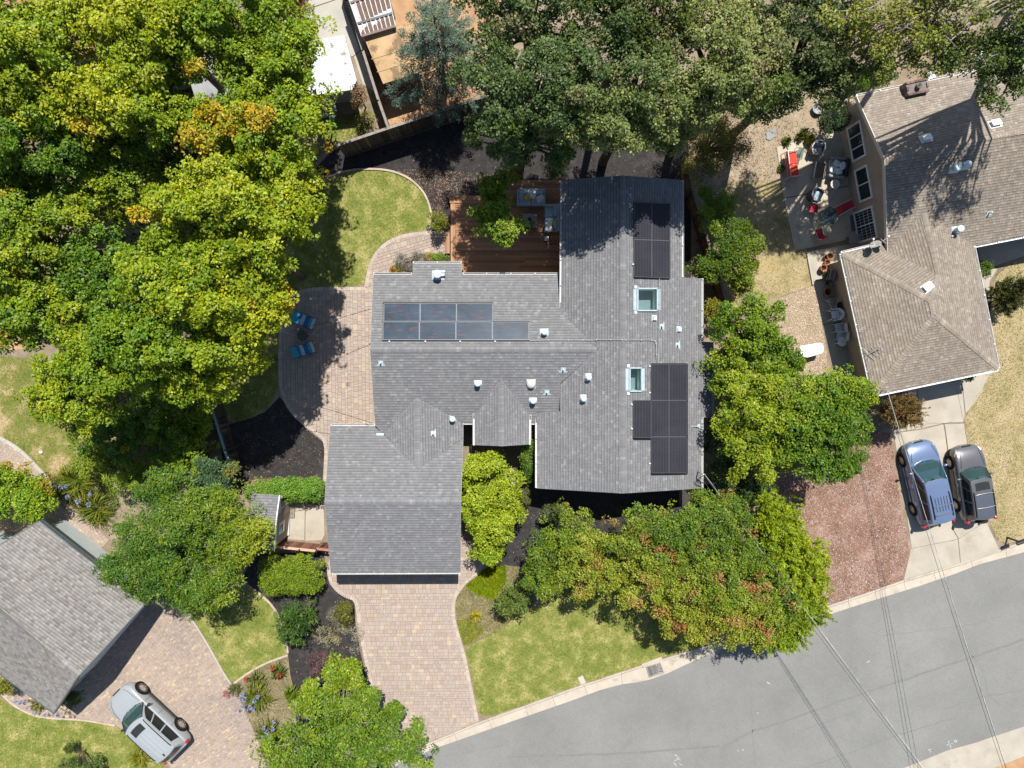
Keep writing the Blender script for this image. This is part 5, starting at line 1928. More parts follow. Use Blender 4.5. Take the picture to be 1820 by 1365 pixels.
# garden shed between the tree and the slabs
DO = P(470, 925, 0)
ds = thing('shed', 'small garden shed with grey shingle roof, white trimmed door and teal sign', 'shed', DO)
dA = roof_face(ds, DO, [(448, 877, 2.5), (497, 881, 2.5), (491, 925, 2.95), (440, 925, 2.95)], SG, RB, seed=51)
dB = roof_face(ds, DO, [(440, 925, 2.95), (491, 925, 2.95), (488, 975, 2.45), (446, 976, 2.45)], SG, RB, seed=52)
walls(ds, DO, [(452, 882, 2.35), (494, 885, 2.35), (490, 926, 2.8), (490, 970, 2.35), (450, 970, 2.35)], SW_)
q0, q1 = P(490, 970, 2.35), P(494, 885, 2.35)
A2, B2 = (q0.x, q0.y), (q1.x, q1.y)
dw = window(ds, DO, A2, B2, 0.52, 0.97, 0.05, 2.05, 2, name='door')
dw2 = window(ds, DO, A2, B2, 0.20, 0.42, 1.15, 1.95, 1)
p, q, nrm = wall_quad(A2, B2, 0.24, 0.32, 0, 0, 0.07)
mb = MB()
mb.bar(p + Vector((0, 0, 1.75)), q + Vector((0, 0, 1.75)), 0.02, 0.34)
mb.build('sign', mat_plain('teal_board', (0.01, 0.42, 0.50), 0.5, 0.3), ds, DO)
for f, a, b in [(dA, (497, 881), (491, 925)), (dB, (491, 925), (488, 975))]:
    fascia(ds, DO, f.hit(*a), f.hit(*b), 'white_trim', 0.05, 0.15, (0, 0, -0.05))
mb = MB()
mb.bar((q0.x + 0.03, q0.y, 0.12), (q1.x + 0.03, q1.y, 0.12), 0.05, 0.2)
mb.build('sill_board', M['white_trim'], ds, DO)
# ------------------------------------------------------------------ cars
M['tyre'] = mat_plain('tyre', (0.016, 0.016, 0.017), 0.85, 0.2)
M['rim'] = mat_plain('alloy_rim', (0.42, 0.38, 0.34), 0.35, 0.5, metal=0.6)
M['arch'] = mat_plain('wheel_arch', (0.010, 0.010, 0.011), 0.8, 0.1)
M['car_glass'] = mat_glass('car_glass', (0.03, 0.08, 0.085), 0.45, 0.03)  # reflected trees and sky put into the glass colour as teal
M['side_glass'] = mat_glass('side_glass', (0.008, 0.010, 0.011), 0.85, 0.05)
M['interior'] = mat_plain('car_interior', (0.05, 0.05, 0.048), 0.8, 0.2, vary=0.3)
M['seat_fabric'] = mat_plain('seat_fabric', (0.20, 0.19, 0.17), 0.9, 0.1)
M['lens'] = mat_plain('head_lens', (0.28, 0.31, 0.32), 0.2, 0.5)
M['amber'] = mat_plain('amber_lens', (0.45, 0.20, 0.02), 0.2, 0.5)
M['red_lens'] = mat_plain('red_lens', (0.38, 0.012, 0.02), 0.15, 0.5)
M['seam_dark'] = mat_plain('door_gap', (0.02, 0.02, 0.022), 0.8, 0.1)


def car(name, label, cat, loc, rz, spec):
    t = thing(name, label, cat, loc, rz)
    L, W, H = spec['L'], spec['W'], spec['H']
    hw = W / 2
    zs0 = spec.get('belt', 1.0)
    paint = spec['paint']
    wx = (spec['wf'], spec['wr'])
    R = spec.get('R', 0.35)
    st_ = spec['stations']
    rows = []
    for fx, w, zb, zs, cr in st_:
        x = fx * L
        w = w * hw
        half = [(0.0, zb), (0.55 * w, zb), (0.86 * w, zb + 0.02), (0.965 * w, zb + 0.13), (w, zb + 0.42 * (zs - zb)), (0.995 * w, zb + 0.68 * (zs - zb)), (0.965 * w, zs - 0.07), (0.90 * w, zs - 0.004), (0.70 * w, zs + cr * 0.6), (0.35 * w, zs + cr * 0.93), (0.0, zs + cr)]
        ring = [(x, y, z) for y, z in half] + [(x, -y, z) for y, z in half[-2:0:-1]]
        rows.append(ring)
    n = len(rows[0])
    vs_ = [p for r in rows for p in r]
    fs = []
    for i in range(len(rows) - 1):
        for k in range(n):
            fs.append((i * n + k, i * n + (k + 1) % n, (i + 1) * n + (k + 1) % n, (i + 1) * n + k))
    fs.append(tuple(range(n)))
    fs.append(tuple((len(rows) - 1) * n + k for k in range(n - 1, -1, -1)))
    mb = MB().add(vs_, fs)
    body = mb.build('body', paint, t, smooth=True)
    md = body.modifiers.new('round', 'SUBSURF')
    md.levels = md.render_levels = 2
    # cabin
    xf, xt, xr, xb = [v * L for v in spec['cab']]
    wb, wt = spec.get('wb', 0.885) * hw, spec.get('wt', 0.70) * hw
    zr = H
    zb_ = zs0 - 0.02
    cf, ct, crr = spec.get('cf', 0.28), 0.14, 0.10
    def front_base(s):
        return Vector((xf - cf * s * s, s * wb, zb_ + 0.015))
    def front_top(s):
        return Vector((xt - ct * s * s, s * wt, zr - 0.055 - 0.045 * s * s))
    def rear_top(s):
        return Vector((xr + crr * s * s, s * wt, zr - 0.075 - 0.045 * s * s))
    def rear_base(s):
        return Vector((xb + crr * s * s, s * wb, zb_ + 0.03))
    def ruled(fa, fb, s0, s1, t0, t1, ns=10, nt=4, bulge=0.04, off=0.0):
        g = []
        for j in range(nt + 1):
            for i in range(ns + 1):
                s = s0 + (s1 - s0) * i / ns
                tt = t0 + (t1 - t0) * j / nt
                p = fa(s).lerp(fb(s), tt)
                g.append(p)
        k = (fa(0.0) - fb(0.0))
        vs2, fs2 = g, []
        for j in range(nt):
            for i in range(ns):
                a = j * (ns + 1) + i
                fs2.append((a, a + 1, a + ns + 2, a + ns + 1))
        return vs2, fs2
    def face_up(o, ref):
        return o
    # roof skin
    nx, ny = 14, 10
    vs2, fs2 = [], []
    for i in range(nx + 1):
        for j in range(ny + 1):
            s = -1 + 2 * j / ny
            a, b = front_top(s), rear_top(s)
            q = a.lerp(b, i / nx)
            k = i / nx
            q.z += 0.06 * (1 - (2 * k - 1) ** 2) ** 0.6 * (1 - 0.2 * s * s)
            vs2.append(q)
    for i in range(nx):
        for j in range(ny):
            a = i * (ny + 1) + j
            fs2.append((a, a + ny + 1, a + ny + 2, a + 1))
    roof = MB().add(vs2, [f[::-1] for f in fs2]).build('roof', paint, t, smooth=True)
    def roof_at(k, s, up=0.0):
        a, b = front_top(s), rear_top(s)
        q = a.lerp(b, k)
        q.z += 0.06 * (max(0, 1 - (2 * k - 1) ** 2)) ** 0.6 * (1 - 0.2 * s * s) + up
        return q
    # windscreen and its painted surround
    v, f = ruled(front_base, front_top, -0.95, 0.95, 0.04, 0.97)
    w = MB().add(v, f).build('windscreen', M['car_glass'], t, smooth=True)
    mb = MB()
    for s in (-1, 1):
        pts = [front_base(s * 0.98).lerp(front_top(s * 0.98), k / 5) for k in range(6)]
        mb.tube(pts, 0.035, 6)
    mb.tube([front_base(s / 5.0) + Vector((0.015, 0, 0)) for s in range(-5, 6)], 0.03, 6)
    mb.build('windscreen_frame', spec.get('trim', M['dark']), w, smooth=True)
    mb = MB()
    for s0 in (-0.55, 0.15):
        a = front_base(s0) + Vector((0.0, 0, 0.03))
        b = front_base(s0 + 0.5).lerp(front_top(s0 + 0.5), 0.10) + Vector((0.02, 0, 0.03))
        mb.bar(a, b, 0.02, 0.014)
    mb.build('wiper', M['dark'], w)
    # rear screen and tailgate
    v, f = ruled(rear_base, rear_top, -1, 1, 0.0, 1.0)
    MB().add(v, [q[::-1] for q in f]).build('tailgate', paint, t, smooth=True)
    v, f = ruled(rear_base, rear_top, -0.84, 0.84, 0.22, 0.86)
    g = MB().add([p + Vector((-0.012, 0, 0.004)) for p in v], [q[::-1] for q in f]).build('rear_window', M['side_glass'], t, smooth=True)
    # sides: painted skin, with windows laid 8 mm proud
    for sd in (-1, 1):
        def lo(x01):
            a, b = front_base(sd), rear_base(sd)
            p = a.lerp(b, x01)
            p.y = sd * (wb - 0.03 * (2 * x01 - 1) ** 4)
            return p
        def hi(x01):
            return roof_at(x01, sd)
        k = 14
        vv, ff = [], []
        for i in range(k + 1):
            for j in range(4):
                vv.append(lo(i / k).lerp(hi(i / k), j / 3) + Vector((0, sd * 0.035 * math.sin(math.pi * j / 3), 0)))
        for i in range(k):
            for j in range(3):
                a = i * 4 + j
                q = (a, a + 1, a + 5, a + 4)
                ff.append(q if sd > 0 else q[::-1])
        MB().add(vv, ff).build('side_frame', spec.get('side_skin', paint), t, smooth=True)
        for (s0, s1) in spec['windows']:
            vv, ff = [], []
            kk = 6
            for i in range(kk + 1):
                s = s0 + (s1 - s0) * i / kk
                for j in range(4):
                    tt = 0.06 + 0.80 * j / 3
                    if s < 0.12:
                        tt = 0.06 + 0.80 * j / 3 * min(1, 0.25 + s / 0.12)
                    vv.append(lo(s).lerp(hi(s), tt) + Vector((0, sd * (0.012 + 0.035 * math.sin(math.pi * tt)), 0.004)))
            for i in range(kk):
                for j in range(3):
                    a = i * 4 + j
                    q = (a, a + 1, a + 5, a + 4)
                    ff.append(q if sd > 0 else q[::-1])
            MB().add(vv, ff).build('side_window', M['side_glass'], t, smooth=True)
        # door gaps, handles, mirrors
        mb = MB()
        for fx in spec['gaps']:
            x = fx * L
            pts = [Vector((x, sd * hw * a_, z)) for a_, z in ((0.972, 0.42), (1.004, 0.62), (0.995, 0.80), (0.97, zs0 - 0.06))]
            mb.tube(pts, 0.009, 4)
        mb.build('door_gap', M['seam_dark'], t)
        mb = MB()
        for fx in spec['gaps'][1:]:
            mb.bar(Vector((fx * L + 0.12, sd * hw * 1.0, 0.84)), Vector((fx * L + 0.32, sd * hw * 1.0, 0.84)), 0.03, 0.03)
        mb.build('door_handle', spec.get('handle', paint), t)
        m0 = front_base(sd * 0.97) + Vector((-0.32, 0, 0.06))
        mb = MB()
        mb.bar(m0, m0 + Vector((0.0, sd * 0.12, 0.02)), 0.06, 0.04)
        mb.lathe([(0.0, -0.07), (0.075, -0.06), (0.10, 0.0), (0.07, 0.06), (0, 0.075)], m0 + Vector((0.02, sd * 0.22, 0.05)), 10, Matrix.Diagonal((0.75, 1.35, 1.0)))
        mb.build('mirror', spec.get('mirror', paint), t, smooth=True)
        # lamps
        mb = MB()
        hx, hy, hz = spec['head']
        Mh = Matrix.Rotation(-sd * 0.62, 3, 'Z') @ Matrix.Rotation(0.45, 3, 'Y')
        mb.box((hx * L - 0.03, sd * (hy * hw - 0.03), hz), (0.30, 0.22, 0.10), M=Mh)
        o = mb.build('headlight', M['lens'], t)
        bv = o.modifiers.new('soft', 'BEVEL')
        bv.width = 0.04
        bv.segments = 2
        if spec.get('amber'):
            mb = MB()
            mb.box((hx * L - 0.17, sd * (hy * hw + 0.125), hz + 0.0), (0.2, 0.07, 0.12), M=Matrix.Rotation(-sd * 0.22, 3, 'Z'))
            mb.build('indicator', M['amber'], t)
        mb = MB()
        tx, ty, tz, th_ = spec['tail']
        mb.box((tx * L, sd * ty * hw, tz), (0.16, 0.14, th_), M=Matrix.Rotation(sd * 0.5, 3, 'Z'))
        o = mb.build('tail_light', M['red_lens'], t)
        bv = o.modifiers.new('soft', 'BEVEL')
        bv.width = 0.03
        bv.segments = 2
        # wheels
        for x in wx:
            Mw = Matrix.Rotation(-sd * math.pi / 2, 3, 'X')
            y0 = sd * (hw - 0.10)
            mb = MB()
            mb.lathe([(R + 0.085, 0.0), (R + 0.085, 0.112), (R + 0.03, 0.118), (0.0, 0.112)], (x, y0, R + 0.015), 24, Mw)
            mb.build('wheel_arch', M['arch'], t)
            mb = MB()
            mb.lathe([(0.20, -0.14), (R - 0.02, -0.12), (R, -0.07), (R, 0.09), (R - 0.02, 0.13), (R - 0.09, 0.14), (R - 0.10, 0.10)], (x, y0, R), 28, Mw)
            w_ = mb.build('wheel', M['tyre'], t, smooth=True)
            mb = MB()
            mb.lathe([(R - 0.095, 0.115), (R - 0.115, 0.125), (R - 0.125, 0.09)], (x, y0, R), 24, Mw)
            mb.lathe([(0.07, 0.08), (0.065, 0.128), (0, 0.135)], (x, y0, R), 12, Mw)
            for q in range(spec.get('spokes', 6)):
                a = q * 2 * math.pi / spec.get('spokes', 6)
                d_ = Vector((math.cos(a), 0, math.sin(a)))
                c_ = Vector((x, y0 + sd * 0.115, R))
                mb.bar(c_ + d_ * 0.05, c_ + d_ * (R - 0.105), spec.get('spoke_w', 0.05), 0.03, up=(0, sd, 0))
            mb.build('rim', M['rim'], w_)
            mb = MB()
            mb.lathe([(R - 0.12, 0.055), (0.0, 0.055)], (x, y0, R), 20, Mw)
            mb.build('brake_disc', M['arch'], w_)
    # sills and bumper inserts
    for sd in (-1, 1):
        mb = MB()
        mb.bar(Vector((wx[0] - R - 0.1, sd * hw * 0.985, 0.33)), Vector((wx[1] + R + 0.1, sd * hw * 0.985, 0.33)), 0.05, 0.12)
        mb.build('sill', spec.get('cladding', M['dark']), t)
    mb = MB()
    mb.box((L * 0.493, 0, spec['head'][2] - 0.06), (0.06, hw * 0.55, 0.12))
    o = mb.build('grille', M['dark'], t)
    # hood lines
    mb = MB()
    hs = spec['hood']
    for sd in (-1, 1):
        pts = [Vector((x * L, sd * y * hw, z)) for x, y, z in hs]
        mb.tube(pts, 0.008, 4)
    mb.build('hood_gap', M['seam_dark'], t)
    # inside
    mb = MB()
    mb.box(((xf + xb) / 2 - 0.1, 0, zb_ - 0.06), (abs(xf - xb) - 0.5, wb * 1.7, 0.08))
    mb.bar(Vector((xf - 0.42, -wb * 0.8, zb_ + 0.02)), Vector((xf - 0.42, wb * 0.8, zb_ + 0.02)), 0.4, 0.12)
    mb.build('cabin_floor', M['interior'], t)
    for y in (-0.38, 0.38):
        for x in (xt - 0.15, xt - 1.15):
            mb = MB()
            mb.box((x, y, zb_ + 0.14), (0.16, 0.46, 0.46), M=Matrix.Rotation(-0.22, 3, 'Y'))
            mb.box((x - 0.06, y, zb_ + 0.44), (0.10, 0.26, 0.16))
            mb.build('seat', M['seat_fabric'], t)
    return t, roof_at, (front_base, front_top, rear_top, rear_base)


def rail(t, ra, s, k0, k1, mat, r=0.022, up=0.06, name='roof_rail'):
    mb = MB()
    pts = [ra(k0, s, 0.0)] + [ra(k0 + (k1 - k0) * (0.06 + 0.88 * i / 6), s, up) for i in range(7)] + [ra(k1, s, 0.0)]
    mb.tube(pts, r, 6)
    return mb.build(name, mat, t, smooth=True)


def heading(a, b):
    """rotation so that local +x points from photo point b to a"""
    p, q = P(*a), P(*b)
    return math.atan2(p.y - q.y, p.x - q.x)


VAN = [(0.5, 0.36, 0.34, 0.60, 0.01), (0.492, 0.58, 0.28, 0.66, 0.02), (0.474, 0.77, 0.24, 0.73, 0.03), (0.438, 0.91, 0.22, 0.82, 0.05), (0.38, 0.98, 0.21, 0.91, 0.06), (0.30, 1.0, 0.21, 0.98, 0.05), (0.2, 1.0, 0.21, 1.0, 0.02), (0.0, 1.0, 0.21, 1.0, 0.0), (-0.25, 1.0, 0.21, 1.01, 0.0), (-0.40, 0.985, 0.22, 1.02, 0.0), (-0.46, 0.95, 0.25, 1.02, 0.0), (-0.488, 0.90, 0.30, 1.0, 0.0), (-0.5, 0.80, 0.36, 0.92, 0.0)]

# white SUV on the paved driveway at lower left
wf, wr = P(254, 1222, 0.37), P(325, 1288.5, 0.37)
hd = math.atan2(wf.y - wr.y, wf.x - wr.x)
mid = (wf + wr) / 2
left = Vector((-math.sin(hd), math.cos(hd), 0))
base = mid + left * (1.96 / 2 - 0.02)
PW = mat_plain('white_car_paint', (0.25, 0.27, 0.285), 0.3, 0.5, coat=0.5, vary=0.02)
spec = dict(L=5.05, W=1.96, H=1.80, belt=1.06, paint=PW, wf=1.60, wr=-1.50, R=0.385, stations=[(a, b, c, d + 0.06, e) for a, b, c, d, e in VAN], cab=(0.245, 0.115, -0.425, -0.49), wt=0.70, wb=0.885, windows=[(0.04, 0.24), (0.27, 0.52), (0.55, 0.86)], gaps=(0.19, -0.02, -0.22), head=(0.442, 0.70, 0.80), tail=(-0.478, 0.90, 0.93, 0.30), cladding=mat_plain('cladding', (0.05, 0.05, 0.05), 0.6, 0.3), hood=[(0.245, 0.80, 1.10), (0.34, 0.76, 1.075), (0.42, 0.66, 0.98), (0.462, 0.5, 0.90)], spokes=10, spoke_w=0.028, mirror=M['dark'])
ws, ra, _ = car('suv', 'silver SUV parked on the paved driveway beside the pale grey roof', 'car', (base.x, base.y, 0.045), hd, spec)
for s in (-0.93, 0.93):
    rail(ws, ra, s, 0.06, 0.93, M['dark'], 0.026, 0.035)


def sunroof(t, ra, k0, k1, s0, mat=None):
    vv, ff = [], []
    for i in range(5):
        for j in range(5):
            vv.append(ra(k0 + (k1 - k0) * i / 4, -s0 + 2 * s0 * j / 4, 0.008))
    for i in range(4):
        for j in range(4):
            a = i * 5 + j
            ff.append((a, a + 1, a + 6, a + 5))
    return MB().add(vv, ff).build('sunroof', mat or M['side_glass'], t, smooth=True)


M['sunroof'] = mat_plain('sunroof_glass', (0.025, 0.027, 0.025), 0.12, 0.5)
sunroof(ws, ra, 0.10, 0.27, 0.58, M['sunroof'])
mb = MB()
for s in (-0.35, 0.35, 0.0):
    mb.tube([ra(0.32 + 0.6 * i / 8, s, 0.003) for i in range(9)], 0.006, 4)
mb.build('roof_ribs', M['flashing'], ws)
mb = MB()
k = ra(0.93, 0.0, 0.03)
mb.box(k, (0.16, 0.05, 0.06))
mb.build('aerial', M['dark'], ws)

# blue minivan
PB = mat_plain('blue_car_paint', (0.135, 0.185, 0.30), 0.25, 0.5, metal=0.35, coat=0.8, vary=0.03)
PBD = PB
hdv = heading((1640, 796), (1668, 925))
c0 = P(1649.5, 858, 0.85)
spec = dict(L=5.0, W=1.94, H=1.74, belt=1.02, paint=PB, wf=1.52, wr=-1.48, R=0.34, stations=[(a, b, c, d + 0.02, e) for a, b, c, d, e in VAN], cab=(0.285, 0.075, -0.445, -0.492), wt=0.70, windows=[(0.05, 0.23), (0.26, 0.52), (0.55, 0.90)], gaps=(0.17, -0.04, -0.25), head=(0.438, 0.74, 0.76), tail=(-0.485, 0.90, 0.95, 0.34), amber=True, hood=[(0.285, 0.82, 1.06), (0.36, 0.74, 1.0), (0.43, 0.62, 0.90)], cladding=PB, trim=PB)
van, ra, _ = car('minivan', 'blue minivan with a roof rack parked left of the grey SUV', 'car', (c0.x, c0.y, 0.022), hdv, spec)
for s in (-0.80, 0.80):
    rail(van, ra, s, 0.30, 0.90, M['black_metal'], 0.024, 0.06)
for k in (0.60, 0.80):
    mb = MB()
    mb.tube([ra(k, -0.8 + 1.6 * i / 8, 0.07) for i in range(9)], 0.022, 6)
    mb.build('cross_bar', mat_plain('rack_grey', (0.10, 0.10, 0.12), 0.5, 0.4), van, smooth=True)
for i in range(5):
    s = -0.5 + i * 0.25
    for k0, k1 in ((0.40, 0.585), (0.62, 0.73)):
        mb = MB()
        mb.tube([ra(k0 + (k1 - k0) * q / 4, s, 0.012) for q in range(5)], 0.012, 5)
        mb.build('skid_strip', M['black_metal'], van)

# grey SUV with a spare wheel on its tailgate
PG = mat_plain('grey_car_paint', (0.115, 0.115, 0.122), 0.3, 0.5, metal=0.35, coat=0.7, vary=0.03)
PGD = mat_plain('dark_grey_roof', (0.085, 0.095, 0.115), 0.35, 0.5, metal=0.3, coat=0.5, vary=0.03)
wf, wr = P(1686.6, 820.7, 0.34), P(1698.5, 899, 0.34)
hd2 = math.atan2(wf.y - wr.y, wf.x - wr.x)
mid = (wf + wr) / 2
left = Vector((-math.sin(hd2), math.cos(hd2), 0))
base = mid - left * (1.79 / 2 - 0.02)
CRV = [(a, b, c + 0.03, d + 0.04, e) for a, b, c, d, e in VAN]
beige = mat_plain('tan_cladding', (0.20, 0.165, 0.125), 0.6, 0.3)
spec = dict(L=4.45, W=1.79, H=1.68, belt=1.04, paint=PG, wf=1.30, wr=-1.28, R=0.345, stations=CRV, cab=(0.225, 0.095, -0.455, -0.49), wt=0.70, windows=[(0.05, 0.25), (0.28, 0.54), (0.58, 0.88)], gaps=(0.16, -0.04, -0.23), head=(0.438, 0.76, 0.80), tail=(-0.487, 0.90, 1.05, 0.36), amber=True, hood=[(0.225, 0.78, 1.10), (0.32, 0.70, 1.06), (0.43, 0.6, 0.93)], cladding=beige, spokes=6)
crv, ra, _ = car('suv', 'grey SUV with a sunroof and rear spare wheel beside the dry lawn', 'car', (base.x, base.y, 0.022), hd2, spec)
sunroof(crv, ra, 0.09, 0.28, 0.66, M['sunroof'])
vv, ff = [], []
for i in range(9):
    for j in range(7):
        vv.append(ra(0.31 + 0.66 * i / 8, -0.9 + 1.8 * j / 6, 0.006))
for i in range(8):
    for j in range(6):
        a = i * 7 + j
        ff.append((a, a + 1, a + 8, a + 7))
MB().add(vv, ff).build('dark_roof_panel', PGD, crv, smooth=True)
for s in (-0.90, 0.90):
    rail(crv, ra, s, 0.28, 0.95, M['dark'], 0.026, 0.05)
for k in (0.36, 0.70):
    mb = MB()
    mb.tube([ra(k, -0.9 + 1.8 * i / 8, 0.055) for i in range(9)], 0.022, 6)
    mb.build('cross_bar', M['rim'], crv, smooth=True)
for sd in (-1, 1):
    mb = MB()
    mb.bar(Vector((0.88, sd * 0.905, 0.50)), Vector((-0.86, sd * 0.905, 0.50)), 0.03, 0.24)
    mb.build('door_cladding', beige, crv)
mb = MB()
mb.lathe([(0.33, -0.1), (0.35, -0.02), (0.34, 0.08), (0.26, 0.12), (0, 0.13)], (-2.26, -0.1, 0.92), 20, Matrix.Rotation(-math.pi / 2, 3, 'Y'))
mb.build('spare_wheel', M['tyre'], crv, smooth=True)

# ------------------------------------------------------------------ fences
M['board_dark'] = mat_pieces('weathered_board', [(0, (0.035, 0.026, 0.021)), (0.6, (0.062, 0.047, 0.036)), (0.85, (0.085, 0.065, 0.045)), (1, (0.17, 0.12, 0.075))], per='object', grain=0.3, gscale=6, stretch=(6, 6, 0.8))
M['board_grey'] = mat_pieces('grey_board', [(0, (0.13, 0.11, 0.095)), (0.6, (0.18, 0.155, 0.13)), (1, (0.25, 0.22, 0.18))], per='object', grain=0.3, gscale=6, stretch=(6, 6, 0.8))
M['board_red'] = mat_pieces('redwood_board', [(0, (0.13, 0.06, 0.04)), (0.6, (0.19, 0.09, 0.06)), (1, (0.25, 0.125, 0.085))], per='object', grain=0.3, gscale=6, stretch=(6, 6, 0.8))
M['rail_wood'] = mat_noise('weathered_rail', [(0.3, (0.17, 0.15, 0.125)), (0.7, (0.27, 0.24, 0.20))], 5, 5, rough=0.9)
M['dark_wood'] = mat_noise('dark_rail', [(0.3, (0.06, 0.045, 0.035)), (0.7, (0.10, 0.075, 0.06))], 5, 5, rough=0.9)
M['teal_rail'] = mat_plain('blue_grey_rail', (0.20, 0.28, 0.30), 0.8, 0.2)


def fence(label, pts, ztop, mat, cap, wb=0.145, side=1, kick=False, post_every=2.4, group=None):
    """pts: photo points of the fence top at height ztop"""
    W_ = [P(x, y, ztop) for x, y in pts]
    t = thing('fence', label, 'fence', (W_[0].x, W_[0].y, 0), 0, group)
    org = (W_[0].x, W_[0].y, 0)
    r_ = random.Random(len(pts) * 13 + int(pts[0][0]))
    meshes = []
    for i in range(3):
        mb = MB()
        dy = (0.0, 0.004, -0.004)[i]
        mb.box((0, 0, (ztop - 0.06) / 2 + dy), (wb - 0.007, 0.02, ztop - 0.06))
        meshes.append(mb)
    datas = [None] * 3
    for s in range(len(W_) - 1):
        a, b = Vector((W_[s].x, W_[s].y, 0)), Vector((W_[s + 1].x, W_[s + 1].y, 0))
        d_ = b - a
        Ls = d_.length
        d_ /= Ls
        nrm = Vector((d_.y, -d_.x, 0)) * side
        rz = math.atan2(d_.y, d_.x)
        n = int(Ls / wb)
        for i in range(n):
            p = a + d_ * ((i + 0.5) * Ls / n) + nrm * (0.03 + r_.uniform(-0.003, 0.003))
            j = r_.randrange(3)
            if datas[j] is None:
                o = meshes[j].build('board', mat, t)
                datas[j] = o.data
            else:
                o = bpy.data.objects.new('board', datas[j])
                C.objects.link(o)
                o.parent = t
            o.location = p - Vector(org)
            o.rotation_euler = (0, 0, rz)
        k = max(1, int(Ls / post_every))
        for i in range(k + 1):
            mb = MB()
            q = a + d_ * (Ls * i / k) - nrm * 0.045
            mb.box((q.x, q.y, ztop / 2), (0.09, 0.09, ztop), rz)
            mb.build('post', M['dark_wood'], t, org)
        for z in (0.35, ztop - 0.35):
            mb = MB()
            mb.bar(a - nrm * 0.0 + Vector((0, 0, z)), b + Vector((0, 0, z)), 0.04, 0.09)
            mb.build('rail', M['dark_wood'], t, org)
        mb = MB()
        mb.bar(a - nrm * 0.01 + Vector((0, 0, ztop - 0.015)), b - nrm * 0.01 + Vector((0, 0, ztop - 0.015)), 0.14, 0.03)
        mb.build('cap_board', cap, t, org)
        if kick:
            mb = MB()
            mb.bar(a + nrm * 0.065 + Vector((0, 0, 0.12)), b + nrm * 0.065 + Vector((0, 0, 0.12)), 0.04, 0.24)
            mb.build('kick_board', M['dark_wood'], t, org)
    return t


fence('dark wood board fence with a grey cap running behind the black mulch bed', [(600, 258), (686, 229), (783, 197), (870, 168), (960, 140)], 2.1, M['board_dark'], M['rail_wood'], kick=True)
fence('narrow brown fence between the concrete strip and the tan outbuilding', [(603, -48), (617, 0), (673, 178), (690, 226)], 1.8, M['board_grey'], M['rail_wood'], side=-1)
fence('redwood fence between the main house and the dry side lawn', [(1226, 300), (1232, 340), (1256, 418), (1279, 494), (1297, 552)], 1.7, M['board_red'], M['rail_wood'], side=-1)
fence('blue grey topped fence in the shade of the left trees', [(349, 640), (366, 694), (399, 801), (412, 838)], 1.7, M['board_dark'], M['teal_rail'], side=1)
fence('thin brown fence under the left trees', [(296, 655), (310, 711), (330, 775), (347, 818)], 1.6, M['board_dark'], M['dark_wood'], side=1)
# gate by the left house, and the low redwood fence by the shed
fence('short brown gate fence between the pale house and the pinnate tree', [(243, 1062), (276, 1040), (300, 1024)], 1.7, M['board_grey'], M['dark_wood'], side=1)
t = fence('low redwood fence with a wide pale cap in front of the shed slabs', [(492, 972), (532, 976), (561, 979)], 1.25, M['board_red'], mat_noise('pale_redwood', [(0.3, (0.40, 0.25, 0.17)), (0.7, (0.50, 0.33, 0.24))], 4, 5), side=-1, post_every=1.0)
t2 = fence('small redwood gate at the garage corner beside the low fence', [(562, 975), (588, 978)], 1.25, M['board_red'], mat_noise('gate_redwood', [(0.3, (0.24, 0.11, 0.07)), (0.7, (0.34, 0.17, 0.11))], 4, 5), side=-1, post_every=1.0)
mb = MB()
mb.bar(P(561, 978, 1.15), P(575, 964, 1.15), 0.07, 0.07)
mb.bar(P(561, 978, 0.5), P(575, 964, 0.5), 0.07, 0.07)
mb.build('brace', M['board_red'], t2, tuple(t2.location))

# ------------------------------------------------------------------ deck and its furniture
M['deck'] = mat_pieces('deck_board', [(0, (0.20, 0.098, 0.052)), (0.4, (0.26, 0.135, 0.07)), (0.75, (0.305, 0.165, 0.09)), (1, (0.36, 0.205, 0.115))], per='object', grain=0.25, gscale=8, stretch=(0.8, 9, 9), rough=0.6)
M['deck_rim'] = mat_pieces('deck_rim', [(0, (0.30, 0.155, 0.075)), (1, (0.36, 0.19, 0.095))], per='object', grain=0.25, gscale=8, stretch=(9, 0.8, 9), rough=0.6)
ZD = 0.35
d0, d1 = P(799, 322, ZD), P(1003, 322, ZD)
dl = P(800, 486, ZD)
DK = P(900, 400, 0)
deck = thing('deck', 'reddish brown wooden deck behind the house with boards running crosswise', 'deck', DK)
y_top, y_bot = P(900, 322, ZD).y, P(900, 500, ZD).y
x0, x1 = P(801, 400, ZD).x, P(1003, 400, ZD).x
bw = 0.143
y = y_top
r_ = random.Random(8)
dm = {}
ytop2 = P(900, 354, ZD).y
while y > y_bot:
    cuts = sorted([x0 + 0.27 if y < ytop2 else P(872, 340, ZD).x] + [r_.uniform(x0 + 3.0, x1 - 1.0)] + [x1])
    for a, b in zip(cuts[:-1], cuts[1:]):
        mb = MB()
        mb.box(((a + b) / 2, y, ZD - 0.015 + r_.uniform(-0.002, 0.002)), (b - a - 0.005, bw - 0.009, 0.035))
        mb.build('deck_board', M['deck'], deck, DK)
    y -= bw
for k in range(2):
    mb = MB()
    mb.box((x0 + 0.065 + k * 0.135, (P(900, 356, ZD).y + y_bot) / 2, ZD + 0.002), (0.128, abs(P(900, 356, ZD).y - y_bot), 0.045))
    mb.build('rim_board', M['deck_rim'], deck, DK)
mb = MB()
mb.box((x0 + 0.01, (ytop2 + y_bot) / 2, ZD / 2 - 0.02), (0.05, abs(ytop2 - y_bot), ZD - 0.06))
mb.box(((P(872, 340, ZD).x + x1) / 2, y_top + 0.09, ZD / 2 - 0.02), (x1 - P(872, 340, ZD).x, 0.05, ZD - 0.06))
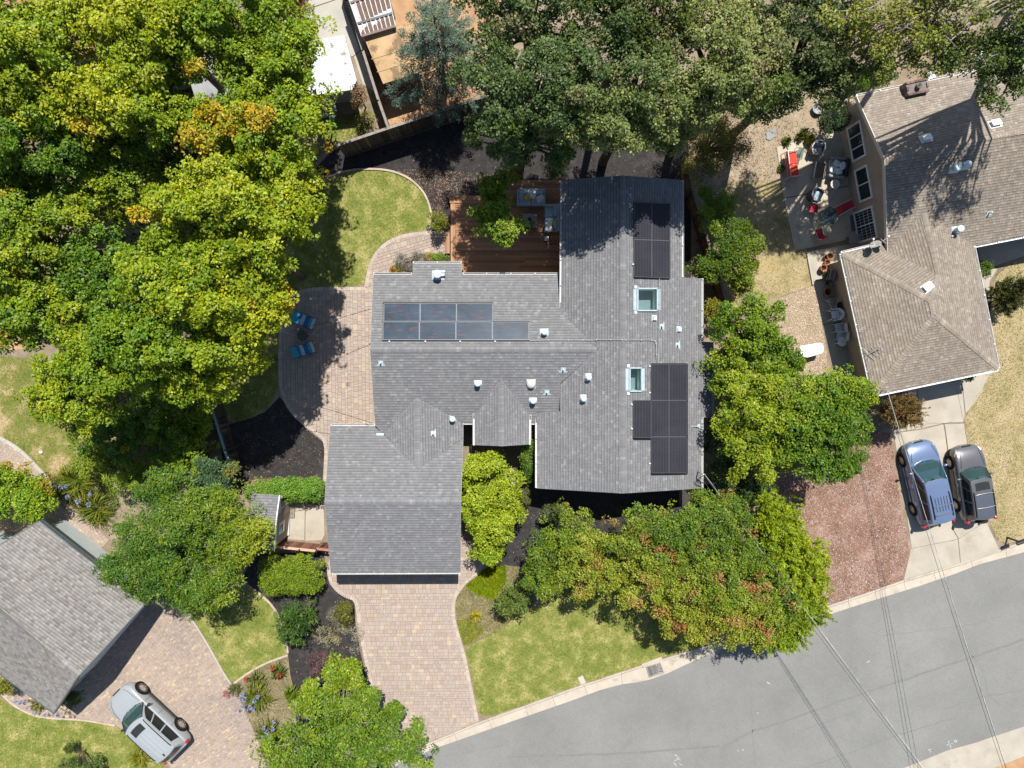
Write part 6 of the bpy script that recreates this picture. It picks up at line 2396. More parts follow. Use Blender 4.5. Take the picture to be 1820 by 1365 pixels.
mb.build('deck_skirt', M['dark_wood'], deck, DK)
for q in (0, 1, 2):
    mb = MB()
    mb.box((P(828, 355, ZD).x, P(828, 350 + q * 4.5, ZD).y, ZD + 0.06), (1.85, 0.13, 0.03))
    mb.build('bench_plank', M['deck_rim'], deck, DK)
for q in range(3):
    mb = MB()
    k = P(792.0 + q * 2.9, 431, 0.18)
    mb.box((k.x, k.y, 0.17), (0.088, 1.25, 0.035))
    mb.build('step_plank', M['deck'], deck, DK)

M['cushion_grey'] = mat_plain('blue_grey_cushion', (0.27, 0.33, 0.36), 0.95, 0.1, vary=0.08)
M['cushion_white'] = mat_plain('white_cushion', (0.60, 0.60, 0.58), 0.95, 0.1)
M['cushion_yellow'] = mat_plain('yellow_cushion', (0.52, 0.40, 0.06), 0.95, 0.1)
M['wicker'] = mat_plain('grey_wicker', (0.16, 0.15, 0.135), 0.8, 0.2, vary=0.3, vscale=40)


def pad(parent, name, c, s, mat, rz=0.0, M_=None, bev=0.05):
    mb = MB()
    mb.box((0, 0, 0), s)
    o = mb.build(name, mat, parent, smooth=True)
    o.location = c
    if M_ is not None:
        o.rotation_euler = M_.to_euler()
    else:
        o.rotation_euler = (0, 0, rz)
    b = o.modifiers.new('soft', 'BEVEL')
    b.width = min(bev, min(s) * 0.45)
    b.segments = 3
    return o


def outdoor_sofa(label, loc, rz, W=1.55, D=0.85, pillows=(), group='grey outdoor sofas on the deck'):
    t = thing('sofa', label, 'sofa', loc, rz, group)
    pad(t, 'base', (0, 0, 0.18), (W, D, 0.26), M['wicker'], bev=0.02)
    for s in (-1, 1):
        pad(t, 'arm', (s * (W / 2 - 0.07), 0, 0.42), (0.13, D, 0.24), M['cushion_grey'])
    pad(t, 'backrest', (0, D / 2 - 0.09, 0.52), (W, 0.17, 0.44), M['cushion_grey'])
    for s in (-1, 1):
        pad(t, 'seat_cushion', (s * (W / 4 - 0.05), -0.08, 0.37), (W / 2 - 0.12, D - 0.22, 0.15), M['cushion_grey'])
        pad(t, 'back_cushion', (s * (W / 4 - 0.05), D / 2 - 0.24, 0.58), (W / 2 - 0.14, 0.16, 0.36), M['cushion_grey'], M_=Matrix.Rotation(-0.2, 3, 'X'))
    for (x, y, z, rz_, m) in pillows:
        pad(t, 'pillow', (x, y, z), (0.42, 0.14, 0.42), M[m], M_=Matrix.Rotation(rz_, 3, 'Z') @ Matrix.Rotation(-0.7, 3, 'X'), bev=0.07)
    for sx in (-1, 1):
        for sy in (-1, 1):
            pad(t, 'foot', (sx * (W / 2 - 0.1), sy * (D / 2 - 0.1), 0.03), (0.06, 0.06, 0.06), M['dark'], bev=0.01)
    return t


k = P(944, 352, ZD + 0.4)
outdoor_sofa('grey outdoor sofa with a yellow pillow along the back edge of the deck', (k.x, k.y, ZD), 0.0, 1.62, 0.92, [(-0.18, 0.02, 0.56, 0.9, 'cushion_yellow'), (0.06, 0.12, 0.6, -0.2, 'cushion_white'), (0.52, -0.05, 0.54, 0.4, 'cushion_white'), (-0.5, 0.05, 0.55, 0.5, 'cushion_grey')])
k = P(981, 388, ZD + 0.4)
outdoor_sofa('grey outdoor sofa with white and yellow pillows against the house roof edge', (k.x, k.y, ZD), -math.pi / 2, 1.55, 0.86, [(0.38, 0.05, 0.56, 0.5, 'cushion_yellow'), (0.20, -0.12, 0.52, -0.3, 'cushion_white'), (0.58, -0.15, 0.52, 0.2, 'cushion_white')])
k = P(942, 392, ZD + 0.4)
t = thing('coffee_table', 'square slatted grey coffee table between the deck sofas', 'coffee table', (k.x, k.y, ZD))
tw = mat_pieces('grey_slat', [(0, (0.20, 0.21, 0.17)), (1, (0.28, 0.29, 0.24))], per='object', grain=0.2)
for i in range(11):
    pad(t, 'slat', (0, -0.35 + i * 0.07, 0.41), (0.78, 0.055, 0.025), tw, bev=0.005)
for sx in (-1, 1):
    pad(t, 'rim', (sx * 0.38, 0, 0.385), (0.04, 0.78, 0.05), tw, bev=0.005)
    for sy in (-1, 1):
        pad(t, 'leg', (sx * 0.36, sy * 0.35, 0.18), (0.05, 0.05, 0.36), tw, bev=0.005)
mb = MB()
mb.lathe([(0.05, 0), (0.09, 0.08), (0.11, 0.15), (0.09, 0.15), (0.0, 0.12)], (0, 0, 0), 12)
vz = thing('vase', 'small dark bowl of greenery on the slatted coffee table', 'bowl', (k.x - 0.02, k.y + 0.04, ZD + 0.4225))
mb.build('bowl', M['dark'], vz, smooth=True)
TABLE_PLANT = (k.x - 0.02, k.y + 0.04, ZD + 0.55)
k = P(971, 425, ZD + 0.2)
t = thing('lantern', 'small metal lantern standing on the deck boards', 'lantern', (k.x, k.y, ZD))
pad(t, 'base', (0, 0, 0.02), (0.22, 0.22, 0.04), M['dark'], bev=0.01)
pad(t, 'roof', (0, 0, 0.36), (0.24, 0.24, 0.05), M['steel'], bev=0.015)
for sx in (-1, 1):
    for sy in (-1, 1):
        pad(t, 'post', (sx * 0.09, sy * 0.09, 0.19), (0.02, 0.02, 0.30), M['dark'], bev=0.004)

# ------------------------------------------------------------------ side patio: two striped loungers and a round table
M['teal_a'] = mat_plain('teal_stripe', (0.035, 0.25, 0.36), 0.9, 0.1)
M['teal_b'] = mat_plain('pale_stripe', (0.36, 0.42, 0.44), 0.9, 0.1)
M['teal_c'] = mat_plain('navy_stripe', (0.03, 0.13, 0.27), 0.9, 0.1)
M['bronze'] = mat_plain('bronze_frame', (0.16, 0.13, 0.11), 0.5, 0.4)


def chaise(label, loc, rz):
    t = thing('lounge_chair', label, 'lounge chair', loc, rz, 'striped lounge chairs on the side patio')
    cols_ = ['teal_a', 'teal_c', 'teal_b', 'teal_c', 'teal_a', 'teal_b']
    L_ = 0.96
    prof = [(-0.55, 0.82), (-0.28, 0.48), (-0.16, 0.40), (0.05, 0.36), (0.32, 0.40), (0.45, 0.38), (0.58, 0.24)]
    for i in range(6):
        mb = MB()
        (xa, za), (xb, zb) = prof[i], prof[i + 1]
        mb.bar(Vector((xa, 0, za)), Vector((xb, 0, zb)), 0.62, 0.07)
        mb.build('cushion', M[cols_[i]], t)
    for s in (-1, 1):
        mb = MB()
        mb.tube([(-0.62, s * 0.33, 0.86), (-0.3, s * 0.33, 0.46), (0.1, s * 0.33, 0.32), (0.55, s * 0.33, 0.34), (0.62, s * 0.33, 0.02)], 0.022, 6)
        mb.tube([(-0.35, s * 0.33, 0.5), (-0.45, s * 0.33, 0.02)], 0.022, 6)
        mb.build('frame', M['bronze'], t, smooth=True)
        mb = MB()
        mb.tube([(-0.36, s * 0.35, 0.55), (-0.2, s * 0.38, 0.62), (0.25, s * 0.38, 0.62), (0.34, s * 0.35, 0.36)], 0.024, 6)
        mb.build('arm', M['bronze'], t, smooth=True)
    return t


k = P(540, 569, 0.4)
chaise('teal striped lounge chair half under the tree edge on the side patio', (k.x, k.y, 0.045), heading((555, 576), (525, 564)))
k = P(539, 622, 0.4)
chaise('teal striped lounge chair below the round table on the side patio', (k.x, k.y, 0.045), heading((524, 627), (554, 617)) + math.pi)
k = P(538, 596, 0.5)
t = thing('side_table', 'small dark round table between the two striped lounge chairs', 'table', (k.x, k.y, 0.045))
mb = MB()
mb.lathe([(0.29, 0.50), (0.30, 0.53), (0.25, 0.54), (0.07, 0.54), (0.06, 0.52)], (0, 0, 0), 24)
mb.build('top', mat_plain('dark_table', (0.055, 0.06, 0.052), 0.6, 0.3), t, smooth=True)
for i in range(3):
    a = i * 2.094
    mb = MB()
    mb.tube([(0.2 * math.cos(a), 0.2 * math.sin(a), 0.5), (0.26 * math.cos(a), 0.26 * math.sin(a), 0)], 0.02, 6)
    mb.build('leg', M['bronze'], t)
# strings of small lamps from the roof to the trees
def string_lights(label, a, b, n, sag=0.25):
    t = thing('string_lights', label, 'string lights', a, 0, 'light strings over the side patio')
    A2_, B2_ = Vector(a), Vector(b)
    pts = []
    for i in range(n * 2 + 1):
        s = i / (n * 2)
        p = A2_.lerp(B2_, s)
        p.z -= sag * 4 * s * (1 - s)
        pts.append(p)
    mb = MB()
    mb.tube(pts, 0.012, 5)
    mb.build('cable', M['dark'], t, tuple(a))
    for i in range(1, n * 2, 2):
        p = pts[i]
        mb = MB()
        mb.lathe([(0.012, 0.0), (0.022, -0.05), (0.03, -0.10), (0.022, -0.14), (0, -0.15)], p, 8)
        mb.build('bulb', M['dark'], t, tuple(a), True)


string_lights('dark light string from the roof corner toward the upper lounge chair', tuple(P(659, 549, 3.2)), tuple(P(520, 588, 4.5)), 6)
string_lights('dark light string from the garage gutter toward the fence', tuple(P(662, 752, 2.9)), tuple(P(500, 705, 4.0)), 6)
k = P(619, 683, 0.05)
t = thing('drain', 'small square drain grate set in the side patio pavers', 'drain', (k.x, k.y, 0.045))
pad(t, 'frame', (0, 0, 0.006), (0.2, 0.2, 0.012), M['dark'], bev=0.002)
for i in range(4):
    pad(t, 'bar', (0, -0.06 + i * 0.04, 0.014), (0.16, 0.015, 0.008), M['steel'], bev=0.001)
k = P(614, 588, 0.05)
t = thing('stepping_disc', 'small grey disc lying on the side patio', 'disc', (k.x, k.y, 0.048))
mb = MB()
mb.lathe([(0.075, 0), (0.075, 0.02), (0.05, 0.03), (0, 0.03)], (0, 0, 0), 12)
mb.build('disc', M['grey_wall'], t)

# ------------------------------------------------------------------ patio of the house on the right
ZP = 0.055
M['red_fabric'] = mat_plain('red_fabric', (0.50, 0.05, 0.03), 0.9, 0.15)
M['dark_red'] = mat_plain('dark_red_mesh', (0.33, 0.025, 0.045), 0.9, 0.15)
M['white_frame'] = mat_plain('white_frame', (0.55, 0.53, 0.50), 0.5, 0.3)
M['grey_fabric'] = mat_plain('grey_fabric', (0.27, 0.27, 0.28), 0.95, 0.1, vary=0.25)
M['brown_wicker'] = mat_plain('brown_wicker', (0.13, 0.095, 0.07), 0.85, 0.15, vary=0.4, vscale=40)
M['terracotta'] = mat_plain('terracotta', (0.36, 0.16, 0.08), 0.85, 0.15)
M['pot_soil'] = mat_plain('pot_soil', (0.05, 0.03, 0.02), 0.95, 0.1)
M['table_glass'] = mat_glass('table_glass', (0.03, 0.05, 0.065), 0.35, 0.2)
ar = math.radians(-12)
k = P(1410, 292, 0.5)
t = thing('loveseat', 'metal framed loveseat with bright red cushions on the right patio', 'loveseat', (k.x, k.y, ZP), -math.pi / 2 + math.radians(8))
W_ = 1.45
for s in (-1, 1):
    pad(t, 'seat_cushion', (s * W_ / 4, -0.05, 0.42), (W_ / 2 - 0.03, 0.58, 0.13), M['red_fabric'])
    pad(t, 'back_cushion', (s * W_ / 4, -0.34, 0.62), (W_ / 2 - 0.03, 0.12, 0.40), M['red_fabric'], M_=Matrix.Rotation(0.25, 3, 'X'))
    mb = MB()
    mb.tube([(s * W_ / 2, 0.3, 0), (s * W_ / 2, 0.3, 0.62), (s * W_ / 2, -0.35, 0.66), (s * W_ / 2, -0.45, 0)], 0.025, 6)
    for q in range(4):
        mb.tube([(s * W_ / 2, -0.25 + q * 0.14, 0.63), (s * W_ / 2, -0.25 + q * 0.14, 0.36)], 0.012, 5)
    mb.build('arm_frame', M['white_frame'], t, smooth=True)
mb = MB()
mb.tube([(-W_ / 2, -0.42, 0.9), (W_ / 2, -0.42, 0.9)], 0.025, 6)
mb.tube([(-W_ / 2, -0.38, 0.36), (W_ / 2, -0.38, 0.36)], 0.02, 6)
for q in range(13):
    x = -W_ / 2 + W_ * q / 12
    mb.tube([(x, -0.38, 0.36), (x, -0.42, 0.9)], 0.011, 5)
mb.build('back_frame', M['white_frame'], t, smooth=True)


def club_chair(label, loc, rz, seat='grey_fabric', shell='brown_wicker'):
    t = thing('club_chair', label, 'armchair', loc, rz, 'wicker armchairs on the right patio')
    n = 14
    vv, ff = [], []
    rows_ = [(0.40, 0.05, 0.0), (0.42, 0.40, 0.0), (0.43, 0.62, 0.18), (0.36, 0.60, 0.18), (0.345, 0.40, 0.0)]
    for i in range(n + 1):
        a = math.radians(40 + 280 * i / n)
        bk = max(0.0, -math.cos(a))
        for r, z, rise in rows_:
            vv.append((r * math.cos(a), r * math.sin(a) * 0.95, z + rise * bk))
    m_ = len(rows_)
    for i in range(n):
        for j in range(m_ - 1):
            a = i * m_ + j
            ff.append((a, a + m_, a + m_ + 1, a + 1))
    mb = MB().add(vv, ff)
    mb.build('shell', M[shell], t, smooth=True)
    mb = MB()
    mb.tube([(0.395 * math.cos(math.radians(40 + 280 * i / n)), 0.375 * math.sin(math.radians(40 + 280 * i / n)), 0.63 + 0.18 * max(0, -math.cos(math.radians(40 + 280 * i / n)))) for i in range(n + 1)], 0.035, 7)
    mb.build('rim', M['white_frame'], t, smooth=True)
    pad(t, 'seat_cushion', (0.04, 0, 0.42), (0.6, 0.56, 0.13), M[seat])
    pad(t, 'back_cushion', (-0.24, 0, 0.60), (0.12, 0.5, 0.34), M[seat], M_=Matrix.Rotation(-0.2, 3, 'Y'))
    for sx in (-1, 1):
        for sy in (-1, 1):
            mb = MB()
            mb.tube([(sx * 0.26, sy * 0.26, 0), (sx * 0.26, sy * 0.26, 0.34)], 0.02, 6)
            mb.build('leg', M['bronze'], t)
    return t


k = P(1452, 265, 0.5)
club_chair('wicker armchair with a white edged grey cushion beside the red loveseat', (k.x, k.y, ZP), -1.75)
k = P(1451, 347, 0.5)
club_chair('wicker armchair with a blue cushion above the glass table', (k.x, k.y, ZP), -0.45, 'cushion_grey')
k = P(1487, 299, 0.4)
t = thing('armchair', 'large low grey armchair heaped with pale cushions beside the stucco wall', 'armchair', (k.x, k.y, ZP), math.pi / 2 + math.radians(85))
pad(t, 'seat', (0, 0, 0.25), (0.86, 1.0, 0.34), M['grey_fabric'], bev=0.08)
pad(t, 'backrest', (-0.45, 0, 0.48), (0.18, 1.05, 0.55), M['dark'], bev=0.08)
for s in (-1, 1):
    pad(t, 'arm', (0, s * 0.52, 0.42), (0.9, 0.14, 0.32), M['grey_fabric'], bev=0.06)
for x, y, z, r_z in ((-0.05, 0.22, 0.52, 0.3), (0.1, -0.22, 0.5, -0.5), (-0.25, -0.1, 0.58, 0.8), (0.25, 0.15, 0.48, 1.2)):
    pad(t, 'cushion', (x, y, z), (0.4, 0.36, 0.16), M['cushion_white'], rz=r_z, bev=0.07)
k = P(1483, 328, 0.5)
t = thing('side_table', 'small round white metal table with an openwork top', 'table', (k.x, k.y, ZP))
mb = MB()
mb.tube([(0.24 * math.cos(i * math.pi / 10), 0.24 * math.sin(i * math.pi / 10), 0.52) for i in range(21)], 0.025, 6)
mb.build('rim', M['white_frame'], t, smooth=True)
mb = MB()
for i in range(9):
    x = -0.2 + i * 0.05
    h_ = math.sqrt(max(0, 0.24 ** 2 - x * x))
    mb.bar(Vector((x, -h_, 0.52)), Vector((x, h_, 0.52)), 0.014, 0.012)
    mb.bar(Vector((-h_, x, 0.515)), Vector((h_, x, 0.515)), 0.014, 0.012)
mb.build('mesh_top', M['white_frame'], t)
for i in range(3):
    a = i * 2.094
    mb = MB()
    mb.tube([(0.2 * math.cos(a), 0.2 * math.sin(a), 0.5), (0.24 * math.cos(a), 0.24 * math.sin(a), 0)], 0.016, 5)
    mb.build('leg', M['white_frame'], t)
k = P(1421, 272, 0.4)
t = thing('side_table', 'small glass topped table at the end of the red loveseat', 'table', (k.x, k.y, ZP), ar)
pad(t, 'top', (0, 0, 0.42), (0.40, 0.62, 0.015), M['table_glass'], bev=0.004)
for sx in (-1, 1):
    for sy in (-1, 1):
        pad(t, 'leg', (sx * 0.19, sy * 0.3, 0.205), (0.03, 0.03, 0.41), M['white_frame'], bev=0.004)
    pad(t, 'rail', (sx * 0.19, 0, 0.405), (0.03, 0.62, 0.03), M['white_frame'], bev=0.004)
k = P(1456, 304, 0.3)
t = thing('fire_table', 'low brown rectangular table frame in the middle of the right patio', 'table', (k.x, k.y, ZP), ar * 0.8)
for sx in (-1, 1):
    pad(t, 'side_rail', (sx * 0.3, 0, 0.36), (0.05, 0.95, 0.06), M['white_frame'], bev=0.005)
    for sy in (-1, 1):
        pad(t, 'leg', (sx * 0.28, sy * 0.42, 0.17), (0.05, 0.05, 0.34), M['bronze'], bev=0.005)
for i in range(6):
    pad(t, 'slat', (-0.22 + i * 0.088, 0, 0.34), (0.07, 0.9, 0.025), M['brown_wicker'], bev=0.004)
# glass table and its red chairs
k = P(1472, 384, 0.7)
t = thing('patio_table', 'round glass patio table ringed by red chairs', 'table', (k.x, k.y, ZP))
mb = MB()
mb.lathe([(0.0, 0.70), (0.53, 0.70), (0.53, 0.712), (0.0, 0.712)], (0, 0, 0), 32)
mb.build('glass_top', M['table_glass'], t)
mb = MB()
mb.tube([(0.54 * math.cos(i * math.pi / 16), 0.54 * math.sin(i * math.pi / 16), 0.705) for i in range(33)], 0.018, 6)
mb.build('rim', M['bronze'], t, smooth=True)
for i in range(4):
    a = i * math.pi / 2 + 0.4
    mb = MB()
    mb.tube([(0.45 * math.cos(a), 0.45 * math.sin(a), 0.69), (0.2 * math.cos(a), 0.2 * math.sin(a), 0.35), (0.42 * math.cos(a), 0.42 * math.sin(a), 0)], 0.018, 6)
    mb.build('leg', M['bronze'], t, smooth=True)


def mesh_chair(label, loc, rz, recl=0.0, group='red mesh chairs round the glass table'):
    t = thing('patio_chair', label, 'chair', loc, rz, group)
    mb = MB()
    mb.bar(Vector((-0.24, 0, 0.40)), Vector((0.24, 0, 0.43)), 0.46, 0.02)
    mb.build('seat', M['red_fabric'] if recl > 0.3 else M['dark_red'], t)
    mb = MB()
    mb.bar(Vector((-0.24, 0, 0.42)), Vector((-0.42 - recl, 0, 0.95 - recl * 0.6)), 0.46, 0.02)
    mb.build('backrest', M['dark_red'], t)
    for s in (-1, 1):
        mb = MB()
        mb.tube([(0.28, s * 0.26, 0), (0.26, s * 0.26, 0.43), (0.22, s * 0.27, 0.62), (-0.28, s * 0.27, 0.64), (-0.36, s * 0.26, 0.0)], 0.017, 6)
        mb.tube([(-0.24, s * 0.25, 0.42), (-0.43 - recl, s * 0.25, 0.97 - recl * 0.6)], 0.017, 6)
        mb.build('frame', M['white_frame'], t, smooth=True)
    return t


k = P(1447, 371, 0.5)
mesh_chair('dark red mesh chair left of the glass table', (k.x, k.y, ZP), math.radians(-12))
k = P(1491, 374, 0.5)
mesh_chair('reclined red mesh chair right of the glass table', (k.x, k.y, ZP), math.radians(-152), 0.36)
k = P(1456, 414, 0.5)
mesh_chair('dark red mesh chair below the glass table with its legs out on the slab', (k.x, k.y, ZP), math.radians(110))
k = P(1420, 265, 0.05)
# door mat and small items by the french doors
k = P(1520, 396, 0.06)
t = tag(MB().box((k.x, k.y, 0.066), (0.55, 0.95, 0.02), math.radians(8)).build('door_mat', mat_plain('purple_mat', (0.12, 0.09, 0.12), 0.95, 0.1, vary=0.4, vscale=9)), 'worn dark mat in front of the right house french doors', 'door mat')
k = P(1548, 424, 0.3)
t = thing('bench', 'grey slatted bench seat by the end of the right patio wall', 'bench', (k.x - 0.9, k.y, ZP), math.radians(14))
for i in range(4):
    pad(t, 'slat', (0, -0.18 + i * 0.12, 0.42), (0.95, 0.10, 0.03), M['flat_roof'], bev=0.005)
for s in (-1, 1):
    pad(t, 'leg', (s * 0.42, 0, 0.2), (0.05, 0.4, 0.4), M['bronze'], bev=0.005)


def pot(label, px, py, r, h, group='terracotta pots along the side walkway', z=0.03, soil=True):
    k = P(px, py, z + h)
    t = thing('flower_pot', label, 'flower pot', (k.x, k.y, z), 0, group)
    mb = MB()
    mb.lathe([(r * 0.68, 0), (r * 0.92, h * 0.82), (r, h * 0.83), (r * 1.02, h), (r * 0.86, h), (r * 0.84, h * 0.8), (r * 0.62, h * 0.35)], (0, 0, 0), 20)
    mb.build('pot', M['terracotta'], t, smooth=False)
    mb = MB()
    mb.lathe([(r * 0.7, h * 0.5), (0.0, h * 0.54)], (0, 0, 0), 16)
    mb.build('soil', M['pot_soil'], t)
    return t


pot('upper terracotta pot of the empty pots by the walkway', 1476, 455, 0.19, 0.34)
pot('middle terracotta pot of the empty pots by the walkway', 1471, 466, 0.17, 0.3)
pot('largest lower terracotta pot in full sun by the walkway', 1464.5, 476, 0.19, 0.42)
pot('shaded wide terracotta pot under the eave above the white chairs', 1473, 519, 0.27, 0.3)
pot('small reddish pot in the eave shade below the grill', 1471, 503, 0.14, 0.24)
pot('small pot tucked behind the two upper sunny pots', 1468, 457, 0.13, 0.2)
k = P(1481, 489, 0.8)
t = thing('grill', 'small covered barbecue grill with a striped lid by the side wall', 'grill', (k.x, k.y, 0.03), math.radians(-12))
pad(t, 'firebox', (0, 0, 0.62), (0.5, 0.62, 0.26), M['dark'], bev=0.05)
for i in range(4):
    pad(t, 'lid_slat', (-0.18 + i * 0.12, 0, 0.79), (0.09, 0.62, 0.05), M['bronze'] if i % 2 else M['grey_wall'], bev=0.02)
for sx in (-1, 1):
    for sy in (-1, 1):
        pad(t, 'leg', (sx * 0.2, sy * 0.26, 0.25), (0.04, 0.04, 0.5), M['dark'], bev=0.005)
mb = MB()
mb.bar(P(1476, 484, 0.1), P(1497, 474, 0.1), 0.18, 0.06)
tag(mb.build('plank', M['rail_wood']), 'grey plank lying by the wall under the upper left eave of the brown roof', 'plank')

M['plastic'] = mat_plain('white_plastic', (0.56, 0.60, 0.62), 0.5, 0.35)


def plastic_chair(label, loc, rz):
    t = thing('plastic_chair', label, 'chair', loc, rz, 'white chairs along the shaded side wall')
    pad(t, 'seat', (0, 0, 0.42), (0.46, 0.46, 0.035), M['plastic'], bev=0.015)
    n = 10
    vv, ff = [], []
    for i in range(n + 1):
        a = math.radians(95 + 170 * i / n)
        for r, z in ((0.27, 0.43), (0.30, 0.62), (0.33, 0.66 + 0.18 * max(0, -math.cos(a))), (0.36, 0.64 + 0.18 * max(0, -math.cos(a)))):
            vv.append((r * math.cos(a), r * math.sin(a), z))
    for i in range(n):
        for j in range(3):
            a = i * 4 + j
            ff.append((a, a + 4, a + 5, a + 1))
    MB().add(vv, ff).build('backrest', M['plastic'], t, smooth=True)
    for s in (-1, 1):
        pad(t, 'arm', (0.05, s * 0.32, 0.64), (0.52, 0.07, 0.03), M['plastic'], bev=0.012)
        for x in (-0.24, 0.26):
            mb = MB()
            mb.tube([(x, s * 0.24, 0.42), (x * 1.25, s * 0.30, 0)], [0.032, 0.026], 6)
            mb.build('leg', M['plastic'], t)
    return t


k = P(1486, 559, 0.5)
plastic_chair('white plastic armchair, uppermost of the pale seats along the side wall', (k.x, k.y, 0.03), math.pi + 0.15)
def folding_chair(label, loc, rz):
    t = thing('folding_chair', label, 'chair', loc, rz, 'white chairs along the shaded side wall')
    mt = mat_plain('pale_canvas', (0.40, 0.45, 0.48), 0.9, 0.1)
    pad(t, 'seat', (0, 0, 0.42), (0.44, 0.44, 0.03), mt, bev=0.01)
    pad(t, 'backrest', (-0.26, 0, 0.70), (0.03, 0.44, 0.34), mt, M_=Matrix.Rotation(-0.15, 3, 'Y'), bev=0.01)
    for s in (-1, 1):
        mb = MB()
        mb.tube([(0.24, s * 0.24, 0), (-0.3, s * 0.24, 0.88)], 0.015, 6)
        mb.tube([(-0.26, s * 0.24, 0), (0.22, s * 0.24, 0.43)], 0.015, 6)
        mb.bar(Vector((-0.2, s * 0.26, 0.62)), Vector((0.22, s * 0.26, 0.62)), 0.04, 0.02)
        mb.build('frame', M['white_frame'], t)
    return t


k = P(1491, 583, 0.45)
folding_chair('pale folding chair below the white plastic armchair', (k.x, k.y, 0.03), math.pi + 0.1)
k = P(1494, 597, 0.45)
folding_chair('pale folding chair just above the round plastic stool', (k.x, k.y, 0.03), math.pi - 0.1)
k = P(1497, 607, 0.5)
t = thing('stool', 'round white plastic stool, lowest of the seats along the side wall', 'stool', (k.x, k.y, 0.03))
mb = MB()
mb.lathe([(0.27, 0.46), (0.28, 0.49), (0.24, 0.51), (0, 0.512)], (0, 0, 0), 20)
mb.build('seat', M['plastic'], t, smooth=True)
for i in range(4):
    a = i * math.pi / 2 + 0.5
    mb = MB()
    mb.tube([(0.2 * math.cos(a), 0.2 * math.sin(a), 0.47), (0.29 * math.cos(a), 0.29 * math.sin(a), 0)], 0.022, 6)
    mb.build('leg', M['plastic'], t)
# bare metal chair frame
k = P(1476, 540, 0.4)
t = thing('chair_frame', 'bare metal chair frame leaning above the white plastic armchair', 'chair frame', (k.x, k.y, 0.03), 0.2)
mb = MB()
mb.tube([(-0.22, -0.4, 0), (-0.05, -0.3, 0.5), (-0.3, 0.25, 0.75), (0.3, 0.25, 0.75), (0.2, -0.3, 0.5), (0.3, -0.4, 0)], 0.018, 6)
mb.tube([(-0.3, 0.35, 0), (-0.1, 0.1, 0.6), (0.15, 0.1, 0.6), (0.35, 0.35, 0)], 0.018, 6)
mb.build('frame', M['steel'], t, smooth=True)
k = P(1503, 543, 0.5)
t = thing('storage_box', 'dark storage box against the stucco wall above the plastic armchair', 'box', (k.x, k.y, 0.03), 0.18)
pad(t, 'body', (0, 0, 0.3), (0.5, 0.85, 0.6), M['dark'], bev=0.02)
pad(t, 'lid', (0, 0, 0.63), (0.54, 0.9, 0.06), M['dark_wood'], bev=0.02)
# white tub-like sink on legs
k = P(1443, 622, 0.8)
t = thing('utility_sink', 'white laundry sink with a sloped deck standing on wood chips', 'sink', (k.x, k.y, 0.02), math.radians(8))
pts = [(-0.68, 0.32), (0.55, 0.34), (0.68, 0.25), (0.70, -0.12), (0.55, -0.28), (-0.30, -0.40), (-0.52, -0.34), (-0.68, -0.10)]
WT = mat_plain('bright_enamel', (0.80, 0.79, 0.76), 0.35, 0.4)
mb = MB()
mb.prism(pts, 0.72, 0.80)
o = mb.build('basin', WT, t)
bv = o.modifiers.new('soft', 'BEVEL')
bv.width = 0.03
bv.segments = 2
mb = MB()
mb.prism([(x * 0.8, y * 0.75) for x, y in pts], 0.45, 0.72)
mb.build('bowl', WT, t)
mb = MB()
mb.lathe([(0.05, 0.80), (0.05, 0.83), (0, 0.84)], (0.40, -0.02, 0), 10)
mb.box((0.36, 0.18, 0.82), (0.16, 0.05, 0.05))
mb.build('tap', M['steel'], t)
for sx, sy in ((-0.5, 0.18), (0.5, 0.2), (-0.4, -0.2), (0.45, -0.15)):
    pad(t, 'leg', (sx, sy, 0.22), (0.05, 0.05, 0.45), M['steel'], bev=0.005)
# small things in the right yard
k = P(1455, 192, 0.3)
t = thing('planter_bowl', 'round grey rimmed tub in the dappled yard north of the right patio', 'tub', (k.x, k.y, 0.01))
mb = MB()
mb.lathe([(0.24, 0), (0.33, 0.26), (0.35, 0.28), (0.31, 0.28), (0.29, 0.14), (0, 0.12)], (0, 0, 0), 20)
mb.build('tub', M['flat_roof'], t, smooth=True)
for i, (x, y, s, lb) in enumerate([(1373, 233, 0.22, 'pale paper scrap on the bare ground left of the right patio'), (1368, 242, 0.35, 'grey flat stone on the bare ground left of the right patio')]):
    k = P(x, y, 0.02)
    mb = MB()
    mb.prism([(k.x + s * math.cos(a) * (0.8 + 0.3 * math.sin(3 * a + i)), k.y + s * 0.7 * math.sin(a)) for a in [j * math.pi / 4 for j in range(8)]], 0.01, 0.06)
    tag(mb.build('stone' if i else 'paper', M['flat_roof']), lb, 'stone' if i else 'paper')
for i, (x, y, lb) in enumerate([(1655, 133, 'white bucket nearest the brick chimney behind the brown roof'), (1698, 112, 'white bucket between tree branches behind the brown roof'), (1740, 97, 'white bucket furthest right behind the brown roof'), (1682, 116, 'white bucket second from the chimney behind the brown roof')]):
    k = P(x, y, 0.3)
    t = thing('bucket', lb, 'bucket', (k.x, k.y, 0.0), 0, 'white buckets behind the brown roof')
    mb = MB()
    mb.lathe([(0.2, 0), (0.25, 0.34), (0.27, 0.35), (0.24, 0.35), (0.2, 0.1), (0, 0.1)], (0, 0, 0), 14)
    mb.build('pail', M['plastic'], t, smooth=True)

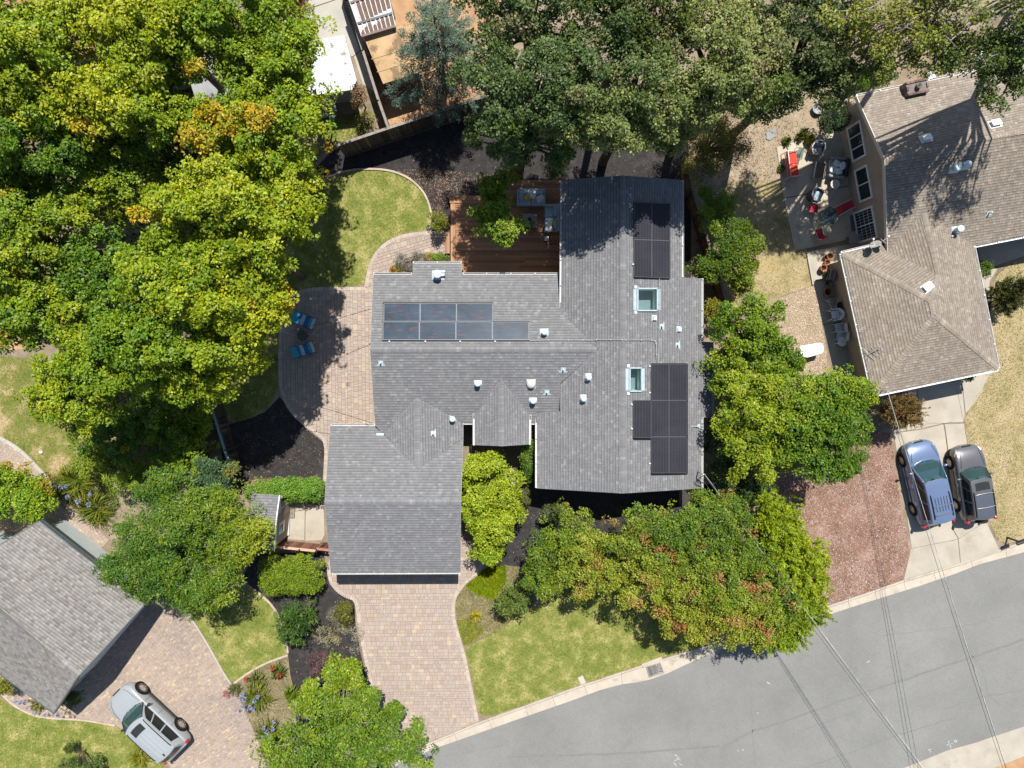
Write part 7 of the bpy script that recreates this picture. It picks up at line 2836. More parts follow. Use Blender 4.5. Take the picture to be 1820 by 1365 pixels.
# pot with a bush on the left house corner is built with the plants
# ------------------------------------------------------------------ street furniture
g0, g1 = P(1146, 1193, ZS), P(1176, 1183, ZS)
ang = math.atan2(g1.y - g0.y, g1.x - g0.x)
k = P(1163.5, 1189.5, ZS)
t = thing('storm_drain', 'square steel storm drain grate in the gutter below the front lawn', 'storm drain', (k.x, k.y, ZS + 0.012), ang)
W_, D_ = 0.86, 0.66
for sx in (-1, 1):
    pad(t, 'frame', (sx * W_ / 2, 0, 0.02), (0.07, D_ + 0.07, 0.05), M['rim'], bev=0.005)
for sy in (-1, 1):
    pad(t, 'frame', (0, sy * D_ / 2, 0.02), (W_ - 0.07, 0.07, 0.05), M['rim'], bev=0.005)
pad(t, 'pit', (0, 0, 0.004), (W_ - 0.06, D_ - 0.06, 0.006), M['dark'], bev=0.001)
for i in range(9):
    pad(t, 'bar', (0, -D_ / 2 + 0.07 + i * 0.066, 0.022), (W_ - 0.08, 0.026, 0.03), M['rim'], bev=0.003)
for i in (-1, 1):
    pad(t, 'cross_bar', (i * W_ / 6, 0, 0.03), (0.035, D_ - 0.08, 0.03), M['rim'], bev=0.003)
hood_pts = [(1140, 1180), (1175, 1167), (1179, 1175), (1144, 1186)]
mb = MB()
mb.prism(poly_w(hood_pts), -0.1, 0.035)
o = mb.build('inlet_slab', M['curb'], gp)
k = P(1034, 1209, 0.02)
t = thing('meter_box', 'pale rectangular meter box lid set in the front lawn by the kerb', 'meter box', (k.x, k.y, 0.01), ang + math.radians(-84))
pad(t, 'collar', (0, 0, 0.015), (0.52, 0.36, 0.05), M['pale_concrete'], bev=0.01)
pad(t, 'lid', (0, 0, 0.045), (0.44, 0.28, 0.02), M['curb'], bev=0.005)
# mailbox at the kerb, right edge
k = P(1800, 980, 0.0)
k2 = P(1815, 964, 1.1)
t = thing('mailbox', 'dark mailbox on a post at the kerb by the dry front lawn', 'mailbox', (k2.x, k2.y, 0.0), 0.35)
pad(t, 'post', (0, 0, 0.5), (0.09, 0.09, 1.0), M['dark_wood'], bev=0.01)
mb = MB()
mb.prism([(-0.26, -0.09), (0.26, -0.09), (0.26, 0.09), (-0.26, 0.09)], 1.0, 1.12)
mb.tube([(-0.26, 0, 1.12), (0.26, 0, 1.12)], 0.09, 12)
mb.build('box', M['dark'], t)
pad(t, 'door', (-0.265, 0, 1.1), (0.015, 0.16, 0.18), M['bronze'], bev=0.005)
# sprinkler head on the west lawn, white
k = P(73, 804, 0.05)
mb = MB()
mb.lathe([(0.0, 0.0), (0.09, 0.0), (0.10, 0.05), (0.05, 0.09), (0, 0.09)], (k.x, k.y, 0.02), 12)
tag(mb.build('ball', M['cushion_white'], smooth=True), 'small white ball lying on the patchy west lawn', 'ball')
# pallet by the shed door
k = P(447 + 1, 1, 0)
k = P(518, 906, 0.1)
t = thing('pallet', 'grey wooden pallet of four planks beside the shed door', 'pallet', (k.x, k.y, 0.03), math.radians(-3))
for i in range(4):
    pad(t, 'plank', (-0.15 + i * 0.10, 0, 0.11), (0.085, 0.92, 0.025), M['rail_wood'], bev=0.004)
for s in (-1, 0, 1):
    pad(t, 'bearer', (0, s * 0.38, 0.05), (0.40, 0.07, 0.09), M['dark_wood'], bev=0.004)

# ------------------------------------------------------------------ overhead wires
def wire(label, a, b, r, mat, group, sag=0.25, n=26, twist=0.0):
    A_, B_ = Vector(a), Vector(b)
    pts = []
    for i in range(n + 1):
        s = i / n
        p = A_.lerp(B_, s)
        p.z -= sag * 4 * s * (1 - s)
        pts.append(p)
    mb = MB()
    mb.tube([p - A_ for p in pts], r, 6)
    o = mb.build('power_line', mat)
    o.location = A_
    return tag(o, label, 'power line', group)


M['wire_dark'] = mat_plain('dark_cable', (0.03, 0.03, 0.03), 0.6, 0.3)
M['wire_pale'] = mat_plain('pale_cable', (0.33, 0.33, 0.32), 0.5, 0.4, vary=0.9, vscale=1.6)
wa_ = fEE.hit(1240, 838) + Vector((0.17, -0.05, 0.78))
PA = P(1905, 1714, 8.6)
wire('pale service cable from the main house mast across the street', wa_, PA, 0.011, M['wire_pale'], 'service cables to the main house', 0.35)
wire('dark service cable just left of the pale one to the main house mast', wa_ + Vector((-0.1, 0.05, -0.05)), P(1903, 1716, 8.2), 0.012, M['wire_dark'], 'service cables to the main house', 0.5)
wire('thin dark cable furthest left of the main house service cables', wa_ + Vector((-0.2, -0.1, -0.25)), P(1901, 1718, 7.8), 0.010, M['wire_dark'], 'service cables to the main house', 0.6)
kb = P(1578, 697, 3.2)
wire('pale twisted cable from the brown roof over the blue minivan to the street', kb, P(1907, 1714, 8.7), 0.011, M['wire_pale'], 'service cables to the brown roofed house', 0.3)
wire('dark cable beside the pale one over the blue minivan', kb + Vector((0.02, 0.03, 0.02)), P(1906, 1716, 8.3), 0.011, M['wire_dark'], 'service cables to the brown roofed house', 0.35)
wire('thin cable furthest left of the brown house service cables', kb + Vector((0.0, 0.0, -0.25)), P(1905, 1718, 7.9), 0.010, M['wire_dark'], 'service cables to the brown roofed house', 0.5)
# mast at the brown roof corner
t = thing('service_mast', 'slim grey service mast at the lower left corner of the brown roof', 'mast', (kb.x, kb.y, 2.5))
mb = MB()
mb.tube([(0, 0.05, -0.3), (0, 0.05, 0.62), (0.05, 0, 0.70)], 0.03, 8)
mb.build('pipe', M['steel'], t, smooth=True)
k = P(1905, 1716, 8.3)
t = thing('utility_pole', 'wooden utility pole across the street where the overhead cables meet', 'utility pole', (k.x, k.y, ZS))
mb = MB()
mb.tube([(0, 0, 0), (0, 0, 9.4)], [0.17, 0.12], 10)
mb.build('pole', M['dark_wood'], t)
mb = MB()
mb.bar(Vector((-1.1, 0, 8.9)), Vector((1.1, 0, 8.9)), 0.1, 0.12)
mb.build('cross_arm', M['rail_wood'], t)
# ------------------------------------------------------------------ plants
M['bark'] = mat_noise('bark', [(0.3, (0.07, 0.05, 0.038)), (0.7, (0.15, 0.115, 0.085))], 4, 6, rough=0.95, bump=0.5, bscale=20)
M['pale_bark'] = mat_noise('pale_bark', [(0.3, (0.16, 0.135, 0.11)), (0.7, (0.29, 0.25, 0.21))], 4, 6, rough=0.95, bump=0.4, bscale=20)


def unit(a):
    return a / np.maximum(1e-9, np.linalg.norm(a, axis=-1, keepdims=True))


def noise3(p, seed, f):
    """cheap smooth value noise in 0..1 from a few sine waves"""
    r = np.random.default_rng(seed)
    out = np.zeros(len(p))
    for k in range(5):
        d = unit(r.normal(size=(1, 3)))[0] * f * (0.6 + 0.9 * r.random())
        out += np.sin(p @ d + r.random() * 6.28)
    return 0.5 + 0.5 * np.clip(out / 2.6, -1, 1)


def leaf_quads(pos, axis, nrm, L, W):
    """pos: leaf foot; rhombic leaf, slightly cupped"""
    side = unit(np.cross(nrm, axis))
    n2 = unit(np.cross(axis, side))
    L = L[:, None]
    W = W[:, None]
    a = pos
    b = pos + axis * L * 0.45 + side * W * 0.5 + n2 * W * 0.12
    c = pos + axis * L
    d = pos + axis * L * 0.45 - side * W * 0.5 + n2 * W * 0.12
    return np.stack([a, b, c, d], 1).reshape(-1, 3)


def pick_tone(rng, clump_p, pal, accents, seed, n_leaf_of, patch=0.55, jit=0.16):
    """hue of each clump: patches through the crown and chance, never light or shade"""
    n = len(clump_p)
    pal = np.array(pal)
    t = np.clip(0.5 + (noise3(clump_p, seed, patch) - 0.5) * 0.9 + rng.normal(0, 0.20, n), 0, 0.999) * (len(pal) - 1)
    i = t.astype(int)
    f = (t - i)[:, None]
    col = pal[i] * (1 - f) + pal[np.minimum(i + 1, len(pal) - 1)] * f
    for ci, (ac, share, fr) in enumerate(accents):
        nz = noise3(clump_p, seed + 31 + ci * 7, fr)
        thr = np.quantile(nz, 1 - share) if n > 3 else 2
        m = (nz > thr) & (rng.random(n) < 0.75)
        k = rng.uniform(0.45, 1.0, n)[:, None]
        col = np.where(m[:, None], col * (1 - k) + np.array(ac) * k, col)
    c = np.repeat(col, n_leaf_of, axis=0)
    m_ = len(c)
    c = c * (1 + rng.normal(0, jit, (m_, 1))) * (1 + rng.normal(0, 0.05, (m_, 3)))
    return np.clip(c, 0.003, 0.9)


def foliage(rng, lobes, sp, seed):
    """lobes: list of (centre xyz, radii xyz). Returns V, tone, clump points"""
    cps, cns, kid = [], [], []
    C_ = np.array([l[0] for l in lobes])
    R_ = np.array([l[1] for l in lobes])
    nshoot = 0
    for c, r in zip(C_, R_):
        a = 4 * math.pi * ((r[0] * r[1]) ** 1.6 + (r[0] * r[2]) ** 1.6 + (r[1] * r[2]) ** 1.6) ** (1 / 1.6) / 3 ** (1 / 1.6)
        # leafy shoots: each runs outward from inside the mass and carries a row of clumps
        steps = sp.get('steps', (0.58, 0.82, 1.02))
        n = max(5, int(a * sp['dens'] / len(steps)))
        d = unit(rng.normal(size=(n, 3)))
        d = d[d[:, 2] > sp.get('low', -0.35)]
        n = len(d)
        rg = sp.get('rag', 1.0)
        reach = (1 - 0.2 * rg + 0.32 * rg * rng.random(n)) * (1 - 0.26 * rg + 0.48 * rg * noise3(d * 3 + c, seed + 3, 2.2))
        ext = np.where(rng.random(n) < 0.16 * rg, rng.uniform(1.08, 1.28, n), 1.0)
        for st in steps:
            k = (reach * st * np.where(st > 0.95, ext, 1.0))[:, None]
            p = c + d * r * k + rng.normal(0, 0.05, (n, 3)) + np.array([0, 0, 1.0]) * (0.10 * st * r[2])
            q = (((p[:, None, :] - C_[None]) / R_[None]) ** 2).sum(2)
            keep = (q < 0.30).sum(1) <= (1 if st < 0.7 else 0)
            cps.append(p[keep])
            cns.append(unit(d / r)[keep])
            kid.append((nshoot + np.arange(n))[keep])
        nshoot += n
    cp, cn, kid = np.concatenate(cps), np.concatenate(cns), np.concatenate(kid)
    first = {}
    hue_p = np.array([first.setdefault(int(k), p) for k, p in zip(kid, cp)])
    ok = cp[:, 2] > sp.get('zmin', 0.05)
    cp, cn, hue_p = cp[ok], cn[ok], hue_p[ok]
    up = np.array([0, 0, 1.0])
    cn = unit(cn * sp.get('outw', 0.6) + up * (1 - sp.get('outw', 0.6)) + rng.normal(0, 0.18, cp.shape))
    m = sp['leaves']
    n = len(cp)
    N = n * m
    nr = np.repeat(cn, m, 0)
    t1 = unit(np.cross(nr, rng.normal(size=(N, 3))))
    t2 = np.cross(nr, t1)
    mode = sp.get('mode', 'rosette')
    cr = sp['cr'] * np.repeat(0.7 + 0.6 * rng.random(n), m)
    if mode == 'rosette':
        u = np.sqrt(rng.random(N))
        th = rng.random(N) * 2 * np.pi
        rad = t1 * np.cos(th)[:, None] + t2 * np.sin(th)[:, None]
        pos = np.repeat(cp, m, 0) + rad * (u * cr)[:, None] + nr * ((0.45 - 1.05 * u * u) * cr + rng.normal(0, 0.14, N) * cr)[:, None]
        axis = unit(rad * 0.8 + nr * sp.get('lift', 0.1) + rng.normal(0, 0.35, (N, 3)) - up * sp.get('droop', 0.15))
        ln = unit(nr * 0.65 + rad * (0.55 * u)[:, None] + up * 0.25 + rng.normal(0, sp.get('flut', 0.42) * 0.85, (N, 3)))
    elif mode == 'spray':
        # feathery sprays: leaves set along a short axis that runs outward
        ax = unit(cn * sp.get('lift', 0.5) + rng.normal(0, 0.35, cn.shape) + np.array(sp.get('comb', (0, 0, 0))))
        axr = np.repeat(ax, m, 0)
        s = rng.random(N)
        t1 = unit(np.cross(axr, np.repeat(rng.normal(size=(n, 3)), m, 0)))
        sg = np.where(rng.random(N) < 0.5, -1, 1)
        wv = (1 - s * 0.75)
        pos = np.repeat(cp, m, 0) + axr * (s * cr * 1.6)[:, None] + t1 * (sg * wv * cr * 0.16)[:, None] + rng.normal(0, 0.1, (N, 3)) * cr[:, None]
        axis = unit(axr * 0.75 + t1 * (sg * 0.55)[:, None] + rng.normal(0, 0.2, (N, 3)) - up * sp.get('droop', 0.1))
        ln = unit(np.cross(axr, t1) * 0.5 + rng.normal(0, 0.4, (N, 3)) + up * 0.8 + nr * 0.4)
    else:
        # tuft: strap leaves fanning from one root
        th = rng.random(N) * 2 * np.pi
        rad = t1 * np.cos(th)[:, None] + t2 * np.sin(th)[:, None]
        pos = np.repeat(cp, m, 0) + rad * (rng.random(N) * cr * 0.25)[:, None]
        axis = unit(rad * 0.9 + nr * (rng.random(N) * sp.get('lift', 0.9))[:, None])
        ln = unit(nr + rng.normal(0, 0.3, (N, 3)))
    L = sp['L'] * (0.65 + 0.7 * rng.random(N))
    W = sp['W'] * (0.65 + 0.7 * rng.random(N))
    V = leaf_quads(pos, axis, ln, L, W)
    tone = pick_tone(rng, hue_p, sp['pal'], sp.get('acc', []), seed, m, sp.get('patch', 0.55), sp.get('jit', 0.16))
    return V, np.repeat(tone, 4, 0), cp


def limb_mesh(mb, a, b, r0, r1, rng, n=5, bend=0.12, sides=6):
    a, b = np.array(a), np.array(b)
    L = np.linalg.norm(b - a)
    pts, rad = [], []
    off = rng.normal(0, bend * L, 3)
    for i in range(n + 1):
        s = i / n
        p = a + (b - a) * s + off * math.sin(math.pi * s) * 0.5 + np.array([0, 0, 0.10 * L * math.sin(math.pi * s)])
        pts.append(p)
        rad.append(r0 + (r1 - r0) * s)
    mb.tube(pts, rad, sides, cap=False)


PXM = lambda z: (CAM_H - z) / FPX     # metres per photo pixel at height z


OG_ = 'grey green oaks along the top edge'


def make_lobes(rng, c, r, K, size=(0.24, 0.40), spread=0.92):
    """many small masses over a dome, so that the crown has no few smooth lobes"""
    out = []
    c, r = np.array(c), np.array(r)
    for i in range(int(K * 2.0)):
        th = (i * 2.399963 + rng.normal(0, 0.5))
        rho = spread * math.sqrt((i + rng.random()) / (K * 2.0)) * rng.uniform(0.85, 1.12)
        zz = 0.72 * math.sqrt(max(0.0, 1 - min(1, rho) ** 2)) + rng.normal(0, 0.12) - 0.05
        s = rng.uniform(*size) * (1.08 - 0.3 * rho)
        p = c + r * np.array([rho * math.cos(th), rho * math.sin(th), zz])
        out.append((p, np.array([r[0] * s * rng.uniform(0.8, 1.3), r[1] * s * rng.uniform(0.8, 1.3), max(r[2] * s, 0.55 * r[0] * s)])))
    out.append((c - [0, 0, 0.12 * r[2]], r * np.array([0.84, 0.84, 0.66])))
    return out


def tree(name, label, cat, lobes_px, sp, seed, group=None, trunk=None, raise_=0.0, tr=0.16, bark='bark', K=9, twigs=5, twig_r=0.012, mat='leaf', lobe_size=(0.24, 0.40), spread=0.92, raw=False):
    """lobes_px: list of (px, py, z, rx_px, ry_px, rz_m); each a main mass of the crown"""
    rng_ = np.random.default_rng(seed)
    lobes, mains = [], []
    if group == OG_:
        raise_ = 3.6
    for (px, py, z, rx, ry, rz) in lobes_px:
        z += raise_
        c = np.array(P(px, py, z))
        r = np.array([rx * PXM(z), ry * PXM(z), rz])
        mains.append((c, r))
        if raw:
            lobes.append((c, r))
        else:
            lobes += make_lobes(rng_, c, r, K, lobe_size, spread)[:None if sp.get('core', 1) else -1]
    m0 = sum(c for c, _ in mains) / len(mains)
    if trunk is None:
        bx, by = m0[0], m0[1]
    else:
        bx, by = P(*trunk, 0)[:2]
    t = thing(name, label, cat, (bx, by, 0), 0, group)
    org = np.array([bx, by, 0])
    V, tone, cp = foliage(rng_, lobes, sp, seed)
    n = len(V) // 4
    np_mesh('crown' if cat == 'tree' else 'foliage', V, np.arange(n * 4).reshape(n, 4), M[mat], t, tone, org)
    mb = MB()
    fork = np.array([bx + (m0[0] - bx) * 0.5, by + (m0[1] - by) * 0.5, max(0.15, min(c[2] - r[2] * 0.75 for c, r in mains))])
    limb_mesh(mb, (bx, by, -0.02), fork, tr * 1.15, tr * 0.85, rng_, 5, 0.03, 9)
    for (c, r) in lobes:
        limb_mesh(mb, fork, c, tr * 0.5, tr * 0.14, rng_, 6, 0.08, 6)
        if twigs:
            d = ((cp - c) / r)
            near = np.nonzero((d ** 2).sum(1) < 1.7)[0]
            if len(near):
                for k in rng_.choice(near, min(twigs, len(near)), replace=False):
                    limb_mesh(mb, c, cp[k], max(twig_r * 1.6, tr * 0.13), twig_r * 0.6, rng_, 4, 0.10, 4)
    mb.build('trunk' if cat == 'tree' else 'stems', M[bark], t, tuple(org), smooth=True)
    return t


# species: sizes in metres, leaf colours as reflectance
SWEETGUM = dict(dens=5.4, leaves=44, cr=0.25, L=0.13, W=0.092, pal=[(0.09, 0.18, 0.006), (0.16, 0.25, 0.006), (0.24, 0.305, 0.006), (0.34, 0.365, 0.008)], acc=[((0.48, 0.30, 0.012), 0.035, 1.1)], outw=0.5, droop=0.12, lift=0.15, flut=0.40)
SWEETGUM_D = dict(SWEETGUM, pal=[(0.05, 0.12, 0.008), (0.10, 0.19, 0.008), (0.165, 0.25, 0.008), (0.25, 0.30, 0.008)], acc=[((0.40, 0.32, 0.012), 0.03, 1.2)], dens=4.6)
OAK = dict(core=0, dens=5.8, leaves=42, cr=0.26, L=0.115, W=0.085, pal=[(0.055, 0.098, 0.024), (0.110, 0.160, 0.038), (0.172, 0.214, 0.054), (0.245, 0.265, 0.075)], acc=[((0.20, 0.17, 0.07), 0.08, 1.2), ((0.08, 0.14, 0.012), 0.06, 0.7)], outw=0.55, flut=0.5)
OAK_Y = dict(OAK, pal=[(0.06, 0.105, 0.016), (0.115, 0.165, 0.020), (0.175, 0.21, 0.022), (0.24, 0.245, 0.03)], dens=4.4, acc=[((0.22, 0.17, 0.07), 0.08, 1.2)], leaves=20)
MAPLE = dict(dens=6.2, leaves=40, cr=0.25, L=0.11, W=0.085, pal=[(0.06, 0.135, 0.006), (0.125, 0.21, 0.006), (0.20, 0.27, 0.008), (0.29, 0.325, 0.012)], acc=[((0.20, 0.14, 0.03), 0.05, 1.0)], outw=0.5, flut=0.45)
CRAPE = dict(dens=8.0, leaves=36, cr=0.22, L=0.10, W=0.066, pal=[(0.06, 0.125, 0.010), (0.125, 0.20, 0.012), (0.205, 0.255, 0.016), (0.28, 0.30, 0.025)], acc=[((0.36, 0.15, 0.055), 0.05, 4.5), ((0.34, 0.22, 0.05), 0.06, 3.0)], outw=0.6, flut=0.5, droop=0.3)
PINNATE = dict(dens=6.0, leaves=48, cr=0.29, L=0.14, W=0.05, pal=[(0.06, 0.14, 0.010), (0.125, 0.20, 0.010), (0.20, 0.26, 0.010), (0.29, 0.32, 0.015)], acc=[((0.18, 0.18, 0.02), 0.06, 1.0)], outw=0.45, flut=0.35, droop=0.25, mode='rosette')
LIME = dict(dens=6.8, leaves=36, cr=0.24, L=0.125, W=0.085, pal=[(0.085, 0.16, 0.010), (0.155, 0.235, 0.012), (0.23, 0.30, 0.014), (0.31, 0.345, 0.022)], acc=[], outw=0.5, flut=0.5)
CITRUS = dict(dens=8.5, leaves=32, cr=0.24, L=0.13, W=0.075, pal=[(0.08, 0.18, 0.008), (0.145, 0.26, 0.008), (0.215, 0.31, 0.010), (0.30, 0.36, 0.015)], acc=[((0.40, 0.33, 0.02), 0.08, 1.2)], outw=0.6, flut=0.45)
SHRUB_G = dict(dens=24, leaves=26, cr=0.14, L=0.075, W=0.048, rag=0.35, steps=(0.8, 1.0), pal=[(0.05, 0.13, 0.012), (0.10, 0.19, 0.014), (0.16, 0.24, 0.02), (0.22, 0.28, 0.025)], outw=0.6, flut=0.45, low=-0.2)
SHRUB_Y = dict(SHRUB_G, pal=[(0.10, 0.14, 0.008), (0.16, 0.19, 0.008), (0.22, 0.22, 0.010), (0.27, 0.24, 0.015)])
SHRUB_D = dict(SHRUB_G, pal=[(0.018, 0.045, 0.012), (0.03, 0.07, 0.012), (0.05, 0.10, 0.014), (0.09, 0.14, 0.02)])
LAVENDER = dict(SHRUB_G, pal=[(0.10, 0.105, 0.085), (0.14, 0.145, 0.12), (0.18, 0.19, 0.16), (0.15, 0.15, 0.19)], L=0.07, W=0.018)
SILVER = dict(SHRUB_G, pal=[(0.20, 0.19, 0.12), (0.26, 0.24, 0.16), (0.31, 0.29, 0.21)], L=0.05, W=0.025, dens=30)
PURPLE = dict(SHRUB_G, pal=[(0.045, 0.022, 0.03), (0.09, 0.045, 0.055), (0.14, 0.075, 0.08), (0.19, 0.12, 0.10)], acc=[((0.10, 0.12, 0.03), 0.1, 2)], L=0.06, W=0.04)
OLIVE = dict(dens=10, leaves=34, cr=0.24, L=0.09, W=0.036, pal=[(0.06, 0.07, 0.012), (0.11, 0.11, 0.016), (0.16, 0.14, 0.020), (0.21, 0.185, 0.025)], acc=[((0.22, 0.15, 0.05), 0.12, 1.2), ((0.09, 0.13, 0.015), 0.12, 0.9)], outw=0.5, flut=0.5)
THUJA = dict(dens=24, leaves=34, cr=0.26, L=0.14, W=0.05, mode='spray', lift=0.6, pal=[(0.12, 0.20, 0.006), (0.20, 0.28, 0.006), (0.28, 0.34, 0.008), (0.36, 0.39, 0.012)], outw=0.5, droop=0.1, comb=(0.15, -0.25, 0.1))
CEDAR = dict(dens=8, leaves=30, cr=0.30, L=0.11, W=0.016, mode='spray', lift=0.35, pal=[(0.045, 0.085, 0.060), (0.075, 0.120, 0.085), (0.115, 0.160, 0.115), (0.16, 0.20, 0.14)], outw=0.3, droop=0.15)
BRONZE = dict(dens=34, leaves=34, cr=0.26, L=0.13, W=0.036, mode='spray', lift=0.9, pal=[(0.05, 0.055, 0.012), (0.085, 0.085, 0.018), (0.13, 0.115, 0.022), (0.17, 0.10, 0.035)], outw=0.75, droop=0.0)
HOLLY = dict(dens=18, leaves=34, cr=0.34, L=0.15, W=0.05, mode='spray', lift=0.8, pal=[(0.022, 0.055, 0.012), (0.045, 0.095, 0.014), (0.085, 0.13, 0.02), (0.13, 0.16, 0.03)], outw=0.7, droop=0.35)

# --- the big sweetgums at upper left
SGR = 'tall yellow green broadleaf trees at upper left'
for i, (lab, lobes, sp, K) in enumerate([
    ('tall yellow green tree at the extreme upper left corner of the view', [(70, 130, 6.5, 120, 105, 2.8)], SWEETGUM, 11),
    ('tall yellow green tree cut by the top edge, left of the solar panelled roof', [(290, 60, 6.5, 125, 88, 2.8)], SWEETGUM, 11),
    ('yellow green tree overlapping the white metal roofed shed', [(478, 75, 6.0, 90, 85, 2.6), (505, 160, 6.0, 72, 60, 2.2)], SWEETGUM, 8),
    ('yellow green tree with a few amber tips over the outbuilding with the flat light roof', [(255, 195, 6.0, 125, 75, 2.6)], SWEETGUM, 11),
    ('tree with a large orange patch beside the end of the dark board fence', [(470, 262, 6.0, 105, 72, 2.6)], dict(SWEETGUM, acc=[((0.46, 0.30, 0.012), 0.20, 1.1)]), 10),
    ('dark green tree in the gap above the biggest crown, beside the orange patch', [(325, 285, 3.6, 112, 66, 2.2)], SWEETGUM_D, 9),
    ('darker green sparse tree by the left edge over the pale court', [(70, 275, 5.5, 110, 78, 2.4), (20, 350, 5.0, 60, 50, 1.8)], SWEETGUM_D, 9),
    ('biggest and brightest yellow green tree, overhanging the shaded back lawn', [(420, 400, 6.5, 128, 82, 2.8), (375, 500, 6.3, 128, 78, 2.6), (455, 545, 5.8, 62, 62, 2.0), (520, 365, 6.0, 55, 52, 2.0)], dict(SWEETGUM, core=0, dens=5.8), 10),
    ('dark green tree in the shade between the bigger left crowns', [(200, 335, 4.2, 105, 80, 2.0)], SWEETGUM_D, 9),
    ('green tree at the left edge above the red earth path', [(55, 430, 5.6, 95, 75, 2.4)], SWEETGUM_D, 9),
    ('dark green tree beneath the brightest crown, above the patchy west lawn', [(175, 505, 4.4, 110, 75, 2.2)], SWEETGUM_D, 8),
    ('green tree with amber tips at the left edge just above the patchy west lawn', [(60, 560, 5.2, 85, 62, 2.2)], SWEETGUM, 9),
    ('wide yellow green tree overhanging the two thin fences at left', [(300, 610, 6.2, 118, 58, 2.4), (190, 655, 6.0, 95, 48, 2.2), (145, 715, 5.6, 66, 40, 1.6), (405, 625, 5.4, 60, 50, 1.6), (350, 665, 5.2, 66, 48, 1.6)], SWEETGUM, 8),
]):
    lobes = [(a, b, c + 2.3, d * 1.08, e * 1.08, f * 1.1) for a, b, c, d, e, f in lobes]
    tree('sweetgum_tree', lab, 'tree', lobes, sp, 100 + i, SGR, tr=0.20, K=K, bark='bark', twigs=4)
tree('dark_shrub', 'dark green broadleaf shrub mass in the shade beside the thin brown fence', 'shrub', [(280, 735, 2.4, 85, 58, 1.3), (215, 770, 2.4, 66, 48, 1.2), (320, 800, 2.0, 66, 46, 1.1), (345, 735, 1.8, 36, 56, 1.0)], SWEETGUM_D, 130, None, tr=0.07, K=5)
tree('leafy_shrub', 'yellow green shrub at the edge of the patchy west lawn', 'shrub', [(185, 815, 1.6, 42, 38, 1.0), (235, 840, 1.6, 45, 36, 1.0)], dict(LIME, L=0.09, W=0.06, dens=12), 131, None, tr=0.05, K=5)
tree('dark_shrub', 'blue green bush between the teal topped fence and the pinnate tree', 'shrub', [(385, 850, 2.0, 36, 42, 1.2)], dict(PINNATE, pal=[(0.03, 0.075, 0.03), (0.06, 0.12, 0.045), (0.09, 0.15, 0.05)]), 132, None, tr=0.05, K=5)
tree('vine_hedge', 'yellow green vine mound on the left edge beside the pale grey roof', 'shrub', [(25, 860, 1.7, 62, 42, 1.0), (62, 895, 1.7, 42, 30, 0.9), (-15, 900, 1.7, 40, 40, 0.9)], dict(CITRUS, dens=13, acc=[((0.36, 0.22, 0.012), 0.10, 1.0)]), 133, None, tr=0.05, K=5)
# pinnate tree
tree('pinnate_tree', 'mid green feathery leaved tree shading the garden shed', 'tree', [(330, 925, 4.2, 112, 82, 2.0), (265, 1000, 4.0, 82, 55, 1.7), (365, 1020, 3.8, 78, 62, 1.6), (415, 935, 3.8, 60, 62, 1.6)], PINNATE, 140, None, trunk=(352, 950), tr=0.16, K=8, bark='pale_bark', twigs=6)
# olive grey oak mass at the top
OG = 'grey green oaks along the top edge'
tree('oak_tree', 'grey green oak crown nearest the cedar, over the mulch bed', 'tree', [(930, 170, 5.6, 120, 90, 2.2), (898, 245, 1.8, 66, 46, 1.6), (975, 250, 4.0, 80, 52, 1.6)], OAK, 150, OG, tr=0.22, K=9, twigs=6)
tree('oak_tree', 'grey green oak crown in the middle of the top row', 'tree', [(1110, 155, 6.0, 125, 95, 2.3), (1190, 205, 5.4, 72, 50, 1.6), (1070, 235, 5.6, 84, 50, 1.6), (1020, 222, 1.8, 70, 42, 1.2), (1110, 215, 1.6, 74, 44, 1.2), (1180, 232, 1.4, 50, 40, 1.1)], OAK, 151, OG, tr=0.24, K=10, twigs=6)
tree('oak_tree', 'oak crown cut by the top edge directly above the deck', 'tree', [(940, 40, 6.0, 115, 78, 2.3)], OAK, 152, OG, tr=0.22, K=10, twigs=6)
tree('oak_tree', 'yellower oak crown cut by the top edge above the main ridge', 'tree', [(1120, 40, 6.4, 105, 75, 2.3)], dict(OAK, pal=[(0.04, 0.075, 0.012), (0.075, 0.11, 0.016), (0.115, 0.145, 0.02), (0.15, 0.165, 0.03)]), 153, OG, tr=0.22, K=10, twigs=6)
tree('oak_tree', 'oak crown over the upper end of the redwood fence', 'tree', [(1280, 100, 6.0, 105, 100, 2.2), (1330, 170, 5.2, 70, 48, 1.5), (1240, 185, 5.0, 55, 45, 1.5)], OAK, 154, OG, tr=0.22, K=10, twigs=6)
tree('oak_tree', 'oak crown over the dappled yard left of the brown roofed house', 'tree', [(1420, 75, 5.4, 108, 95, 2.2), (1465, 150, 5.0, 58, 42, 1.4), (1370, 165, 5.0, 50, 42, 1.4)], dict(OAK, pal=[(0.036, 0.062, 0.018), (0.068, 0.098, 0.026), (0.105, 0.135, 0.034), (0.15, 0.165, 0.04)]), 155, OG, tr=0.22, K=10, twigs=6)
tree('thin_oak', 'thin yellow green oak with bare grey twigs above the brick chimney', 'tree', [(1565, 45, 7.0, 120, 84, 2.0), (1625, 100, 6.6, 85, 42, 1.2), (1515, 105, 5.4, 58, 50, 1.3)], OAK_Y, 156, OG, trunk=(1590, 70), tr=0.18, K=8, bark='pale_bark', twigs=14)
tree('thin_oak', 'thin yellow green oak at the upper right corner reaching over the brown roof', 'tree', [(1735, 40, 7.4, 135, 80, 2.0), (1765, 148, 6.2, 42, 40, 0.9), (1710, 95, 7.0, 84, 36, 1.0), (1800, 90, 7.0, 52, 42, 1.2), (1930, 60, 7.4, 80, 60, 1.8)], OAK_Y, 157, OG, trunk=(1800, 15), tr=0.2, K=8, bark='pale_bark', twigs=14)
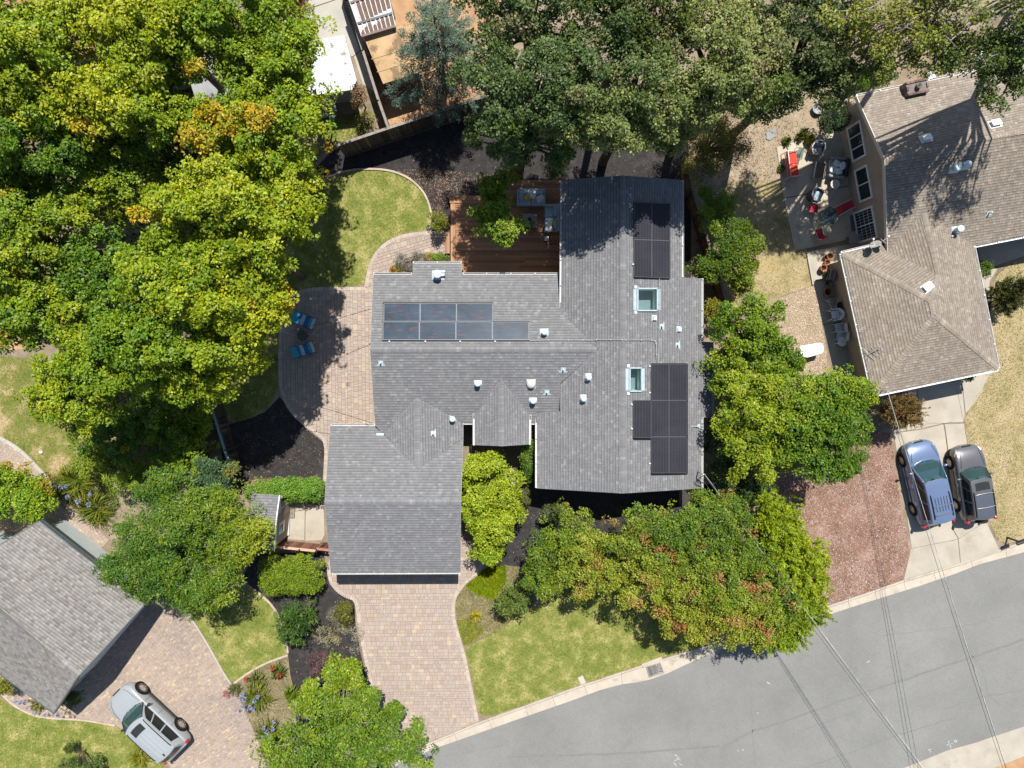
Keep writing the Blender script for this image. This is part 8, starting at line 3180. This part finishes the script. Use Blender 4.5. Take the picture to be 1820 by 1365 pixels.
tree('leafy_shrub', 'dark green shrub at the corner of the brown roof above the patio', 'shrub', [(1520, 150, 1.8, 32, 22, 1.0), (1560, 142, 1.8, 28, 16, 0.9)], SHRUB_G, 158, None, tr=0.05, K=4)
tree('leafy_shrub', 'dark green shrub against the stucco gable wall', 'shrub', [(1480, 215, 1.4, 28, 26, 0.9)], SHRUB_D, 159, None, tr=0.05, K=5)
# olive bush
tree('olive_bush', 'olive brown drooping bush at the top end of the redwood fence', 'shrub', [(1258, 225, 2.8, 55, 55, 1.5), (1245, 285, 2.5, 42, 38, 1.3), (1290, 265, 2.4, 36, 38, 1.2)], OLIVE, 160, None, tr=0.09, K=6, twigs=8)
# --- along the redwood fence
tree('broad_shrub', 'bright green shrub at the narrow gap beside the redwood fence', 'shrub', [(1268, 375, 2.2, 34, 40, 1.2)], dict(MAPLE, L=0.09, W=0.06), 161, None, tr=0.06, K=6)
tree('broad_shrub', 'lime green rounded tree leaning over the redwood fence', 'shrub', [(1305, 445, 2.6, 42, 48, 1.4), (1265, 478, 2.4, 36, 24, 1.0), (1318, 492, 2.4, 28, 30, 1.0)], dict(LIME, dens=12, L=0.10, W=0.06, pal=[(0.06, 0.12, 0.006), (0.11, 0.165, 0.006), (0.17, 0.21, 0.008), (0.23, 0.24, 0.012)]), 162, None, tr=0.07, K=6)
tree('broad_shrub', 'small yellow green bush at the corner of the roof eave', 'shrub', [(1268, 553, 1.2, 20, 18, 0.7)], SHRUB_Y, 163, None, tr=0.04, K=4)
tree('maple_tree', 'green tree between the roof eave and the dry side lawn', 'tree', [(1330, 585, 4.2, 68, 56, 1.8), (1305, 640, 3.8, 50, 48, 1.5), (1370, 640, 4.0, 50, 48, 1.5)], MAPLE, 164, None, tr=0.14, K=8, twigs=5)
tree('maple_tree', 'large rounded green tree beside the reddish bark lot', 'tree', [(1400, 725, 4.6, 118, 80, 2.0), (1470, 770, 4.4, 75, 58, 1.7), (1335, 770, 4.2, 68, 75, 1.7), (1430, 820, 4.2, 85, 42, 1.4), (1310, 690, 4.0, 48, 45, 1.5), (1500, 700, 4.2, 45, 36, 1.4)], MAPLE, 165, None, tr=0.18, K=8, twigs=4)
tree('broad_shrub', 'dark glossy shrub against the lower right eave of the main house', 'shrub', [(1278, 785, 2.0, 30, 42, 1.2), (1295, 845, 1.9, 42, 34, 1.1), (1330, 870, 2.0, 40, 30, 1.1)], dict(SHRUB_D, L=0.09, W=0.055, dens=16), 166, None, tr=0.06, K=5)
tree('bronze_conifer', 'feathery bronze green conifer bush by the brown garage corner', 'shrub', [(1592, 728, 1.4, 32, 26, 1.0)], BRONZE, 167, None, tr=0.06, K=4, mat='needle', lobe_size=(0.35, 0.5), spread=0.6)
tree('bronze_conifer', 'bronze green bush on the dry front lawn by the entry path', 'shrub', [(1780, 527, 1.4, 30, 24, 1.0)], BRONZE, 168, None, tr=0.06, K=4, mat='needle', lobe_size=(0.35, 0.5), spread=0.6)
# --- crape myrtles and the thuja
tree('crape_myrtle', 'orange flecked tree nearest the front path', 'tree', [(1010, 965, 3.4, 70, 66, 1.7), (1045, 1015, 3.2, 55, 45, 1.4), (962, 1015, 3.0, 36, 42, 1.2)], CRAPE, 170, 'orange flecked trees between the house and the street', tr=0.12, K=8, twigs=6)
tree('crape_myrtle', 'orange flecked tree directly below the main gable end', 'tree', [(1180, 945, 4.2, 112, 62, 1.9), (1125, 1015, 3.8, 70, 55, 1.6), (1240, 1025, 4.2, 95, 68, 1.8), (1270, 905, 3.8, 62, 36, 1.3), (1300, 970, 3.9, 55, 60, 1.5)], CRAPE, 171, 'orange flecked trees between the house and the street', tr=0.14, K=8, twigs=6)
tree('crape_myrtle', 'rustiest orange flecked tree, overhanging the kerb', 'tree', [(1300, 1090, 4.0, 92, 60, 1.8), (1355, 1055, 4.0, 58, 66, 1.7), (1220, 1095, 3.7, 52, 50, 1.4)], dict(CRAPE, acc=[((0.38, 0.15, 0.055), 0.13, 4.0), ((0.36, 0.21, 0.06), 0.12, 2.6)]), 172, 'orange flecked trees between the house and the street', tr=0.13, K=8, twigs=6)
tree('thuja', 'bright green feathery conifer along the bark lot down to the kerb', 'tree', [(1375, 925, 2.8, 50, 60, 1.7), (1392, 1010, 2.8, 56, 66, 1.8), (1405, 1075, 2.6, 50, 46, 1.5), (1375, 1122, 2.4, 42, 26, 1.2)], THUJA, 173, None, tr=0.10, K=7, mat='leaf', twigs=2)
# --- front garden
tree('citrus_shrub', 'tall yellow green citrus shrub along the garage wall', 'shrub', [(862, 828, 2.2, 36, 28, 1.2), (870, 880, 2.4, 44, 34, 1.3), (875, 935, 2.4, 40, 36, 1.3), (868, 975, 2.0, 30, 26, 1.0), (845, 840, 2.0, 24, 34, 1.0), (898, 862, 2.0, 30, 30, 1.0), (900, 905, 2.0, 30, 32, 1.0), (850, 905, 2.2, 28, 40, 1.1)], CITRUS, 180, None, tr=0.08, K=5, twigs=5, lobe_size=(0.36, 0.52), spread=0.75)
tree('box_shrub', 'narrow upright green shrub between the porch gable and the left eave', 'shrub', [(938, 790, 1.6, 10, 22, 0.9), (936, 825, 1.5, 13, 26, 0.9)], dict(SHRUB_G, L=0.07, W=0.045), 181, None, tr=0.05, K=4)
tree('mound_shrub', 'rounded pale green grassy mound by the front path', 'shrub', [(926, 882, 0.7, 20, 18, 0.6)], dict(SHRUB_Y, pal=[(0.13, 0.15, 0.03), (0.19, 0.20, 0.04), (0.24, 0.24, 0.06)], L=0.09, W=0.02), 182, None, tr=0.04, K=4)
tree('mound_shrub', 'rounded dull green clipped shrub under the gable end shadow', 'shrub', [(985, 912, 1.0, 26, 20, 0.8)], dict(SHRUB_G, pal=[(0.07, 0.09, 0.03), (0.12, 0.13, 0.05), (0.17, 0.17, 0.07)]), 183, None, tr=0.04, K=4)
tree('holly_shrub', 'dark drooping leaved shrub on the planting bed by the driveway', 'shrub', [(913, 1058, 1.2, 24, 24, 0.9)], HOLLY, 184, None, tr=0.06, K=4, mat='needle', lobe_size=(0.4, 0.55), spread=0.5)
tree('holly_shrub', 'dark green flowering shrub with two red blooms on the black mulch', 'shrub', [(530, 1100, 1.1, 30, 28, 0.9)], HOLLY, 185, None, tr=0.06, K=4, mat='needle', lobe_size=(0.4, 0.55), spread=0.5)
tree('mound_shrub', 'rounded olive yellow shrub beside the driveway edge', 'shrub', [(614, 1084, 0.9, 15, 19, 0.75)], dict(SHRUB_Y, pal=[(0.09, 0.10, 0.01), (0.14, 0.14, 0.014), (0.19, 0.17, 0.02)]), 186, None, tr=0.04, K=4)
tree('mound_shrub', 'rounded silvery shrub left of the olive yellow one', 'shrub', [(596, 1093, 0.6, 16, 15, 0.5)], SILVER, 187, None, tr=0.03, K=4)
tree('purple_shrub', 'dusky purple leaved shrub on the black mulch', 'shrub', [(580, 1175, 0.7, 32, 22, 0.6)], PURPLE, 188, None, tr=0.04, K=5)
tree('street_tree', 'lime green thin tree with bare twigs at the street end of the driveway', 'tree', [(600, 1300, 3.4, 100, 66, 1.5), (690, 1320, 3.2, 78, 52, 1.3), (530, 1335, 3.2, 70, 46, 1.3), (612, 1195, 3.4, 34, 30, 1.0), (560, 1240, 3.0, 40, 26, 1.0), (650, 1240, 3.2, 34, 24, 0.9), (700, 1263, 3.0, 14, 10, 0.4)], LIME, 189, None, trunk=(610, 1290), tr=0.11, K=6, bark='pale_bark', twigs=12, twig_r=0.014)
tree('hedge', 'clipped bright green hedge between the mulch and the garden shed', 'hedge', [(x, 868 + 2 * (x % 3), 0.9, 17, 19, 0.7) for x in range(455, 574, 10)], dict(SHRUB_G, rag=0.12, dens=26, pal=[(0.045, 0.15, 0.012), (0.08, 0.21, 0.014), (0.125, 0.26, 0.02), (0.19, 0.29, 0.03)], acc=[((0.36, 0.26, 0.10), 0.10, 0.6)]), 190, None, tr=0.04, raw=True)
tree('hedge', 'clipped yellow green hedge block below the low redwood fence', 'hedge', [(x, y, 1.1, 22, 18, 0.75) for x in (486, 503, 520, 537, 553) for y in (1003, 1020, 1036)], dict(SHRUB_Y, rag=0.15, dens=20, pal=[(0.10, 0.18, 0.008), (0.17, 0.25, 0.008), (0.25, 0.30, 0.010), (0.32, 0.33, 0.015)]), 191, None, tr=0.05, raw=True)
# --- by the deck
tree('small_tree', 'small green tree growing through the deck', 'tree', [(882, 388, 4.4, 44, 28, 1.0), (880, 345, 3.8, 28, 32, 1.0), (893, 412, 4.4, 22, 22, 0.7)], dict(LIME, dens=9), 192, None, tr=0.06, K=6, twigs=6)
tree('small_shrub', 'yellow green shrub behind the deck above the tree', 'shrub', [(912, 308, 1.4, 18, 16, 0.7)], dict(SHRUB_Y), 193, None, tr=0.04, K=4)
tree('small_shrub', 'dark green shrub behind the deck near the roof corner', 'shrub', [(985, 302, 1.4, 18, 18, 0.8)], SHRUB_D, 194, None, tr=0.04, K=4)
tree('small_shrub', 'yellow green shrub at the deck corner by the back lawn', 'shrub', [(781, 393, 1.0, 16, 20, 0.7)], dict(SHRUB_Y, pal=[(0.08, 0.13, 0.01), (0.14, 0.18, 0.012), (0.21, 0.21, 0.02)], acc=[((0.3, 0.15, 0.04), 0.12, 2)]), 195, None, tr=0.04, K=4)
tree('lavender', 'grey green lavender beside the curved garden path', 'shrub', [(722, 467, 0.7, 22, 17, 0.5), (745, 460, 0.7, 16, 12, 0.5)], LAVENDER, 196, None, tr=0.03, K=4)
tree('flowering_shrub', 'small green and orange flowering plants along the roof eave by the deck', 'shrub', [(776, 459, 0.5, 20, 7, 0.4)], dict(SHRUB_G, acc=[((0.42, 0.22, 0.03), 0.2, 3)]), 197, None, tr=0.03, K=4)
tree('flowering_shrub', 'orange flowering plant at the end of the lavender', 'shrub', [(706, 481, 0.4, 9, 7, 0.3)], dict(SHRUB_Y, acc=[((0.5, 0.26, 0.02), 0.5, 3)]), 198, None, tr=0.03, K=3)
tree('small_shrub', 'small plant bowl foliage on the slatted coffee table', 'plant', [(942, 391, 0.95, 6, 7, 0.1)], SHRUB_D, 199, None, tr=0.01, K=2, raw=True)
# --- upper neighbour's yard
tree('rust_shrub', 'rusty brown drying shrub at the corner of the white roofed shed', 'shrub', [(640, 172, 1.6, 13, 20, 0.9)], dict(SHRUB_G, pal=[(0.16, 0.085, 0.04), (0.24, 0.13, 0.06), (0.30, 0.18, 0.08), (0.16, 0.15, 0.05)], leaves=10), 200, None, tr=0.04, K=4, twigs=10)
tree('rust_shrub', 'reddish brown tree between the concrete strip and the top left trees', 'shrub', [(530, 10, 3.0, 22, 26, 1.2)], dict(OLIVE, pal=[(0.12, 0.06, 0.015), (0.18, 0.085, 0.02), (0.22, 0.12, 0.03)]), 201, None, tr=0.06, K=5)
tree('small_shrub', 'grey green bush by the left end of the dark board fence', 'shrub', [(575, 212, 2.0, 22, 24, 1.1)], dict(OAK, pal=[(0.05, 0.085, 0.045), (0.08, 0.12, 0.06), (0.12, 0.15, 0.08)], dens=10), 202, None, tr=0.05, K=5)
tree('small_shrub', 'dry brown weeds beside the fence corner', 'shrub', [(652, 212, 0.5, 14, 12, 0.4)], dict(SHRUB_G, pal=[(0.16, 0.13, 0.05), (0.24, 0.18, 0.09)], leaves=8), 203, None, tr=0.03, K=3)
tree('entry_shrub', 'small green shrub along the brown roof eave by the entry path', 'shrub', [(1745, 478, 0.8, 8, 16, 0.6)], dict(SHRUB_G, acc=[((0.4, 0.3, 0.3), 0.15, 3)]), 204, None, tr=0.03, K=4)
tree('entry_shrub', 'small dark shrub under the eave of the brown garage', 'shrub', [(1716, 668, 0.6, 8, 7, 0.4)], SHRUB_D, 205, None, tr=0.03, K=3)
tree('potted_bush', 'dark leafy bush in the shade of the pale grey gable', 'shrub', [(132, 1240, 0.9, 15, 13, 0.6)], SHRUB_D, 206, None, tr=0.03, K=4)
tree('small_shrub', 'dark green sapling on the corner lawn at the bottom edge', 'shrub', [(128, 1350, 0.8, 14, 12, 0.6), (165, 1358, 0.8, 16, 14, 0.6), (126, 1325, 0.7, 5, 9, 0.4)], dict(SHRUB_D, dens=18), 207, None, tr=0.03, K=3)
tree('small_shrub', 'yellow green shrub below the left end of the pale grey roof', 'shrub', [(8, 1215, 0.8, 26, 18, 0.6)], SHRUB_Y, 208, None, tr=0.03, K=4)

# cedar: tiers of drooping boughs round a leaning trunk
def cedar(label, px, py, ztop, seed):
    rng_ = np.random.default_rng(seed)
    b = P(792, 160, 0)
    top = P(px, py, ztop)
    t = thing('cedar_tree', label, 'tree', (b.x, b.y, 0))
    org = np.array([b.x, b.y, 0.0])
    A_, B_ = np.array(b), np.array(top)
    B_ = np.array([b.x + 0.1, b.y + 0.2, ztop])
    mb = MB()
    limb_mesh(mb, A_ - [0, 0, 0.02], B_, 0.19, 0.03, rng_, 8, 0.01, 9)
    V_, T_ = [], []
    for i in range(30):
        s = 0.26 + 0.72 * i / 29
        p = A_ + (B_ - A_) * s
        L = 3.5 * (1.06 - s) ** 0.75 * rng_.uniform(0.65, 1.15)
        a = i * 2.399 + rng_.normal(0, 0.2)
        d = np.array([math.cos(a), math.sin(a), 0.0])
        end = p + d * L + np.array([0, 0, 0.10 * L - 0.05 * L * L])
        limb_mesh(mb, p, end, 0.035, 0.008, rng_, 6, 0.02, 4)
        n = int(9 * L) + 3
        side = np.array([-d[1], d[0], 0])
        lobes_p = []
        for k in range(n):
            u = 0.18 + 0.82 * (k + 0.5) / n
            w = 0.26 * L * (0.25 + math.sin(math.pi * min(1, u * 0.85)) * 0.6)
            for sg in (-1, 1):
                q = p + d * L * u + side * sg * rng_.random() * w + np.array([0, 0, 0.10 * L * u - 0.05 * L * L * u * u]) + rng_.normal(0, 0.05, 3)
                lobes_p.append(np.concatenate([q, d * 0.75 + side * sg * 0.55]))
        lp = np.array(lobes_p)
        cp, ax = lp[:, :3], unit(lp[:, 3:] + rng_.normal(0, 0.25, (len(lp), 3)))
        m = 30
        N = len(cp) * m
        axr = np.repeat(ax, m, 0)
        u = rng_.random(N)
        t1 = unit(np.cross(axr, np.array([0, 0, 1.0]) + rng_.normal(0, 0.3, (N, 3))))
        sg = np.where(rng_.random(N) < 0.5, -1, 1)[:, None]
        pos = np.repeat(cp, m, 0) + axr * (u * 0.42)[:, None] + t1 * sg * 0.03 + rng_.normal(0, 0.025, (N, 3))
        axis = unit(axr * 0.7 + t1 * sg * 0.6 + rng_.normal(0, 0.3, (N, 3)))
        nr = unit(np.array([0, 0, 1.0]) + rng_.normal(0, 0.45, (N, 3)))
        V_.append(leaf_quads(pos, axis, nr, 0.13 * (0.7 + 0.6 * rng_.random(N)), 0.03 * (0.7 + 0.6 * rng_.random(N))))
        T_.append(np.repeat(pick_tone(rng_, cp, CEDAR['pal'], [((0.17, 0.20, 0.06), 0.06, 1.5)], seed, m), 4, 0))
    V = np.concatenate(V_)
    n = len(V) // 4
    np_mesh('crown', V, np.arange(n * 4).reshape(n, 4), M['needle'], t, np.concatenate(T_), org)
    mb.build('trunk', M['bark'], t, tuple(org), True)


cedar('blue green cedar with drooping boughs beside the tan outbuilding', 765, 60, 8.2, 300)


# strap leaved clumps with flower heads
def tuft(name, label, px, py, r_px, h, sp, seed, flowers=None, group=None, cat='plant'):
    rng_ = np.random.default_rng(seed)
    c = P(px, py, h * 0.4)
    t = thing(name, label, cat, (c.x, c.y, 0.01), 0, group)
    r = r_px * PXM(0)
    n = sp.get('n', 70)
    a = rng_.random(n) * 2 * np.pi
    foot = np.stack([np.cos(a), np.sin(a), np.zeros(n)], 1) * (rng_.random((n, 1)) * r * 0.45)
    a2 = a + rng_.normal(0, 0.5, n)
    out = np.stack([np.cos(a2), np.sin(a2), np.zeros(n)], 1)
    L = r * (0.55 + 0.5 * rng_.random(n))
    W = sp.get('W', 0.035) * (0.7 + 0.6 * rng_.random(n))
    sd_ = np.stack([-out[:, 1], out[:, 0], np.zeros(n)], 1) * W[:, None] * 0.5
    hh = h * (0.6 + 0.6 * rng_.random(n))
    mid = foot + out * (L * 0.55)[:, None] + np.array([0, 0, 1.0]) * hh[:, None]
    tip = foot + out * L[:, None] + np.array([0, 0, 1.0]) * (hh * rng_.uniform(0.1, 0.8, n))[:, None]
    V = np.stack([foot - sd_ * .6, foot + sd_ * .6, mid + sd_, mid - sd_, mid - sd_, mid + sd_, tip + sd_ * .15, tip - sd_ * .15], 1).reshape(-1, 3)
    pal = np.array(sp['pal'])
    col = pal[rng_.integers(0, len(pal), n)] * (0.8 + 0.4 * rng_.random((n, 1)))
    np_mesh('leaves', V, np.arange(n * 8).reshape(n * 2, 4), M['grass'], t, np.repeat(col, 8, 0))
    for (fx, fy, fr, fh, fc) in (flowers or []):
        k = P(fx, fy, fh)
        loc = np.array([k.x - c.x, k.y - c.y, fh])
        m = 46
        d = unit(rng_.normal(size=(m, 3)) + [0, 0, 0.5])
        q = loc + d * fr * (0.5 + 0.5 * rng_.random((m, 1)))
        col = np.array(fc) * (0.75 + 0.5 * rng_.random((m, 1)))
        VV = leaf_quads(q - d * fr * 0.3, d, unit(rng_.normal(size=(m, 3))), np.full(m, fr * 0.7), np.full(m, fr * 0.4))
        fo = np_mesh('flower_head', VV, np.arange(m * 4).reshape(m, 4), M['grass'], t, np.repeat(col, 4, 0))
        mb = MB()
        mb.tube([(loc[0] * 0.5, loc[1] * 0.5, 0.0), (loc[0] * .9, loc[1] * .9, fh * 0.7), (loc[0], loc[1], fh)], 0.008, 4)
        mb.build('stalk', mat_green, fo)
    return t


mat_green = mat_plain('green_stalk', (0.08, 0.13, 0.03), 0.8, 0.2)
AG = dict(n=110, W=0.045, pal=[(0.06, 0.12, 0.010), (0.11, 0.16, 0.012), (0.19, 0.21, 0.015), (0.25, 0.24, 0.03)])
BLUE = (0.30, 0.34, 0.62)
RED = (0.55, 0.05, 0.03)
PINK = (0.60, 0.11, 0.14)
AGG = 'strap leaved clumps with blue flower heads'
tuft('agapanthus', 'strap leaved clump topped by pale blue flower heads beside the neighbour path', 135, 858, 32, 0.6, AG, 1, [(108, 866, 0.13, 0.8, BLUE), (118, 864, 0.10, 0.8, BLUE), (120, 883, 0.12, 0.8, BLUE), (139, 891, 0.15, 0.8, BLUE), (157, 897, 0.14, 0.8, BLUE), (160, 879, 0.10, 0.8, BLUE)], AGG)
tuft('agapanthus', 'strap leaved clump without flowers just below the leafy shrub on the west lawn edge', 135, 850, 30, 0.5, AG, 2, None, AGG)
tuft('agapanthus', 'strap leaved clump between the neighbour path and the pinnate tree', 170, 905, 34, 0.55, AG, 3, None, AGG)
tuft('agapanthus', 'strap leaved clump with many blue heads at the edge of the lower left driveway', 460, 1238, 26, 0.6, AG, 4, [(431, 1234, 0.12, 0.8, BLUE), (435, 1243, 0.14, 0.8, BLUE), (458, 1238, 0.11, 0.8, BLUE), (452, 1246, 0.11, 0.8, BLUE), (427, 1242, 0.10, 0.8, BLUE), (432, 1256, 0.11, 0.8, BLUE), (444, 1257, 0.11, 0.8, BLUE), (437, 1263, 0.11, 0.8, BLUE), (450, 1260, 0.11, 0.8, BLUE), (420, 1263, 0.09, 0.8, BLUE)], AGG)
tuft('agapanthus', 'strap leaved clump with a knot of blue heads at the foot of the street tree', 480, 1300, 26, 0.55, AG, 5, [(469, 1293, 0.11, 0.8, BLUE), (474, 1301, 0.11, 0.8, BLUE), (485, 1296, 0.12, 0.8, BLUE), (487, 1283, 0.11, 0.8, BLUE), (480, 1310, 0.10, 0.8, BLUE), (499, 1289, 0.10, 0.8, BLUE), (467, 1310, 0.09, 0.8, BLUE)], AGG)
tuft('agapanthus', 'thin row of lilac flower heads along the wall of the pale grey roof', 70, 1252, 16, 0.4, dict(AG, n=40), 6, [(28, 1247, 0.09, 0.5, BLUE), (35, 1250, 0.10, 0.5, BLUE), (44, 1245, 0.09, 0.5, BLUE), (48, 1258, 0.09, 0.5, BLUE), (62, 1268, 0.09, 0.5, BLUE), (80, 1270, 0.10, 0.5, BLUE), (95, 1270, 0.10, 0.5, BLUE), (106, 1273, 0.09, 0.5, BLUE), (60, 1250, 0.09, 0.5, (0.25, 0.17, 0.10)), (68, 1258, 0.09, 0.5, (0.25, 0.17, 0.10)), (117, 1267, 0.09, 0.5, (0.25, 0.17, 0.10)), (126, 1273, 0.09, 0.5, (0.25, 0.17, 0.10))], AGG)
tuft('grass_clump', 'bright yellow green grass clump beside the silver SUV', 250, 1345, 20, 0.4, dict(n=90, W=0.03, pal=[(0.20, 0.21, 0.01), (0.27, 0.25, 0.012), (0.15, 0.18, 0.012)]), 7, None)
tuft('yellow_clump', 'small golden yellow plant on the planting bed', 846, 1096, 11, 0.3, dict(n=60, W=0.04, pal=[(0.40, 0.32, 0.01), (0.33, 0.28, 0.01), (0.24, 0.23, 0.02)]), 8, None)
tuft('rose_bush', 'small rose bush with two red blooms beside the black mulch', 494, 1192, 14, 0.5, dict(n=70, W=0.06, pal=[(0.05, 0.10, 0.02), (0.10, 0.15, 0.02), (0.16, 0.18, 0.03)]), 9, [(485, 1188, 0.12, 0.7, RED), (496, 1200, 0.13, 0.7, (0.42, 0.04, 0.04))])
tuft('rose_bush', 'low rose bush with one red bloom against the side lawn edging', 458, 1210, 18, 0.4, dict(n=80, W=0.06, pal=[(0.06, 0.10, 0.02), (0.12, 0.15, 0.03), (0.18, 0.17, 0.05)]), 10, [(437, 1207, 0.12, 0.5, RED)])
tuft('rose_bush', 'low bush with pink blooms spilling onto the lower left driveway', 418, 1224, 12, 0.35, dict(n=50, W=0.05, pal=[(0.09, 0.11, 0.03), (0.16, 0.15, 0.05)]), 11, [(399, 1230, 0.10, 0.35, PINK), (404, 1237, 0.10, 0.35, PINK), (398, 1236, 0.08, 0.3, PINK)])
tuft('bloom', 'pair of large coral blooms on the dark flowering shrub', 515, 1105, 8, 0.6, dict(n=20, W=0.05, pal=[(0.05, 0.10, 0.02)]), 12, [(523, 1100, 0.14, 1.4, (0.55, 0.20, 0.10)), (508, 1110, 0.17, 1.0, (0.55, 0.10, 0.14))])
PALEP = dict(SHRUB_G, pal=[(0.19, 0.18, 0.08), (0.26, 0.25, 0.13), (0.33, 0.30, 0.18), (0.42, 0.40, 0.14)], L=0.06, W=0.025)
tree('ground_plants', 'pale yellow flowering ground plants between the shrubs and the driveway', 'plant', [(575, 1128, 0.2, 22, 14, 0.2), (600, 1122, 0.2, 16, 11, 0.18), (590, 1140, 0.2, 18, 9, 0.16), (620, 1112, 0.2, 14, 9, 0.18)], PALEP, 213, None, tr=0.01, raw=True, twigs=0)
tree('ground_plants', 'silvery ground plant at the left edge of the driveway', 'plant', [(632, 1125, 0.2, 12, 14, 0.2), (634, 1150, 0.2, 10, 14, 0.18)], dict(PALEP, pal=[(0.24, 0.22, 0.13), (0.30, 0.28, 0.19), (0.36, 0.33, 0.25)]), 214, None, tr=0.01, raw=True, twigs=0)
tuft('grass_clump', 'bright green mound at the top of the street tree bed', 520, 1232, 14, 0.5, dict(n=120, W=0.05, pal=[(0.11, 0.18, 0.01), (0.17, 0.22, 0.012), (0.07, 0.13, 0.01)]), 15, None)
tuft('yellow_clump', 'large yellow leaved perennial on the gravel by the red loveseat', 1437, 248, 9, 0.5, dict(n=26, W=0.10, pal=[(0.35, 0.30, 0.02), (0.28, 0.26, 0.02)]), 16, None)
for q, (lb, x, y, r, h) in enumerate([('scrubby green weeds at the upper left corner of the right patio', 1398, 252, 9, 0.35), ('pale leaved plant between the red loveseat and the gravel', 1420, 244, 8, 0.4), ('leafy clump left of the yellow leaved perennial', 1428, 236, 9, 0.45), ('low green weeds at the left edge of the right patio', 1388, 300, 7, 0.25), ('small plant among the terracotta pots by the grill', 1467, 487, 5, 0.3)]):
    tuft('small_plant', lb, x, y, r, h, dict(n=60, W=0.06, pal=[(0.07, 0.13, 0.02), (0.14, 0.18, 0.03), (0.24, 0.23, 0.10)]), 40 + q)
blades('ground_cover', poly_w([(1215, 150), (1400, 130), (1500, 190), (1450, 240), (1390, 262), (1385, 330), (1255, 330), (1228, 300)]), 2600, 0.10, 0.04, [(0.13, 0.14, 0.03), (0.24, 0.20, 0.08), (0.34, 0.27, 0.15)], np.random.default_rng(57), 0.005, M['grass'], 1.2)
# ground cover of the planting bed by the driveway
blades('ground_cover', poly_w(COVER), 9000, 0.09, 0.045, [(0.26, 0.22, 0.11), (0.17, 0.22, 0.02), (0.24, 0.27, 0.02), (0.32, 0.32, 0.05)], np.random.default_rng(50), 0.014, M['grass'], 1.2)
blades('ground_cover', poly_w([(826, 1040), (866, 1008), (900, 1004), (898, 1035), (876, 1065), (850, 1055)]), 9000, 0.16, 0.05, [(0.17, 0.27, 0.008), (0.27, 0.34, 0.008), (0.36, 0.38, 0.01)], np.random.default_rng(51), 0.014, M['grass'], 1.2)
blades('ground_cover', poly_w([(812, 1105), (830, 1098), (862, 1120), (840, 1140), (824, 1146)]), 2600, 0.10, 0.045, [(0.20, 0.26, 0.01), (0.32, 0.34, 0.015)], np.random.default_rng(52), 0.014, M['grass'], 1.2)
blades('ground_cover', poly_w([(412, 1222), (470, 1182), (512, 1166), (520, 1240), (505, 1300), (482, 1330), (452, 1300)]), 3500, 0.09, 0.04, [(0.20, 0.15, 0.09), (0.12, 0.14, 0.03), (0.16, 0.18, 0.03), (0.28, 0.22, 0.14)], np.random.default_rng(53), 0.012, M['grass'], 1.2)
blades('ground_cover', poly_w([(490, 1330), (560, 1280), (620, 1320), (660, 1365), (600, 1420), (480, 1420)]), 3000, 0.12, 0.045, [(0.09, 0.14, 0.012), (0.15, 0.19, 0.015)], np.random.default_rng(54), 0.012, M['grass'], 1.2)
blades('ground_cover', poly_w([(90, 845), (190, 830), (215, 900), (185, 935), (140, 905), (95, 880)]), 4500, 0.25, 0.05, [(0.08, 0.13, 0.012), (0.14, 0.18, 0.015), (0.22, 0.22, 0.03)], np.random.default_rng(55), 0.012, M['grass'], 1.0)
